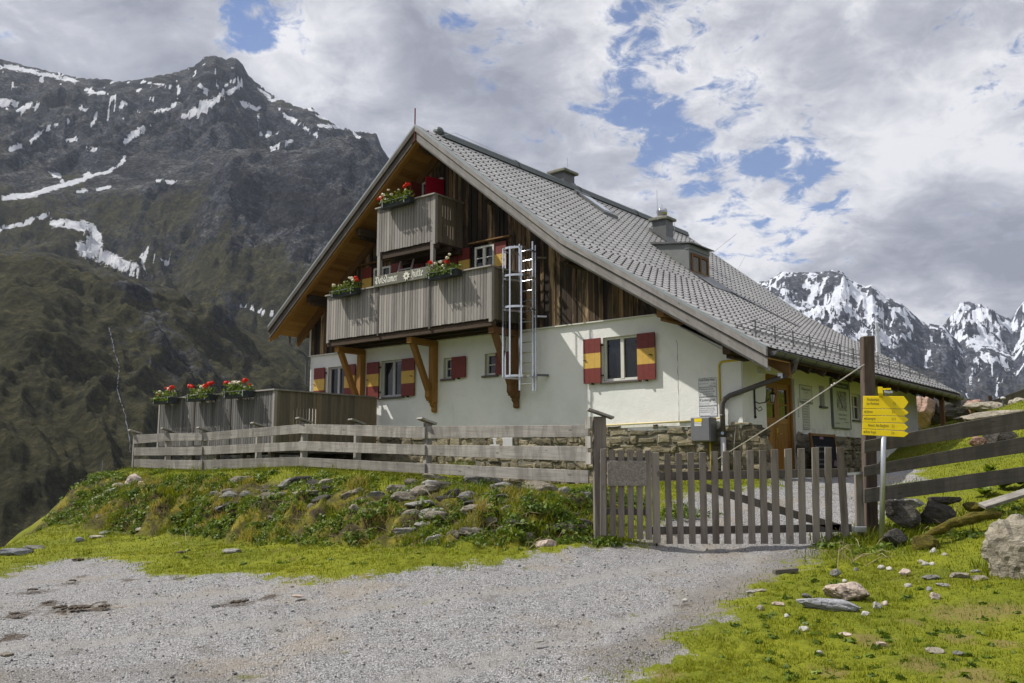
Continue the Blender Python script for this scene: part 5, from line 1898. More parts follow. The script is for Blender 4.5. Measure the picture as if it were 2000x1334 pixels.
for lab, z0, z1, lines in PL:
    p = hthing('route_plate', lab, 'sign', -.78, -.02, z0, 'enamel route plates on the gable')
    mb = MB(HUT)
    mb.box(-.985, -.575, -.042, -.036, z0, z1, .5)
    mb.build('plate', M['plate'] if z0 > 1.1 else M['faintplate'] if 'faintplate' in M else M['plate'], p)
    mb = MB(HUT)
    for a0, a1, b0, b1 in ((-.985, -.575, z1 - .006, z1), (-.985, -.575, z0, z0 + .006), (-.985, -.979, z0 + .006, z1 - .006), (-.581, -.575, z0 + .006, z1 - .006)):
        mb.box(a0, a1, -.0445, -.0425, b0, b1, .5)
    mb.build('border', M['greyprint'], p)
    lettering([(s, (-.965 if i % 2 == 0 or w > .3 else -.58 - w - .01, -.046, z0 + dz), h, w) for i, (s, dz, h, w) in enumerate(lines)], (1, 0, 0), (0, 0, 1), M['black'] if z0 > 1.1 else M['greyprint'], p, HUT, 0)

# junction box, lantern, notices, map case, blackboard on the side wall
jb = hthing('junction_box', 'small white junction box on the wall left above the door', 'box', .03, .86, 1.9)
mb = MB(HUT)
mb.box(.0, .06, .72, 1.0, 1.90, 2.02, .5)
mb.build('case', M['plaster'], jb, bevel=.01)
mb = MB(HUT)
mb.box(.06, .068, .75, .97, 1.92, 2.0, .5)
mb.build('cover', M['frame'], jb)
lan = hthing('wall_lantern', 'black wrought iron lantern on the wall beside the wooden door', 'lantern', .02, .5, 1.15)
mb = MB(HUT)
mb.bar((.02, .48, 1.0), (.02, .48, 1.55), .035, .02, (1, 0, 0))
mb.tube([(.02, .48, 1.30), (.10, .50, 1.26), (.22, .55, 1.28), (.28, .60, 1.36)], .012, 6)
mb.tube([(.03, .48, 1.18), (.10, .49, 1.10), (.16, .52, 1.13), (.13, .51, 1.19), (.09, .5, 1.17)], .010, 6)
mb.tube([(.22, .55, 1.28), (.24, .57, 1.46), (.27, .60, 1.56), (.31, .64, 1.56), (.33, .66, 1.50)], .008, 6)
mb.ball((.02, .48, 1.56), .03)
mb.ball((.02, .48, .98), .03)
mb.build('bracket', M['iron'], lan)
mb = MB(HUT)
lc = (.33, .66, 1.27)
mb.lathe(lc, [(.035, 0), (.035, .012), (.014, .016)], 6)
mb.lathe((lc[0], lc[1], lc[2] + .17), [(.075, 0), (.075, .008), (.02, .055), (.012, .075)], 6)
for k in range(6):
    th = k * PI / 3
    mb.bar((lc[0] + .035 * math.cos(th), lc[1] + .035 * math.sin(th), lc[2]), (lc[0] + .065 * math.cos(th), lc[1] + .065 * math.sin(th), lc[2] + .17), .008, .008)
mb.build('lantern_cage', M['iron'], lan)
mb = MB(HUT)
mb.lathe((lc[0], lc[1], lc[2] + .012), [(.03, 0), (.058, .155)], 6)
M['lampglass'] = mat_plain('frosted_glass', (.38, .38, .34), .3, 0, .05, 5)
mb.build('lamp_glass', M['lampglass'], lan)


def notice(label, y0, y1, z0, z1, lines, cat='notice', border=True, mat_=None):
    p = hthing('wall_notice', label, cat, .01, (y0 + y1) / 2, z0, 'faded notices on the side wall')
    mb = MB(HUT)
    mb.box(.004, .012, y0, y1, z0, z1, .5)
    mb.build('panel', M['notice'], p)
    mb = MB(HUT)
    for a0, a1, b0, b1 in ((y0, y1, z1 - .012, z1), (y0, y1, z0, z0 + .012), (y0, y0 + .016, z0 + .012, z1 - .012), (y1 - .016, y1, z0 + .012, z1 - .012)):
        mb.box(.0125, .0145, a0, a1, b0, b1, .5)
    mb.build('border', M['greyprint'], p)
    lettering([(s, (.016, y0 + dy, z0 + dz), h, w) for s, dy, dz, h, w in lines], (0, 1, 0), (0, 0, 1), M['greyprint'], p, HUT, 1)


M['notice'] = mat_plain('notice_limewash', (.60, .60, .55), .8, 0, .06, 5)
notice('larger faded notice with a black border right of the wooden door', 2.92, 3.68, 1.44, 1.83, [('Wiener Joch', .12, .27, .06, .52), ('2 Std', .28, .20, .035, .2), ('1', .36, .12, .04, .02), ('ü. Almboden', .1, .045, .035, .52)])
notice('narrow strip notice just under the larger bordered notice', 2.90, 3.70, 1.405, 1.438, [('Westfalenhaus', .1, .006, .02, .6)])
LN = ['Rosskogel', 'Fotscher', 'Kastengrat', 'Schaflegerkogel', 'Auf dem Sömen', 'Almboden', 'Wildkopf', 'Roter Kogel', 'Bergheim']
notice('tall narrow notice with nine short lines right of the door', 3.06, 3.46, .80, 1.40, [(s, .04, .53 - k * .062, .034, .30) for k, s in enumerate(LN)])
vt = hthing('wall_lettering', 'black upright lettering painted on the wall right of the door', 'lettering', .01, 2.81, 1.08)
lettering([('Potsdam', (.006, 2.85, 1.08), .05, .42)], (0, 0, 1), (0, -1, 0), M['black'], vt, HUT, 2)

mc = hthing('map_case', 'framed hiking map with blue heading on the side wall', 'map', .03, 5.5, .92)
mb = MB(HUT)
y0, y1, z0, z1 = 4.91, 6.10, .92, 2.09
mb.box(.01, .05, y0, y1, z0, z1, .5)
mb.build('back_board', M['paper'], mc)
mb = MB(HUT)
for a0, a1, b0, b1 in ((y0 - .02, y1 + .02, z1, z1 + .025), (y0 - .02, y1 + .02, z0 - .03, z0), (y0 - .025, y0, z0, z1), (y1, y1 + .025, z0, z1)):
    mb.box(.0, .065, a0, a1, b0, b1, .5)
mb.build('case_frame', M['greymetal'], mc, bevel=.004)
mb = MB(HUT)
mb.box(.051, .054, y0 + .06, y1 - .03, z1 - .19, z1 - .05, .5)
mb.build('heading', M['blueb'], mc)


def mat_map():
    m, t = new_mat('printed_map')
    tc = t.n('ShaderNodeTexCoord').outputs['Object']
    n = t.noise(tc, 9.0, 8, .7, 1.2)
    finish(t, t.ramp(n, [(.36, (.05, .05, .055)), (.47, (.16, .17, .15)), (.55, (.36, .38, .32)), (.7, (.48, .49, .45))]), .5)
    return m


M['map'] = mat_map()
mb = MB(HUT)
mb.box(.051, .054, y0 + .28, y1 - .22, z0 + .42, z1 - .26, .5)
mb.build('map_print', M['map'], mc)
mb = MB(HUT)
mb.bar((.056, y0 + .36, z0 + .86), (.056, y0 + .66, z0 + .50), .03, .004, (1, 0, 0))
mb.build('valley_line', M['black'], mc)
lettering([('Wandern im Sellrain', (.057, y0 + .14, z1 - .15), .06, .85)], (0, 1, 0), (0, 0, 1), M['white'], mc)
lettering([('Sellrain  Fotsch', (.057, y0 + .36, z0 + .30), .05, .55), ('Touren  Wege', (.057, y0 + .38, z0 + .20), .05, .5), ('1:25000', (.057, y0 + .1, z0 + .08), .04, .3), ('Legende', (.057, y0 + .75, z0 + .13), .04, .28)], (0, 1, 0), (0, 0, 1), M['greyprint'], mc, HUT, 1)

cb = hthing('menu_blackboard', 'black menu board in a wooden frame leaning by the side wall', 'menu board', .45, 3.1, -.25)
mb = MB(HUT)
tl = .10


def lean(y, z, o=0.0):
    return (.52 - tl * (z + .2) / .9 + o, y, z)


for (ya, za), (yb, zb), w in (((2.37, -.24), (2.37, .70), .065), ((3.83, -.24), (3.83, .70), .065), ((2.402, -.12), (3.798, -.12), .08), ((2.405, .665), (3.795, .665), .055)):
    mb.bar(lean(ya, za), lean(yb, zb), w, .05, (1, 0, 0))
mb.build('board_frame', M['brownbeam'], cb, bevel=.004)
mb = MB(HUT)
mb.bar(lean(3.1, -.08, -.005), lean(3.1, .645, -.005), 1.39, .02, (1, 0, 0))
mb.build('board', M['board'], cb)
mb = MB(HUT)
mb.bar(lean(3.0, .57, .0075), lean(3.0, .63, .0075), .22, .004, (1, 0, 0))
M['mauve'] = mat_plain('mauve_print', (.16, .08, .13), .6, 0, .2, 20)
mb.build('emblem', M['mauve'], cb)
mb = MB(HUT)
c = Vector(lean(3.62, .02, .008))
mb.prism([c + Vector((0, .10 * math.cos(t), .085 * math.sin(t))) for t in np.linspace(0, 2 * PI, 13)[:-1]], (.003, 0, 0), .5)
mb.build('round_emblem', M['mauve'], cb)
M['chalk'] = mat_plain('chalk', (.20, .20, .21), .9, 0, .3, 30)
lettering([('Speckknödel Suppe', lean(2.55, .38, .009), .05, 1.0), ('Kaspressknödel', lean(2.55, .28, .009), .05, .9), ('Kaiserschmarrn', lean(2.55, .10, .009), .055, .9), ('Käsespätzle', lean(2.55, .0, .009), .055, .75)], (0, 1, 0), (-.1, 0, 1), M['chalk'], cb)

# ================================================================== FLOWER BOXES
def flower_box(label, fr, x0, x1, y, z, seed, reds, group):
    """trough hooked on a rail: x0..x1 along the rail, its back at y, its rim at height z"""
    rg = random.Random(seed)
    Mi = fr
    c = fr @ np.array(((x0 + x1) / 2, y - .1, z - .16, 1))
    t = thing('flower_box', label, 'flower box', c[:3], math.atan2(fr[1, 0], fr[0, 0]), group)
    mb = MB(fr)
    a, b = x0, x1
    mb.prism([(a + .03, y - .25, z - .17), (a, y - .29, z), (a, y - .05, z), (a + .03, y - .08, z - .17)], (b - a, 0, 0), .5)
    mb.box(a - .01, b + .01, y - .305, y - .28, z - .03, z + .005, .5)
    tr = mb.build('trough', M['trough'], t, bevel=.008)
    mb = MB(fr)
    for k in (.12, .88):
        xx = a + (b - a) * k
        mb.box(xx - .012, xx + .012, y - .315, y - .306, z - .15, z + .01, .5)
        mb.box(xx - .012, xx + .012, y - .3, y, z + .005, z + .017, .5)
    mb.build('hanger', M['steel'], tr)
    fo = MB(fr)
    st = MB(fr)
    n = 330
    for i in range(n):
        u = rg.random()
        hx = a + (b - a) * u
        lump = .10 + .10 * math.sin(u * 9 + seed) ** 2 + .05 * math.sin(u * 23 + seed)
        px_, py_, pz_ = hx + rg.gauss(0, .03), y - .17 + rg.gauss(0, .07), z + rg.random() ** .8 * (lump + .06) - .03
        if rg.random() < .16:
            py_, pz_ = y - .31 - rg.random() * .04, z - rg.random() * .1
        s_ = rg.uniform(.016, .034)
        d1 = Vector((rg.gauss(0, 1), rg.gauss(0, 1) - .3, rg.gauss(0, .6))).normalized()
        d2 = d1.cross(Vector((rg.gauss(0, 1), rg.gauss(0, 1), rg.gauss(0, 1)))).normalized()
        p = Vector((px_, py_, pz_))
        v = min(1, max(0, rg.gauss(.5, .25)))
        k = 6
        fo.quad([p + (d1 * math.cos(2 * PI * j / k) + d2 * math.sin(2 * PI * j / k) * .85) * s_ * (1 + .15 * (j % 2)) for j in range(k)], v)
    fo.build('foliage', M['geran'], t)
    rd, wh = MB(fr), MB(fr)
    for u, hh, colr, rad in reds:
        c = Vector((a + (b - a) * u, y - .17 + rg.uniform(-.06, .04), z + hh))
        st.tube([c + Vector((rg.uniform(-.03, .03), .02, -hh + .02)), c], .004, 4, .4)
        g = rd if colr == 'r' else wh
        for i in range(34):
            d = Vector((rg.gauss(0, 1), rg.gauss(0, 1), rg.gauss(0, 1) + .2)).normalized()
            p = c + Vector((d.x, d.y, d.z * .75)) * rad * rg.uniform(.7, 1.05)
            d1 = d.orthogonal().normalized()
            d2 = d.cross(d1)
            s_ = rad * .36
            g.quad([p + (d1 * math.cos(2 * PI * j / 5) + d2 * math.sin(2 * PI * j / 5)) * s_ for j in range(5)], rg.random())
    st.build('flower_stalks', M['geran'], t)
    if rd.v:
        rd.build('red_blossoms', M['redfl'], t)
    if wh.v:
        wh.build('white_blossoms', M['whitefl'], t)
    return t


G1 = 'flower boxes on the hut balconies'
flower_box('flower box with red and white geraniums on the upper balcony rail', HUT, -9.50, -8.42, -1.13, 6.91, 3, [(.02, .17, 'r', .05), (.06, .24, 'w', .05), (-.12, .16, 'r', .06), (-.05, .19, 'w', .05), (.24, .33, 'w', .04), (.27, .22, 'w', .05), (.80, .33, 'r', .06), (.88, .34, 'r', .06), (.72, .33, 'r', .05), (.95, .33, 'r', .05), (.55, .28, 'w', .03), (.85, .2, 'w', .04)], G1)
flower_box('flower box with whitish geraniums at the left end of the lower balcony', HUT, -11.46, -10.44, -1.13, 4.74, 5, [(.0, .20, 'w', .055), (.08, .20, 'w', .05), (.24, .17, 'w', .06), (.26, .2, 'r', .03), (.46, .24, 'w', .03), (.78, .30, 'w', .06), (.86, .23, 'w', .05), (.94, .29, 'r', .06), (1.0, .22, 'r', .06), (.72, .32, 'w', .04)], G1)
flower_box('flower box with orange and white blossoms right of the name board', HUT, -7.72, -6.72, -1.13, 4.75, 8, [(.0, .30, 'r', .07), (.22, .24, 'w', .05), (.37, .27, 'w', .05), (.58, .23, 'r', .07), (.62, .33, 'w', .05), (.72, .40, 'w', .04), (.5, .15, 'w', .05), (.32, .1, 'w', .04), (.55, .07, 'w', .04)], G1)

# ================================================================== TERRACE DECK LEFT OF THE HUT
dk = hthing('terrace_deck', 'raised wooden terrace with grey board parapet left of the hut', 'terrace', -14, -1.8, -.2)
DX0, DX1, DY = -16.40, -10.95, -3.50
mb = MB(HUT)
n = 26
for i in range(n):
    mb.box(DX0, DX1, DY + (3.4) * i / n + .004, DY + 3.4 * (i + 1) / n - .004, .60, .635, None, 0, 0)
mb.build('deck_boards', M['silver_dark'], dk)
mb = MB(HUT)
for yy in (DY + .1, DY + 1.7, DY + 3.2):
    mb.box(DX0, DX1, yy - .06, yy + .06, .42, .595, None, 0, 0)
for xx in np.linspace(DX0 + .2, DX1 - .2, 6):
    mb.box(xx - .05, xx + .05, DY + .05, DY + 3.3, .30, .42, None, 0, 1)
mb.build('deck_beams', M['old'], dk)
for xx in np.linspace(DX0 + .3, DX1 - .3, 5):
    for yy in (DY + .2, DY + 3.0):
        mb = MB(HUT)
        mb.box(xx - .06, xx + .06, yy - .06, yy + .06, -.8, .30, None, 0, 2)
        mb.build('deck_post', M['old'], dk)
sp_ = [DX0, -14.58, -12.84, DX1]
for a, b in zip(sp_[:-1], sp_[1:]):
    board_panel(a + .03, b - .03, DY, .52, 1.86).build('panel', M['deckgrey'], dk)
for a in sp_:
    mb = MB(HUT)
    mb.box(a - .04, a + .04, DY - .015, DY + .07, .45, 1.86, .6 if a in (DX0, DX1) else .1, 0, 2)
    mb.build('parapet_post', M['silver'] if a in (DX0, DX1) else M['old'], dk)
mb = MB(HUT)
n = 33
for i in range(n):
    y0, y1 = DY + .08 + 3.35 * i / n, DY + .08 + 3.35 * (i + 1) / n
    if 5 <= i <= 12:
        mb.box(DX1 - .012, DX1 + .012, y0 + .026, y1 - .003, .52, 1.86, None, 0, 2)
        mb.box(DX1 - .011, DX1 + .011, y0 + .002, y0 + .025, .52, .95, None, 0, 2)
        mb.box(DX1 - .011, DX1 + .011, y0 + .002, y0 + .025, 1.45, 1.86, None, 0, 2)
    else:
        mb.box(DX1 - .012, DX1 + .012, y0 + .003, y1 - .003, .52, 1.86, min(1, .3 + .7 * i / n) if i > 24 else None, 0, 2)
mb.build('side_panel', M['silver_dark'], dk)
mb = MB(HUT)
mb.box(DX0 - .08, DX1 + .06, DY - .05, DY + .09, 1.86, 1.895, .8, 0, 0)
mb.box(DX1 - .05, DX1 + .06, DY + .09, -.15, 1.86, 1.894, .3, 0, 1)
mb.build('handrail', M['silver'], dk)
G2 = 'flower boxes on the terrace parapet'
RW = [(.05, .16, 'w', .055), (.12, .2, 'w', .05), (.5, .28, 'r', .05), (.62, .25, 'w', .06), (.72, .22, 'r', .07), (.88, .28, 'r', .075), (.9, .17, 'w', .06), (.35, .12, 'w', .05), (.2, .1, 'r', .04)]
flower_box('flower box at the far left corner of the terrace parapet', HUT, -16.28, -15.28, DY - .03, 1.88, 13, RW, G2)
flower_box('flower box between the outer two on the terrace parapet', HUT, -14.50, -13.42, DY - .03, 1.88, 17, [(.0, .26, 'r', .08), (.1, .24, 'r', .07), (.06, .17, 'w', .07), (.6, .2, 'w', .07), (.66, .18, 'w', .06), (.74, .22, 'r', .08), (.86, .28, 'r', .08), (.95, .3, 'r', .06), (.35, .05, 'w', .06), (.5, .12, 'w', .05)], G2)
flower_box('flower box nearest the hut on the terrace parapet', HUT, -12.74, -11.68, DY - .03, 1.88, 19, [(.02, .24, 'r', .09), (.12, .22, 'w', .04), (.32, .24, 'w', .07), (.44, .23, 'w', .07), (.56, .22, 'w', .06), (.72, .28, 'r', .08), (.8, .24, 'r', .06), (.9, .15, 'r', .05), (.2, .15, 'w', .04)], G2)

# ================================================================== FENCES, GATES, POSTS
def fz(px, py, Y):
    return at(px, py, Y)


FN = [(1152, 829, 853, 872, 901, 919, 945, 13.9), (830, 833, 857, 869, 889, 905, 925, 16.4), (590, 828, 847, 862, 880, 893, 910, 19.6), (395, 846, 861, 872, 889, 899, 918, 21.8), (325, 847, 862, 873, 889, 898, 915, 22.6), (261, 850, 867, 875, 890, 897, 913, 23.7)]
fence = thing('plank_fence', 'bleached three-board plank fence along the top of the grassy bank', 'fence', (at(590, 910, 19.6)), 0)
for k in range(len(FN) - 1):
    a, b = FN[k], FN[k + 1]
    for t0, t1, q in ((1, 2, .0), (3, 4, .01), (5, 6, .02)):
        p0, p1 = at(a[0], a[t0], a[7]), at(a[0], a[t1], a[7])
        r0, r1 = at(b[0], b[t0], b[7]), at(b[0], b[t1], b[7])
        p0.x = p1.x = (p0.x + p1.x) / 2
        p1.y = p0.y
        d = (r0 - p0)
        nrm = Vector((d.y, -d.x, 0)).normalized()
        if nrm.y > 0:
            nrm = -nrm
        ov = d.normalized() * (.05 if k % 2 else -.02)
        mb = MB()
        c = [p0 - ov, r0 + ov, r1 + ov, p1 - ov]
        c = [v_ + nrm * (.045 if k % 2 else .012) + Vector((0, 0, R_.uniform(-.008, .008))) for v_ in c]
        mb.prism(c, -nrm * .032, R_.uniform(.15, .95))
        mb.build('board', M['fence'], fence, bevel=.004)
PS = [(830, 826, 16.4), (590, 824, 19.6), (395, 842, 21.8), (325, 843, 22.6), (261, 846, 23.7), (487, 832, 20.7), (680, 826, 18.4)]
for px, py, Y in PS:
    p = at(px, py, Y)
    if px in (487, 680):
        p = p + Vector((.1, .25, 0))
    d = Vector((.7, .71, 0)) * .07
    gz_ = float(ground_z(np.array([p.x]), np.array([p.y]))[0])
    mb = MB()
    mb.obox((p.x + d.x, p.y + d.y, (p.z + gz_ - .3) / 2), (.05, .035, 0), (-.035, .05, 0), (0, 0, (p.z - gz_ + .3) / 2), None, 0, 2)
    po = mb.build('post', M['fence'], fence, bevel=.006)
    mb = MB()
    mb.obox((p.x + d.x * .6, p.y + d.y * .6, p.z + .035), (.13, .09, -.05), (-.06, .085, 0), (.008, .006, .018), None, 0, 0)
    mb.build('post_cap', M['fence'], po, bevel=.004)


def gz1(x, y):
    return float(ground_z(np.array([x]), np.array([y]), False)[0])


GY = 13.0
gp_ = thing('gate_post', 'thick grey gate post with sloping plank cap at the fence end', 'gate post', at(1170, 1045, 13.15))
mb = MB()
p = at(1170, 818, 13.15)
g = gz1(p.x, p.y)
mb.box(p.x - .095, p.x + .095, p.y - .08, p.y + .09, g - .4, p.z + .03, .45, 0, 2)
mb.build('shaft', M['gate'], gp_, bevel=.012)
mb = MB()
mb.obox((p.x + .02, p.y, p.z + .075), (.185, 0, -.065), (0, .17, 0), (.006, 0, .016), .8, 0, 0)
mb.build('post_cap', M['fence'], gp_, bevel=.005)
mb = MB()
for z0 in (.0, -.36, -.66):
    mb.obox((p.x - .16, p.y - .02, p.z - .06 + z0 * .78), (.012, .03, 0), (.03, -.1, 0), (0, 0, .085), None, 0, 2)
mb.build('board_ends', M['fence'], gp_)


def gate(name, label, pk, rails, extra=None):
    """pk: (x of the picket's middle in the photo, top, bottom, width, lean)"""
    g0 = at((pk[0][0] + pk[-1][0]) / 2, 1060, GY)
    t = thing(name, label, 'gate', (g0.x, GY, g0.z))
    for cx, yt, yb, w, ln in pk:
        a, b = at(cx - ln / 2, yt, GY), at(cx + ln / 2, yb, GY)
        hw = w / 2 / 1750 * GY
        mb = MB()
        yj = R_.uniform(-.006, .006)
        mb.prism([(a.x - hw, GY - .035 + yj, a.z), (a.x + hw, GY - .035 + yj, a.z + R_.uniform(-.01, .01)), (b.x + hw, GY - .035 + yj, b.z), (b.x - hw, GY - .035 + yj, b.z)], (0, .026, 0), None)
        mb.build('picket', M['gate'], t, bevel=.004)
    for (xa, ya), (xb, yb), w, nm in rails:
        a, b = at(xa, ya, GY), at(xb, yb, GY)
        a.y = b.y = GY + .02
        mb = MB()
        mb.bar(a, b, .04, w, (0, 0, 1), None)
        mb.build(nm, M['old'], t, bevel=.004)
    return t


wk = [(1178, 877, 1046, 12, 0), (1196, 878, 1047, 12, 2), (1213, 879, 1049, 12, 1), (1231, 879, 1051, 12, 2), (1249, 879, 1053, 12, 1), (1266, 880, 1054, 12, 2)]
wg = gate('wicket_gate', 'narrow picket wicket gate carrying a weathered chipboard panel', wk, [((1172, 898), (1270, 899), .09, 'rail'), ((1172, 998), (1270, 1001), .09, 'rail')])
mb = MB()
a, b = at(1185, 900, GY), at(1262.5, 949, GY)
mb.box(a.x, b.x, GY - .06, GY - .047, b.z, a.z, .5)
mb.build('chipboard_panel', M['osb'], wg, bevel=.005)
mb = MB()
for px, py in ((1188, 904), (1259, 903), (1253, 940), (1241, 941), (1225, 945)):
    c = at(px, py, GY)
    mb.ball((c.x, GY - .062, c.z), .007, 6, 4)
mb.build('screw', M['steel'], wg)
bk = [(1281, 884, 1061, 14, 3), (1305, 886, 1062, 12, 5), (1327, 885, 1062, 12, 4), (1350, 884, 1062, 12.5, 4), (1373, 883.5, 1062, 13, 4), (1396, 882, 1062, 13, 4), (1418.5, 881.5, 1062, 13, 4), (1441, 880.5, 1062, 14, 5), (1466, 879.5, 1062, 13, 4), (1490.5, 879, 1062, 13.5, 4), (1514, 877.5, 1062, 14, 4), (1540, 877, 1062, 14, 4), (1565, 876, 1062, 13.5, 3), (1592.5, 874, 1061, 13.5, 2), (1617.5, 873.5, 1061, 13, 2), (1645, 873, 1058, 14, 12)]
big = gate('drive_gate', 'wide weathered picket gate across the gravel drive', bk, [((1274, 931), (1655, 923), .12, 'rail'), ((1274, 1037), (1664, 1031), .11, 'rail'), ((1372, 950), (1640, 1031), .11, 'brace'), ((1286, 912), (1380, 910), .06, 'rail')])
mb = MB()
a, b = at(1600, 931, GY + .1), at(1690, 923, GY + .1)
mb.bar(a, b, .02, .035)
mb.build('drop_bar', M['steel'], big)
mb = MB()
a, b = at(1666, 1031, GY), at(1690, 1036, GY)
mb.box(a.x, b.x, GY - .06, GY + .05, b.z - .02, a.z + .02)
mb.build('latch', M['steel'], big, bevel=.005)
mb = MB()
a = at(1283, 1050, GY)
mb.tube([(a.x, GY + .03, a.z), (a.x, GY + .03, a.z - .18)], .014, 6)
mb.build('hinge_pin', M['iron'], big)

tp = thing('gate_post', 'tall dark weathered post behind the yellow signs', 'gate post', at(1700, 1050, 13.25))
a, b = at(1697, 655, 13.25), at(1703, 1053, 13.25)
mb = MB()
mb.prism([(a.x - .085, 13.25, a.z - .01), (a.x + .085, 13.25, a.z), (b.x + .09, 13.25, b.z - .3), (b.x - .09, 13.25, b.z - .3)], (0, .15, 0), .5)
mb.build('shaft', M['post'], tp, bevel=.012)
st_ = thing('stub_post', 'short grey picket stub beside the tall dark post', 'post', at(1679, 1045, 13.1))
a, b = at(1678, 925, 13.12), at(1681, 1048, 13.12)
mb = MB()
mb.prism([(a.x - .055, 13.12, a.z), (a.x + .055, 13.12, a.z), (b.x + .06, 13.12, b.z - .2), (b.x - .06, 13.12, b.z - .2)], (0, .06, 0), .6)
mb.build('shaft', M['gate'], st_, bevel=.006)

# fence to the right of the gate
rf = thing('plank_fence', 'dark three-board plank fence climbing the meadow on the right', 'fence', at(1860, 960, 13.0))
for (p0, p1, p2, p3), Y0, Y1 in ((((1688, 861), (1688, 885), (2060, 829), (2060, 791)), 13.0, 13.05), (((1687, 911), (1687, 931), (2060, 875), (2060, 842)), 13.0, 13.05), (((1688, 955), (1688, 983), (2060, 933), (2060, 903)), 13.0, 13.05)):
    A, B = at(*p0, Y0), at(*p1, Y0)
    C_, D_ = at(*p2, Y1), at(*p3, Y1)
    # beyond the picture's edge the boards go on
    dC, dD = (C_ - B) * .9, (D_ - A) * .9
    mb = MB()
    mb.prism([A, B, C_ + dC, D_ + dD], (0, .034, 0), R_.uniform(.3, .9))
    mb.build('board', M['old'], rf, bevel=.005)
for px in (2075, 2330):
    p = at(px, 880 - (px - 1690) * .2, 13.1)
    mb = MB()
    mb.box(p.x - .06, p.x + .06, 13.10, 13.22, p.z - 1.6, p.z + .55, None, 0, 2)
    mb.build('post', M['post'], rf, bevel=.008)

# the yellow trail signs
sp0 = at(1722, 1040, 12.55)
ts = thing('trail_signpost', 'galvanised signpost carrying five yellow arrow trail signs', 'signpost', (sp0.x, 12.55, sp0.z))
a, b = at(1727.5, 762, 12.6), at(1719, 1045, 12.6)
mb = MB()
mb.tube([(b.x, 12.6, b.z - .3), (a.x, 12.6, a.z)], .036, 12, .5)
mb.build('pole', M['steel'], ts, smooth=True)
SGN = [((1686, 773.5), (1685.5, 797.5), (1774.5, 786), 1765.5, 774, 798.5, 'Westfalenhaus', 'über Pforzheimer', '7 h', 'upper yellow arrow sign with two lines of writing'),
       ((1685.5, 798.5), (1685, 810.8), (1775, 806), 1766.5, 799.5, 812.5, '◆ Sömen', None, '3 h', None),
       ((1685.5, 812), (1684.5, 824), (1774.5, 819.5), 1767, 813.5, 826, '◆ Kastengrat', None, '1½ h', None),
       ((1684.5, 824.8), (1684, 837), (1774, 834.5), 1766.5, 827.5, 841, 'Almind. Alm Bergheim', None, '2 h', None),
       ((1684, 837.8), (1683.5, 849.5), (1774.5, 847), 1766, 842.5, 853.8, '◆ Roter Kogel', None, '3 h', None)]
TH = math.radians(23)
EX = Vector((math.cos(TH), -math.sin(TH), 0))
NRM = Vector((-math.sin(TH), -math.cos(TH), 0))
pc = Vector((a.x, 12.6, 0)) + NRM * .045


def sp_hit(px, py, off=0.0):
    r = ray(px, py)
    c = pc + NRM * off
    t_ = (c.x * NRM.x + c.y * NRM.y) / (r.x * NRM.x + r.y * NRM.y)
    return r * t_


for i, (tl_, bl_, tip, xs, yt, yb, s1, s2, tm, lab) in enumerate(SGN):
    A, B, T = sp_hit(*tl_), sp_hit(*bl_), sp_hit(*tip)
    C_, D_ = sp_hit(xs, yt), sp_hit(xs, yb)
    mb = MB()
    mb.prism([A, B, D_, T, C_], NRM * .012, .5)
    o = mb.build('sign_board', M['signyel'], ts, bevel=.003)
    o['label'] = lab or {1: 'yellow arrow sign reading Sömen', 2: 'yellow arrow sign reading Kastengrat', 3: 'yellow arrow sign reading Bergheim', 4: 'lowest yellow arrow sign reading Roter Kogel'}[i]
    up = (A - B).normalized()
    ex = (C_ - A).normalized()
    h = (A - B).length
    f = lambda u, v: A.lerp(C_, u) * v + B.lerp(D_, u) * (1 - v) + NRM * .0135
    L = (C_ - A).length
    if s2:
        lines = [(s1, f(.09, .60), .047, L * .30), (s2, f(.09, .28), .042, L * .31), (tm, f(.74, .28), .042, L * .06)]
        lettering(lines, ex, up, M['black'], o, I4, 0)
    else:
        txt_ = s1.replace('◆ ', '')
        sx = .055 if '◆' in s1 else .10
        w = {'Sömen': .15, 'Kastengrat': .22, 'Roter Kogel': .24}.get(txt_, .50)
        lettering([(txt_, f(sx + .035, .36), .042, L * w), (tm, f(.70, .36), .042, L * (.09 if '½' in tm else .065))], ex, up, M['black'], o, I4, 0)
        if '◆' in s1:
            mb = MB()
            c = f(.055, .52)
            mb.prism([c + ex * .011 * math.cos(t_) + up * .011 * math.sin(t_) for t_ in np.linspace(0, 2 * PI, 7)[:-1]], NRM * .001, .5)
            mb.build('waymark_dot', M['black'], o)
# small board pointing at the eye, above the others, and its clamp
tc_ = Vector((a.x, 12.6, a.z))
mb = MB()
q = tc_ + Vector((-.02, 0, .0))
mb.obox(q + NRM * .26 - EX * .03 + Vector((0, 0, -.045)), NRM * .34, EX * .03, (0, 0, .045), .5)
M_sb = mb.build('sign_board', M['signyel'], ts, bevel=.002)
M_sb['label'] = 'small yellow board seen edge on at the top of the post'
mb = MB()
mb.obox(tc_ + Vector((0, 0, .012)), EX * .085, NRM * .045, (0, 0, .012), .5)
mb.build('top_plate', M['signyel'], ts)
mb = MB()
mb.box(tc_.x - .03, tc_.x + .09, 12.54, 12.66, tc_.z - .05, tc_.z - .015, .5)
mb.build('clamp', M['steel'], ts, bevel=.004)

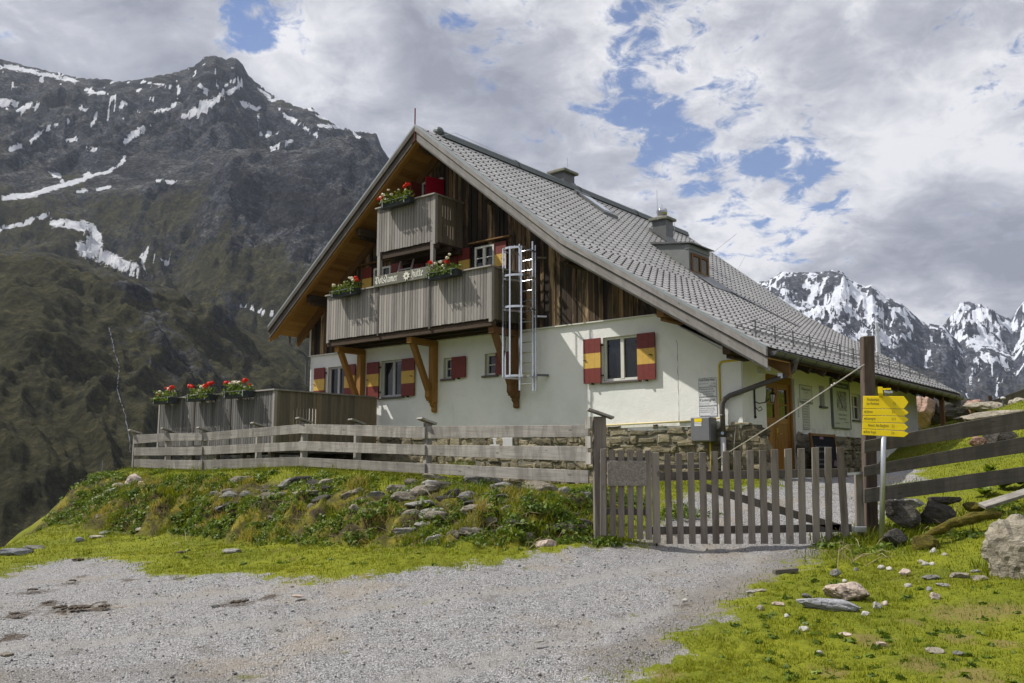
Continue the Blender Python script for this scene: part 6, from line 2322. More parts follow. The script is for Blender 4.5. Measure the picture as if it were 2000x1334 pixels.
# wire from the downpipe's foot to the tall post
p0, p1 = Vector(hpt(-.55, -.2, .10)), at(1688, 712, 13.25)
mb = MB()
pts_ = []
for k in range(13):
    f = k / 12
    q = p0.lerp(p1, f)
    q.z -= math.sin(f * PI) * .02
    pts_.append(q)
mb.tube(pts_, .010, 6, .5)
for f in (.83, .845):
    q = p0.lerp(p1, f)
    mb.ball(tuple(q), .02, 6, 4)
tag(mb.build('stay_wire', M['cable'], None, tuple(p0)), 'grey stay wire slanting from the house corner up to the tall post', 'wire')
# far left pole and the lamp bollard on the upper meadow
h = hit_left(198, 940)
if h:
    mb = MB()
    s_ = h.length / 1750
    mb.tube([h + Vector((0, 0, -2 * s_)), h + Vector((0, 0, 36 * s_))], .9 * s_, 6)
    mb.bar(h + Vector((-3 * s_, 0, 30 * s_)), h + Vector((4 * s_, 0, 30 * s_)), 1.2 * s_, 1.2 * s_)
    tag(mb.build('wooden_pole', M['fence'], None, tuple(h)), 'lone pole standing on the dark slope beyond the bank', 'pole')
p = at(1960, 793, 27)
lb = thing('path_lamp', 'small mushroom lamp on the upper meadow by the boulders', 'lamp', tuple(p + Vector((0, 0, -.1))))
mb = MB()
mb.tube([tuple(p + Vector((0, 0, -.3))), tuple(p + Vector((0, 0, .22)))], .03, 8)
mb.build('stem', M['zinc'], lb)
mb = MB()
mb.lathe(tuple(p + Vector((0, 0, .2))), [(.03, 0), (.07, .02), (.075, .05), (.03, .08)], 10)
mb.build('cap', M['pvc'], lb)

# ================================================================== ROCKS
def rock_mesh(name, size, seed, sub=3, cuts=7, rough=.10, flat=.0):
    """angular stone: a ball cut by random planes, then roughened; size = half extents"""
    bm = bmesh.new()
    bmesh.ops.create_icosphere(bm, subdivisions=sub, radius=1)
    V = np.array([v.co[:] for v in bm.verts])
    F = np.array([[v.index for v in f.verts] for f in bm.faces])
    bm.free()
    rg = np.random.default_rng(seed)
    V = V * (1 + .16 * fbm(V[:, 0] * 1.1 + seed, V[:, 1] * 1.1 + V[:, 2] * .9, 2, seed))[:, None]
    for k in range(cuts):
        n = rg.normal(size=3)
        n /= np.linalg.norm(n)
        d = rg.uniform(.52, .84)
        s = V @ n
        V = V - np.outer(np.maximum(s - d, 0) * .93, n)
    if flat:
        V[:, 2] = np.minimum(V[:, 2], flat)
    nr = V / np.linalg.norm(V, axis=1)[:, None]
    q = V * 2.4 + seed
    V = V + nr * (fbm(q[:, 0] + q[:, 2] * .7, q[:, 1] - q[:, 2] * .5, 4, seed) * rough)[:, None]
    q = V * 7 + seed
    V = V + nr * (fbm(q[:, 0] + q[:, 2] * .6, q[:, 1] + q[:, 2] * .8, 3, seed + 5) * rough * .3)[:, None]
    V = V * np.array(size)
    return V, F


NROCK = [0]


def rock(px, py, w, h, mat, label, cat='stone', group=None, name='stone', Y=None, rot=None, seed=None, depth=.8, sub=3, cuts=7, tilt=0.0, sink=.22, rough=.10, flat=0.0, up=0.0):
    """(px, py): middle of the stone's foot in the photograph; w, h: its width and height there, in pixels"""
    NROCK[0] += 1
    seed = seed if seed is not None else NROCK[0] * 7 + 3
    if Y is None:
        g = ghit(px, py)
        if g is None:
            return None
    else:
        g = at(px, py, Y)
        g.z = gz1(g.x, g.y) if up == 0.0 else g.z
    sc = g.length / 1765
    hw, hh = w * sc / 2, h * sc / 2 * (1 + sink)
    V, F = rock_mesh(name, (hw * 1.08, hw * depth, hh * 1.06), seed, sub, cuts, rough, flat)
    rg = random.Random(seed)
    a = rot if rot is not None else rg.uniform(-.3, .3) - math.atan2(g.x, g.y) * 1.0
    R = np.array(Matrix.Rotation(a, 3, 'Z') @ Matrix.Rotation(tilt, 3, 'Y'))
    V = V @ R.T
    o = np_mesh(name, V, F, mat, {'var': ('FACE', np.full(len(F), rg.random()))}, sub > 2, None, None, frame(g.x, g.y + hw * depth * .5, g.z + hh * (1 - sink * 2) * .98))
    if sub > 2:
        o.data.polygons.foreach_set('use_smooth', np.zeros(len(F), bool))
    return tag(o, label, cat, group)


# single stones of the right-hand meadow
RF = [(1657, 1174, 68, 33, 'rock_pink', 'pinkish rounded boulder above the long slate slab in the meadow', 'stone', dict(cuts=5)),
      (1631, 1198, 122, 22, 'rock_slate', 'long blue-grey slate slab lying in the meadow grass', 'stone', dict(depth=.28, cuts=9, flat=.75)),
      (1592, 1182, 60, 8, 'rock_pale', 'thin tan slab just behind the long slate slab', 'stone', dict(depth=.3, flat=.6)),
      (1577, 1175, 18, 10, 'rock', 'small grey stone at the left end of the thin tan slab', 'stone', {}),
      (2006, 1132, 100, 98, 'rock_pale', 'big pale cracked granite boulder at the right edge of the meadow', 'boulder', dict(Y=9.6, depth=.95, cuts=3, rough=.16, seed=41)),
      (1633, 1127, 18, 15, 'rock', 'upright little grey stone standing in the meadow near the gate', 'stone', {}),
      (1714, 1188, 20, 11, 'white', 'small white stone right of the pinkish boulder', 'stone', {}), (1730, 1182, 12, 10, 'rock_pink', 'small tan stone touching the white one beside the pinkish boulder', 'stone', {}),
      (1724, 1114, 14, 8, 'white', 'left one of two white pebbles in the upper meadow', 'stone', {}), (1739, 1115, 13, 7, 'white', 'right one of two white pebbles in the upper meadow', 'stone', {}),
      (1768, 1123, 21, 12, 'rock_pink', 'brownish stone right of the two white pebbles', 'stone', {}), (1822, 1131, 29, 11, 'rock', 'grey flat stone in the middle of the right meadow', 'stone', dict(flat=.6)),
      (1879, 1128, 34, 11, 'rock_pale', 'pale flat stone left of the big granite boulder', 'stone', dict(flat=.6)), (1914, 1131, 28, 10, 'rock_pale', 'mossy flat stone nearest the big granite boulder', 'stone', dict(flat=.6)),
      (1845, 1147, 24, 9, 'rock', 'buried grey stone below the flat ones in the right meadow', 'stone', dict(flat=.6)), (1775, 1148, 14, 7, 'white', 'white pebble in the open grass right of the pinkish boulder', 'stone', {}),
      (1650, 1140, 11, 7, 'white', 'white pebble just above the pinkish boulder', 'stone', {}), (1674, 1119, 9, 8, 'rock', 'tiny grey stone between gate and pinkish boulder', 'stone', {}),
      (1816, 1155, 12, 8, 'rock_slate', 'small bluish stone above the tan one in the right meadow', 'stone', {}), (1827, 1168, 20, 12, 'rock_pink', 'tan stone standing alone in the right meadow', 'stone', {}),
      (1571, 1238, 17, 9, 'white', 'white stone in the grass below the slate slab', 'stone', {}), (1601, 1278, 13, 8, 'white', 'white stone in the lower meadow', 'stone', {}),
      (1724, 1260, 18, 9, 'rock_pink', 'tan stone at the right of the bare patch in the lower meadow', 'stone', {}), (1655, 1246, 24, 8, 'rock_pink', 'flat tan stone at the left of the bare patch in the lower meadow', 'stone', dict(flat=.5)),
      (1691, 1206, 15, 8, 'white', 'white stone at the right tip of the slate slab', 'stone', {}), (1538, 1210, 11, 7, 'white', 'white stone left below the slate slab', 'stone', {}),
      (1523, 1190, 23, 8, 'rock_pink', 'tan stone left of the thin tan slab', 'stone', dict(flat=.7)), (1485, 1196, 14, 9, 'rock_pale', 'pale stone at the grass edge left of the tan stones', 'stone', {}),
      (1829, 1277, 29, 11, 'rock_pale', 'pale stone low in the meadow, left of its smaller neighbour', 'stone', dict(flat=.7)), (1873, 1277, 17, 7, 'rock', 'smaller grey stone low in the right meadow', 'stone', {}),
      (1808, 1105, 15, 8, 'white', 'bright white stone in a cluster of pebbles under the fence', 'stone', {}), (1822, 1103, 10, 7, 'white', 'small white stone at the right of the pebble cluster', 'stone', {}), (1800, 1098, 12, 6, 'rock_pale', 'pale stone at the back of the pebble cluster', 'stone', {}),
      (1906, 1117, 17, 6, 'rock', 'grey stone close left of the granite boulder', 'stone', {}), (1825, 1083, 13, 10, 'white', 'white stone below the mossy log', 'stone', {}), (1846, 1088, 10, 6, 'rock_pale', 'tiny pale stone right below the mossy log', 'stone', {}),
      (1066, 1070, 46, 17, 'rock_pink', 'tan flat slab lying at the foot of the bank beside the gravel', 'stone', dict(depth=.5, flat=.8, tilt=-.16)),
      (452, 1080, 34, 9, 'rock', 'grey slab lying on the grass below the bank', 'stone', dict(flat=.7)), (22, 1086, 52, 14, 'rock_slate', 'grey slate slab at the left edge of the grass', 'stone', dict(depth=.4, flat=.7)), (62, 1077, 38, 9, 'rock', 'flat grey stone beside the slate slab at the left', 'stone', dict(flat=.7)),
      (153, 1059, 15, 10, 'rock_slate', 'rounded bluish stone on the left end of the grass', 'stone', {}), (187, 1052, 24, 7, 'rock_pale', 'pale flat stone beside the rounded bluish one', 'stone', dict(flat=.6)), (271, 1036, 18, 6, 'rock_pale', 'pale stone under the left end of the bank', 'stone', {}),
      (208, 1042, 26, 8, 'rock', 'grey stone under the left end of the bank', 'stone', dict(flat=.6)), (143, 1013, 12, 6, 'rock_pale', 'small pale stone on the left slope of the bank', 'stone', {}), (193, 1018, 30, 9, 'rock_pale', 'pale slab on the left slope of the bank', 'stone', dict(flat=.6, tilt=-.3)),
      (230, 955, 30, 20, 'rock_pale', 'pale boulder at the left top of the bank', 'boulder', {}), (258, 950, 32, 24, 'rock_pink', 'tan boulder touching the pale one at the top of the bank', 'boulder', {}), (276, 950, 14, 18, 'rock_pale', 'narrow pale stone right of the two bank boulders', 'stone', {}),
      (196, 972, 34, 9, 'rock_pale', 'white weathered slab left of the bank boulders', 'stone', dict(flat=.6, tilt=-.3)), (215, 966, 24, 9, 'white', 'whitish slab just under the pale bank boulder', 'stone', dict(flat=.6, tilt=-.25)),
      (580, 1168, 24, 5, 'rock_pink', 'flat tan stone in the middle of the gravel', 'stone', {}), (1050, 1255, 26, 4, 'rock', 'thin dark chip lying in the gravel', 'stone', {}), (1468, 1163, 20, 7, 'rock', 'grey stone at the right edge of the gravel', 'stone', {}), (1488, 1157, 22, 5, 'rock_pale', 'pale chip at the right edge of the gravel', 'stone', {}), (10, 1281, 22, 7, 'rock_pale', 'pale stone at the left edge of the gravel', 'stone', {}),
      (420, 1192, 18, 5, 'rock', 'grey chip in the gravel left of the mud clods', 'stone', {}), (1338, 1175, 12, 6, 'white', 'white chip in the gravel near the meadow edge', 'stone', {})]
M['white_stone'] = mat_stone('white_quartz', [(.3, (.26, .245, .215)), (.5, (.40, .385, .35)), (.7, (.52, .505, .475)), (.88, (.60, .59, .56))], 2.5, .4, (.36, .33, .24), .3)
for px, py, w, h, m_, lab, cat_, kw in RF:
    kw = dict(kw)
    kw.setdefault('sub', 4 if w > 60 else 3 if w > 14 else 2)
    rock(px, py, w, h, M['white_stone' if m_ == 'white' else m_], lab, cat_, name='boulder' if cat_ == 'boulder' else 'stone', **kw)
M['rock_tan'] = mat_stone('tan_schist', [(.3, (.085, .072, .055)), (.5, (.17, .15, .118)), (.7, (.27, .245, .20)), (.88, (.37, .34, .29))], 2.2, .8, (.14, .13, .03), .4)
# the tumbled wall stones of the bank: nothing tells most of them apart
BS = [(948, 946, 72, 14), (1054, 958, 56, 20), (1074, 978, 40, 12), (1114, 980, 38, 17), (1144, 980, 20, 14), (1017, 981, 38, 20), (1010, 957, 18, 12), (988, 960, 26, 12), (992, 1000, 20, 12), (846, 938, 42, 11), (855, 957, 50, 15), (830, 972, 46, 15), (846, 998, 42, 20), (912, 998, 22, 24),
      (905, 1018, 18, 8), (948, 1022, 32, 12), (850, 1056, 28, 16), (887, 1052, 20, 13), (1142, 1036, 30, 18), (1050, 1054, 26, 11), (912, 976, 32, 18), (780, 958, 34, 13), (760, 990, 26, 14), (800, 1010, 30, 14), (735, 975, 30, 12), (700, 965, 26, 10), (640, 955, 30, 12), (668, 990, 24, 12),
      (560, 950, 34, 14), (530, 948, 26, 10), (590, 945, 40, 13), (470, 945, 34, 14), (485, 975, 24, 12), (610, 985, 20, 12), (820, 1030, 24, 12), (930, 1045, 26, 12), (985, 1030, 22, 12), (1090, 1010, 26, 14), (1130, 1005, 30, 14), (1060, 1000, 24, 12), (870, 1020, 26, 12), (720, 1020, 22, 12), (880, 975, 30, 12), (810, 945, 30, 10), (425, 965, 22, 12), (1110, 1040, 22, 12), (1010, 1015, 20, 10), (690, 1010, 18, 10)]
rb = random.Random(21)
BS += [(rb.uniform(770, 1152), rb.uniform(950, 1050), rb.uniform(20, 50), rb.uniform(7, 15)) for k in range(42)] + [(rb.uniform(420, 770), rb.uniform(945, 1000), rb.uniform(18, 40), rb.uniform(7, 13)) for k in range(22)]
for k, (px, py, w, h) in enumerate(BS):
    rock(px, py, w * 1.35, h * 1.35, M[('rock', 'rock_tan', 'rock_dark', 'rock_tan')[k % 4]], 'grey lichened stone tumbled among the plants of the grassy bank', 'stone', 'stones tumbled in the grassy bank', depth=.6, cuts=9, sink=.42, sub=3, flat=.8, tilt=R_.uniform(-.2, .2))
# upper meadow: the boulders behind the hut
UB = [(1812, 822, 62, 52, 'rock_red', 'reddish upright boulder beside the end of the hut', 34, dict(depth=.6, cuts=10, rot=.4)), (1868, 824, 112, 58, 'rock_dark', 'large dark boulder behind the porch post', 34, dict(depth=.7, cuts=8)), (1912, 806, 40, 24, 'rock_red', 'small reddish boulder at the right of the large dark one', 28.5, {}),
      (1930, 800, 76, 17, 'rock_pale', 'flat pale slab lying on top of the upper meadow boulders', 28, dict(depth=.5, flat=.7)), (1958, 821, 130, 22, 'rock_pale', 'long low pale boulder in the upper meadow', 24, dict(depth=.4, flat=.7)), (1955, 864, 62, 26, 'rock_dark', 'dark broken rock just above the right-hand fence', 19, dict(depth=.6, cuts=10)), (1915, 868, 26, 14, 'rock_red', 'brownish rock at the left of the dark broken one', 19.2, {}),
      (1995, 796, 30, 18, 'rock_pale', 'greenish pale boulder at the far right of the upper meadow', 27, {}), (1895, 828, 40, 14, 'rock_dark', 'low dark stone at the foot of the large dark boulder', 27, {})]
for px, py, w, h, m_, lab, Y, kw in UB:
    kw = dict(kw)
    rock(px, py, w, h, M[m_], lab, 'boulder', name='boulder', Y=Y, sub=4, up=1.0, **kw)
# dark stones and timber heaped under the right-hand fence
HP = [(1772, 1020, 60, 36, 'rock_dark', 'dark square stone at the left of the heap under the fence', 12.9, dict(depth=.5, cuts=12)), (1836, 1016, 66, 36, 'rock_dark', 'dark split rock at the right of the heap under the fence', 12.9, dict(depth=.5, cuts=12)), (1778, 992, 58, 22, 'rock', 'grey slab bridging the heap under the fence', 12.95, dict(depth=.6, flat=.6)), (1848, 984, 60, 16, 'rock_dark', 'dark mossy slab on top of the heap under the fence', 13.0, dict(depth=.6, flat=.6)),
      (1752, 1064, 38, 28, 'rock_dark', 'dark round stone in the weeds by the signpost', 12.3, {}), (1745, 1000, 26, 24, 'rock_dark', 'small dark stone right of the signpost', 12.9, {})]
for px, py, w, h, m_, lab, Y, kw in HP:
    rock(px, py, w, h, M[m_], lab, 'stone', Y=Y, sub=4, up=1.0, **kw)
rock(1810, 1074, 46, 26, M['moss'], 'yellowish moss hummock below the dark stone heap', 'moss', name='moss_hummock', Y=11.9, sub=3, cuts=2, up=1.0)
rock(1905, 996, 34, 14, M['moss'], 'small yellow-green moss cushion by the lying plank', 'moss', name='moss_hummock', Y=12.9, sub=3, cuts=2, up=1.0)
mb = MB()
P_ = [at(1796, 1052, 12.0), at(1840, 1032, 12.1), at(1880, 1015, 12.2), at(1925, 1006, 12.3), at(1958, 1000, 12.4)]
mb.tube(P_, [.035, .06, .075, .07, .04], 9)
o = mb.build('mossy_log', M['moss'], None, tuple(P_[2]))
o.modifiers.new('sub', 'SUBSURF').render_levels = 2
tx = bpy.data.textures.new('log_lumps', 'CLOUDS')
tx.noise_scale = .12
dm = o.modifiers.new('lumps', 'DISPLACE')
dm.texture = tx
dm.strength = .10
tag(o, 'orange mossy rotting log lying in the grass under the fence', 'log')
mb = MB()
a, b = at(1918, 989, 12.6), at(2080, 938, 12.7)
mb.bar(a, b, .16, .05, (0, -.3, 1))
tag(mb.build('loose_plank', M['fence'], None, tuple(a), bevel=.005), 'pale loose plank lying on the slope under the right-hand fence', 'plank')
mb = MB()
a, b = at(1512, 1131, 10.9), at(1557, 1128, 11.0)
a.z, b.z = gz1(a.x, a.y) + .03, gz1(b.x, b.y) + .03
mb.bar(a, b, .07, .05)
tag(mb.build('loose_plank', M['old'], None, tuple(a), bevel=.005), 'short dark plank lying at the edge of gravel and grass', 'plank')
# far upper fence at the right edge
mb = MB()
a, b = at(1896, 797, 30), at(2060, 738, 30)
a1, b1 = at(1896, 802, 30), at(2060, 778, 30)
mb.prism([a, b, b1, a1], (0, .05, 0), .3)
uf = thing('meadow_fence', 'dark board fence on the skyline of the upper meadow', 'fence', tuple(a1))
mb.build('board', M['old'], uf)
for f in (.25, .75):
    q = a1.lerp(b1, f)
    mb = MB()
    mb.box(q.x - .06, q.x + .06, 30.05, 30.15, q.z - 1.2, q.z + .4, None, 0, 2)
    mb.build('post', M['post'], uf)
# mud clods dropped on the gravel: each a heap of crumbs
for k, (px, py, w, h) in enumerate([(150, 1188, 60, 9), (205, 1182, 30, 7), (118, 1188, 34, 8), (464, 1178, 34, 8), (352, 1082, 26, 8), (153, 1093, 26, 7), (140, 1135, 18, 5), (480, 1174, 20, 6), (30, 1200, 30, 7), (92, 1178, 22, 6), (62, 1152, 24, 6)]):
    g = ghit(px, py)
    sc = g.length / 1765
    AV, AF, nv = [], [], 0
    for q in range(int(10 + w * .5)):
        rr_ = R_.uniform(.25, .85) * h * sc * .5
        V, F = rock_mesh('mud', (rr_ * R_.uniform(.8, 1.6), rr_ * R_.uniform(.8, 1.4), rr_ * .7), 300 + k * 40 + q, 2, 2, .3)
        ox, oy = max(-.3, min(.3, R_.gauss(0, .16))) * w * sc, max(-.2, min(.2, R_.gauss(0, .10))) * w * sc
        zz = gz1(g.x + ox, g.y + oy) - gz1(g.x, g.y)
        AV.append(V + np.array([ox, oy, zz + rr_ * .1 + max(0, .25 - abs(ox) / (w * sc)) * h * sc * .4]))
        AF.append(F + nv)
        nv += len(V)
    o = np_mesh('mud_heap', np.concatenate(AV), np.concatenate(AF), M['mud'], {'var': ('FACE', np.full(sum(len(f) for f in AF), .5))}, False, None, None, frame(g.x, g.y, g.z))
    tag(o, 'dark crumbling heap of mud lying on the pale gravel' if k != 4 else 'dark crumbling heap of mud on the grass below the bank', 'mud heap', 'mud heaps on the gravel' if k != 4 else None)


# ================================================================== VEGETATION
def blades(n, X, Y, Z, hgt, wid, rg, lean_=.5, var=None):
    """n grass blades as bent strips of two faces; returns V, F, var"""
    th = rg.uniform(0, 2 * np.pi, n)
    dx, dy = np.cos(th), np.sin(th)
    lean = rg.uniform(.1, 1, n) * lean_ * hgt
    la = rg.uniform(0, 2 * np.pi, n)
    lx, ly = np.cos(la) * lean, np.sin(la) * lean
    b0 = np.c_[X - dx * wid, Y - dy * wid, Z - .01]
    b1 = np.c_[X + dx * wid, Y + dy * wid, Z - .01]
    m0 = np.c_[X + lx * .35 - dx * wid * .7, Y + ly * .35 - dy * wid * .7, Z + hgt * .6]
    m1 = np.c_[X + lx * .35 + dx * wid * .7, Y + ly * .35 + dy * wid * .7, Z + hgt * .6]
    tp_ = np.c_[X + lx, Y + ly, Z + hgt]
    V = np.stack([b0, b1, m1, m0, tp_], 1).reshape(-1, 3)
    i = np.arange(n)[:, None] * 5
    F = np.concatenate([np.c_[i, i + 1, i + 2], np.c_[i, i + 2, i + 3], np.c_[i + 3, i + 2, i + 4]])
    v = rg.normal(.5, .2, n).clip(0, 1) if var is None else var
    return V, F, np.concatenate([v, v, v])


def scatter(n, az0, az1, r0, r1, rg):
    az = np.radians(rg.uniform(az0, az1, n))
    r = r0 * (r1 / r0) ** rg.uniform(0, 1, n)
    return r * np.sin(az), r * np.cos(az), r


# the photo's front rows start about 6.5 m away
X, Y, r = scatter(640000, -36, 43, 5.0, 34, RNG)
gs = gravel_sd(X, Y) + fbm(X * 1.3, Y * 1.3, 3, 31) * .22
s, par = poly_sd(X, Y, BANK)
bk_ = np.exp(-((s - .75) / .9) ** 2) * np.interp(par, np.arange(len(BANK)), BANKH)
c, _ = poly_sd(X, Y, CREST)
pat = fbm(X * .8, Y * .8, 4, 61)
hx = (X - HUT_C.x) * math.cos(HUT_A) + (Y - HUT_C.y) * math.sin(HUT_A)
hy = -(X - HUT_C.x) * math.sin(HUT_A) + (Y - HUT_C.y) * math.cos(HUT_A)
inhut = (hx > -14.1) & (hx < .1) & (hy > -.05) & (hy < 12.3)
keep = (gs < -.04 + .16 * RNG.normal(size=len(X)) + .25 * fbm(X * 2.4, Y * 2.4, 3, 66)) & (c < .8) & ~inhut & (RNG.uniform(size=len(X)) < np.where(bk_ > .35, .40, 1) * (.72 + .5 * pat) * (1 - .45 * bare_mask(X, Y)))
X, Y, r, pat, bk_ = X[keep], Y[keep], r[keep], pat[keep], bk_[keep]
Z = ground_z(X, Y)
n = len(X)
tall = sstep(.1, .7, fbm(X * 1.7, Y * 1.7, 3, 71))
hgt = (.009 + .012 * RNG.uniform(size=n) + .013 * tall) * (1 + .05 * np.maximum(r - 7, 0)) * (1 + bk_ * 2.2)
wid = .0026 * (1 + .09 * np.maximum(r - 6, 0))
vv = (.42 + .20 * pat + RNG.normal(0, .15, n) + .05).clip(0, 1)
vv = np.where(RNG.uniform(size=n) < .035 + .10 * bk_, RNG.uniform(.9, 1, n), vv)
vv = np.where(bk_ > .3, (vv + RNG.normal(-.12, .22, n)).clip(0, 1), vv)
V, F, va = blades(n, X, Y, Z, hgt, wid, RNG, .9, vv)
tag(np_mesh('grass', V, F, M['grass'], {'var': ('FACE', va)}), kind='stuff')

# long tufts along the fence's foot, in the weeds by the posts and over the bank's edge
TX, TY, TH_, TD = [], [], [], []
cum0 = np.r_[0, np.cumsum(np.linalg.norm(np.diff(BANK, axis=0), axis=1))]
for k in range(len(FN) - 1):
    a, b = at(FN[k][0], FN[k][6], FN[k][7]), at(FN[k + 1][0], FN[k + 1][6], FN[k + 1][7])
    m_ = int((b - a).length * 160)
    f = RNG.uniform(0, 1, m_)
    cl = RNG.uniform(0, 1, m_)
    TX.append(a.x + (b.x - a.x) * f + RNG.normal(-.14, .13, m_))
    TY.append(a.y + (b.y - a.y) * f + RNG.normal(-.22, .12, m_))
    TH_.append(.05 + .13 * RNG.uniform(size=m_) * sstep(-.2, .5, fbm(TX[-1] * 1.5, TY[-1] * 1.5, 2, 88)) + .02)
for px, py, n_, sp_r, h_ in ((1650, 1060, 400, .22, .16), (1735, 1050, 500, .3, .18), (1190, 1052, 300, .25, .12), (1790, 1040, 400, .4, .16), (900, 925, 160, .15, .28), (935, 920, 120, .12, .30), (1880, 1010, 500, .5, .14), (1960, 1110, 250, .3, .12), (1770, 1075, 300, .35, .1), (1620, 1085, 200, .2, .08)):
    g = ghit(px, py)
    TX.append(g.x + RNG.normal(0, sp_r, n_))
    TY.append(g.y + RNG.normal(0, sp_r, n_))
    TH_.append(h_ * RNG.uniform(.4, 1.1, n_))
X, Y, hgt = np.concatenate(TX), np.concatenate(TY), np.concatenate(TH_)
for k in range(170):
    t_ = RNG.uniform(4.0, cum0[-1] - 3)
    i_ = min(np.searchsorted(cum0, t_) - 1, len(BANK) - 2)
    dv_ = BANK[i_ + 1] - BANK[i_]
    q_ = BANK[i_] + dv_ * ((t_ - cum0[i_]) / np.linalg.norm(dv_)) + np.array([-dv_[1], dv_[0]]) / np.linalg.norm(dv_) * RNG.uniform(-.05, 1.7)
    n_ = int(RNG.uniform(40, 130))
    TX.append(q_[0] + RNG.normal(0, .09, n_))
    TY.append(q_[1] + RNG.normal(0, .09, n_))
    TH_.append(RNG.uniform(.06, .22) * RNG.uniform(.5, 1.1, n_))
    TD.append(np.full(n_, RNG.choice([.25, .5, .95, 1.0], p=[.35, .3, .2, .15])))
X, Y, hgt = np.concatenate(TX), np.concatenate(TY), np.concatenate(TH_)
tdv = np.r_[np.full(len(X) - sum(len(q) for q in TD), .36), np.concatenate(TD)]
V, F, va = blades(len(X), X, Y, ground_z(X, Y), hgt, .0035 + hgt * .020, RNG, 1.0, (tdv + RNG.normal(0, .14, len(X))).clip(0, 1))
tag(np_mesh('tall_grass', V, F, M['grass'], {'var': ('FACE', va)}), kind='stuff')

# herbs of the bank: clumps of small leaves
cl = []
bd = np.diff(BANK, axis=0)
bl = np.linalg.norm(bd, axis=1)
cum = np.r_[0, np.cumsum(bl)]
rg = np.random.default_rng(5)
for i in range(4300):
    t_ = rg.uniform(1.0, cum[-1] - .8)
    k = min(np.searchsorted(cum, t_) - 1, len(bd) - 1)
    p = BANK[k] + bd[k] * ((t_ - cum[k]) / bl[k])
    nrm = np.array([-bd[k][1], bd[k][0]]) / bl[k]
    o_ = rg.beta(1.5, 1.7) * 2.3 - .2
    q = p + nrm * o_
    d_ = fbm(np.array([q[0] * .9]), np.array([q[1] * .9]), 3, 17)[0]
    if d_ > .02 + rg.normal(0, .16):
        cl.append((q[0], q[1], rg.uniform(.06, .19), d_))
for px, py, n_, rad in ((300, 985, 46, .42), (360, 960, 22, .5), (395, 1000, 26, .35), (470, 1010, 22, .3), (530, 1010, 34, .4), (250, 1000, 14, .3), (1030, 1000, 26, .25), (1075, 1000, 26, .2), (1100, 1020, 20, .25), (1140, 1000, 16, .2), (1175, 1060, 18, .25), (440, 920, 10, .25), (1640, 1065, 22, .2), (1665, 1060, 16, .15), (1745, 1040, 20, .25), (1810, 1030, 14, .3), (1860, 1050, 16, .3), (1700, 1075, 16, .3), (1950, 1000, 20, .5), (150, 985, 8, .25), (160, 1015, 8, .3), (840, 1050, 10, .2), (690, 1000, 14, .3), (960, 1010, 12, .25), (1310, 1010, 14, .25), (1340, 1000, 14, .3)):
    g = ghit(px, py)
    for j in range(n_):
        cl.append((g.x + rg.normal(0, rad * .6), g.y + rg.normal(0, rad * .6), rg.uniform(.06, .16), .4))
for i in range(230):
    g = ghit(rg.uniform(1400, 2050), rg.uniform(1095, 1345))
    if g is not None and gravel_sd(np.array([g.x]), np.array([g.y]))[0] < -.1:
        cl.append((g.x, g.y, rg.uniform(.018, .05), .1))
for i in range(90):
    g = ghit(rg.uniform(150, 1150), rg.uniform(1045, 1110))
    if g is not None and gravel_sd(np.array([g.x]), np.array([g.y]))[0] < -.1:
        cl.append((g.x, g.y, rg.uniform(.02, .06), .1))
LV, LVar = [], []
for cx_, cy_, rad, d_ in cl:
    m_ = int(16 + 130 * rad)
    u = rg.normal(size=(m_, 3))
    u[:, 2] = np.abs(u[:, 2])
    u /= np.linalg.norm(u, axis=1)[:, None]
    z0 = float(ground_z(np.array([cx_]), np.array([cy_]))[0])
    P = np.array([cx_, cy_, z0 - .02]) + u * rad * rg.uniform(.45, 1.05, (m_, 1)) * np.array([1, 1, .85])
    n_ = u + rg.normal(0, .55, (m_, 3))
    n_ /= np.linalg.norm(n_, axis=1)[:, None]
    a_ = np.cross(n_, rg.normal(size=(m_, 3)))
    a_ /= np.linalg.norm(a_, axis=1)[:, None]
    b_ = np.cross(n_, a_)
    big_ = rg.random() < .3
    L = rg.uniform(.022, .050, (m_, 1)) if big_ else rg.uniform(.012, .030, (m_, 1))
    q = np.stack([P - a_ * L, P + b_ * L * .62 + n_ * L * .2, P + a_ * L * 1.1, P - b_ * L * .62 + n_ * L * .2], 1)
    LV.append(q.reshape(-1, 3))
    LVar.append((rg.normal(.48 + .55 * (rg.random() - .5), .16, m_)).clip(0, 1))
LV = np.concatenate(LV)
F = np.arange(len(LV)).reshape(-1, 4)
tag(np_mesh('bank_plants', LV, F, M['herb'], {'var': ('FACE', np.concatenate(LVar))}), kind='stuff')

# dry stalks
mb = MB()
rg2 = random.Random(3)
ST = [(rg2.uniform(330, 1150), rg2.uniform(935, 1075)) for i in range(150)] + [(rg2.uniform(1740, 1900), rg2.uniform(1000, 1060)) for i in range(26)] + [(rg2.uniform(1620, 1720), rg2.uniform(1060, 1110)) for i in range(24)] + [(rg2.uniform(100, 330), rg2.uniform(1000, 1050)) for i in range(20)]
for px, py in ST:
    g = ghit(px, py)
    if g is None or g.y > 30:
        continue
    L = rg2.uniform(.10, .42)
    d = Vector((rg2.gauss(0, .8), rg2.gauss(-.3, .4), rg2.uniform(.05, .9))).normalized()
    p = g + Vector((0, -.03, .02))
    mb.tube([p, p + d * L * .5 + Vector((0, 0, .02)), p + d * L - Vector((0, 0, L * .12))], [.005, .004, .002], 4)
tag(mb.build('dry_stalks', M['straw'], None, (0, 15, -1)), kind='stuff')
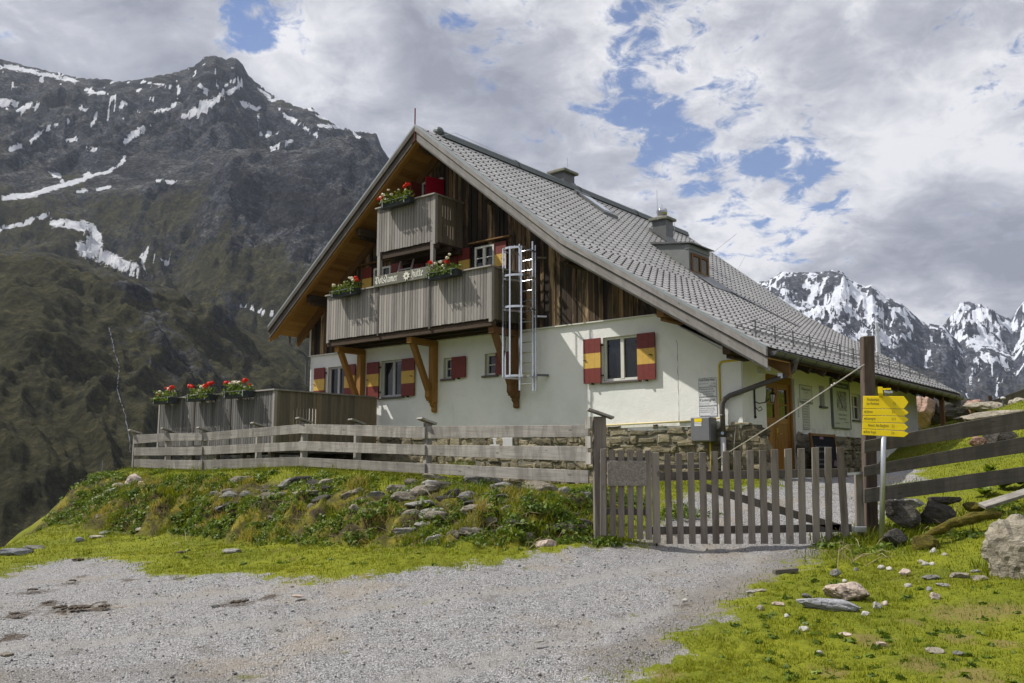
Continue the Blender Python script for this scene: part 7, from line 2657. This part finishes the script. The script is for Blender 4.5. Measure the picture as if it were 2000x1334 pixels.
# thin gravel chips standing out of the yard
n = 26000
X, Y, r = scatter(n, -32, 30, 5.5, 14, RNG)
keep = (gravel_sd(X, Y) > .05)
X, Y, r = X[keep], Y[keep], r[keep]
n = len(X)
Z = ground_z(X, Y) - np.clip(gravel_sd(X, Y), 0, .4) * .10
s_ = RNG.gamma(1.8, .0030, n).clip(.003, .03)
oc = np.array([(1, 0, 0), (-1, 0, 0), (0, 1, 0), (0, -1, 0), (0, 0, .7), (0, 0, -.7)])
ang = RNG.uniform(0, 6.28, n)
V = oc[None] * (s_[:, None, None] * RNG.uniform(.6, 1.2, (n, 6, 1)))
ca, sa = np.cos(ang)[:, None], np.sin(ang)[:, None]
V = np.stack([V[..., 0] * ca - V[..., 1] * sa, V[..., 0] * sa + V[..., 1] * ca, V[..., 2]], -1) + np.c_[X, Y, Z + s_ * .35][:, None, :]
f0 = np.array([(0, 2, 4), (2, 1, 4), (1, 3, 4), (3, 0, 4), (2, 0, 5), (1, 2, 5), (3, 1, 5), (0, 3, 5)])
F = (np.arange(n)[:, None, None] * 6 + f0[None]).reshape(-1, 3)
m_, t = new_mat('gravel_chips')
v_ = t.n('ShaderNodeAttribute', attribute_name='var').outputs['Fac']
finish(t, t.ramp(v_, [(0, (.10, .10, .10)), (.5, (.235, .23, .225)), (.85, (.36, .35, .33)), (1, (.50, .48, .45))]), .9, spec=.15)
tag(np_mesh('gravel_chips', V.reshape(-1, 3), F, m_, {'var': ('FACE', np.repeat(RNG.beta(2, 2.3, n), 8))}), kind='stuff')


# broad-leaved dock plants behind the right-hand fence
def dock(px, py, Y, s, seed, label):
    rg = random.Random(seed)
    g = at(px, py, Y)
    g.z = gz1(g.x, g.y)
    t = thing('dock_plant', label, 'plant', tuple(g), 0, 'broad-leaved plants behind the fence')
    mb = MB()
    for i in range(16):
        a = rg.uniform(0, 2 * PI)
        el = rg.uniform(.6, 1.35)
        d = Vector((math.cos(a) * math.cos(el), math.sin(a) * math.cos(el), math.sin(el)))
        sd = Vector((-math.sin(a), math.cos(a), 0))
        L, w = s * rg.uniform(.6, 1.1), s * rg.uniform(.13, .22)
        prev = None
        for k in range(5):
            f = k / 4
            c = g + d * L * f - Vector((0, 0, L * .35 * f * f)) + Vector((0, 0, .02))
            ww = w * math.sin(PI * min(1, .12 + f * .86)) + .004
            cur = (c - sd * ww, c + sd * ww)
            if prev:
                mb.quad([prev[0], prev[1], cur[1], cur[0]], min(1, max(0, rg.gauss(.6, .2))))
            prev = cur
    mb.build('leaves', M['geran'], t)


for k, (px, py, Y, s, lab) in enumerate([(1918, 925, 14.2, .30, 'broad-leaved plant behind the fence, leftmost of its row'), (1955, 918, 14.3, .33, 'broad-leaved plant behind the fence, second of its row'), (1990, 915, 14.2, .30, 'broad-leaved plant behind the fence at the picture edge'), (1932, 905, 15.5, .26, 'smaller broad-leaved plant at the back of the row')]):
    dock(px, py, Y, s, k + 40, lab)
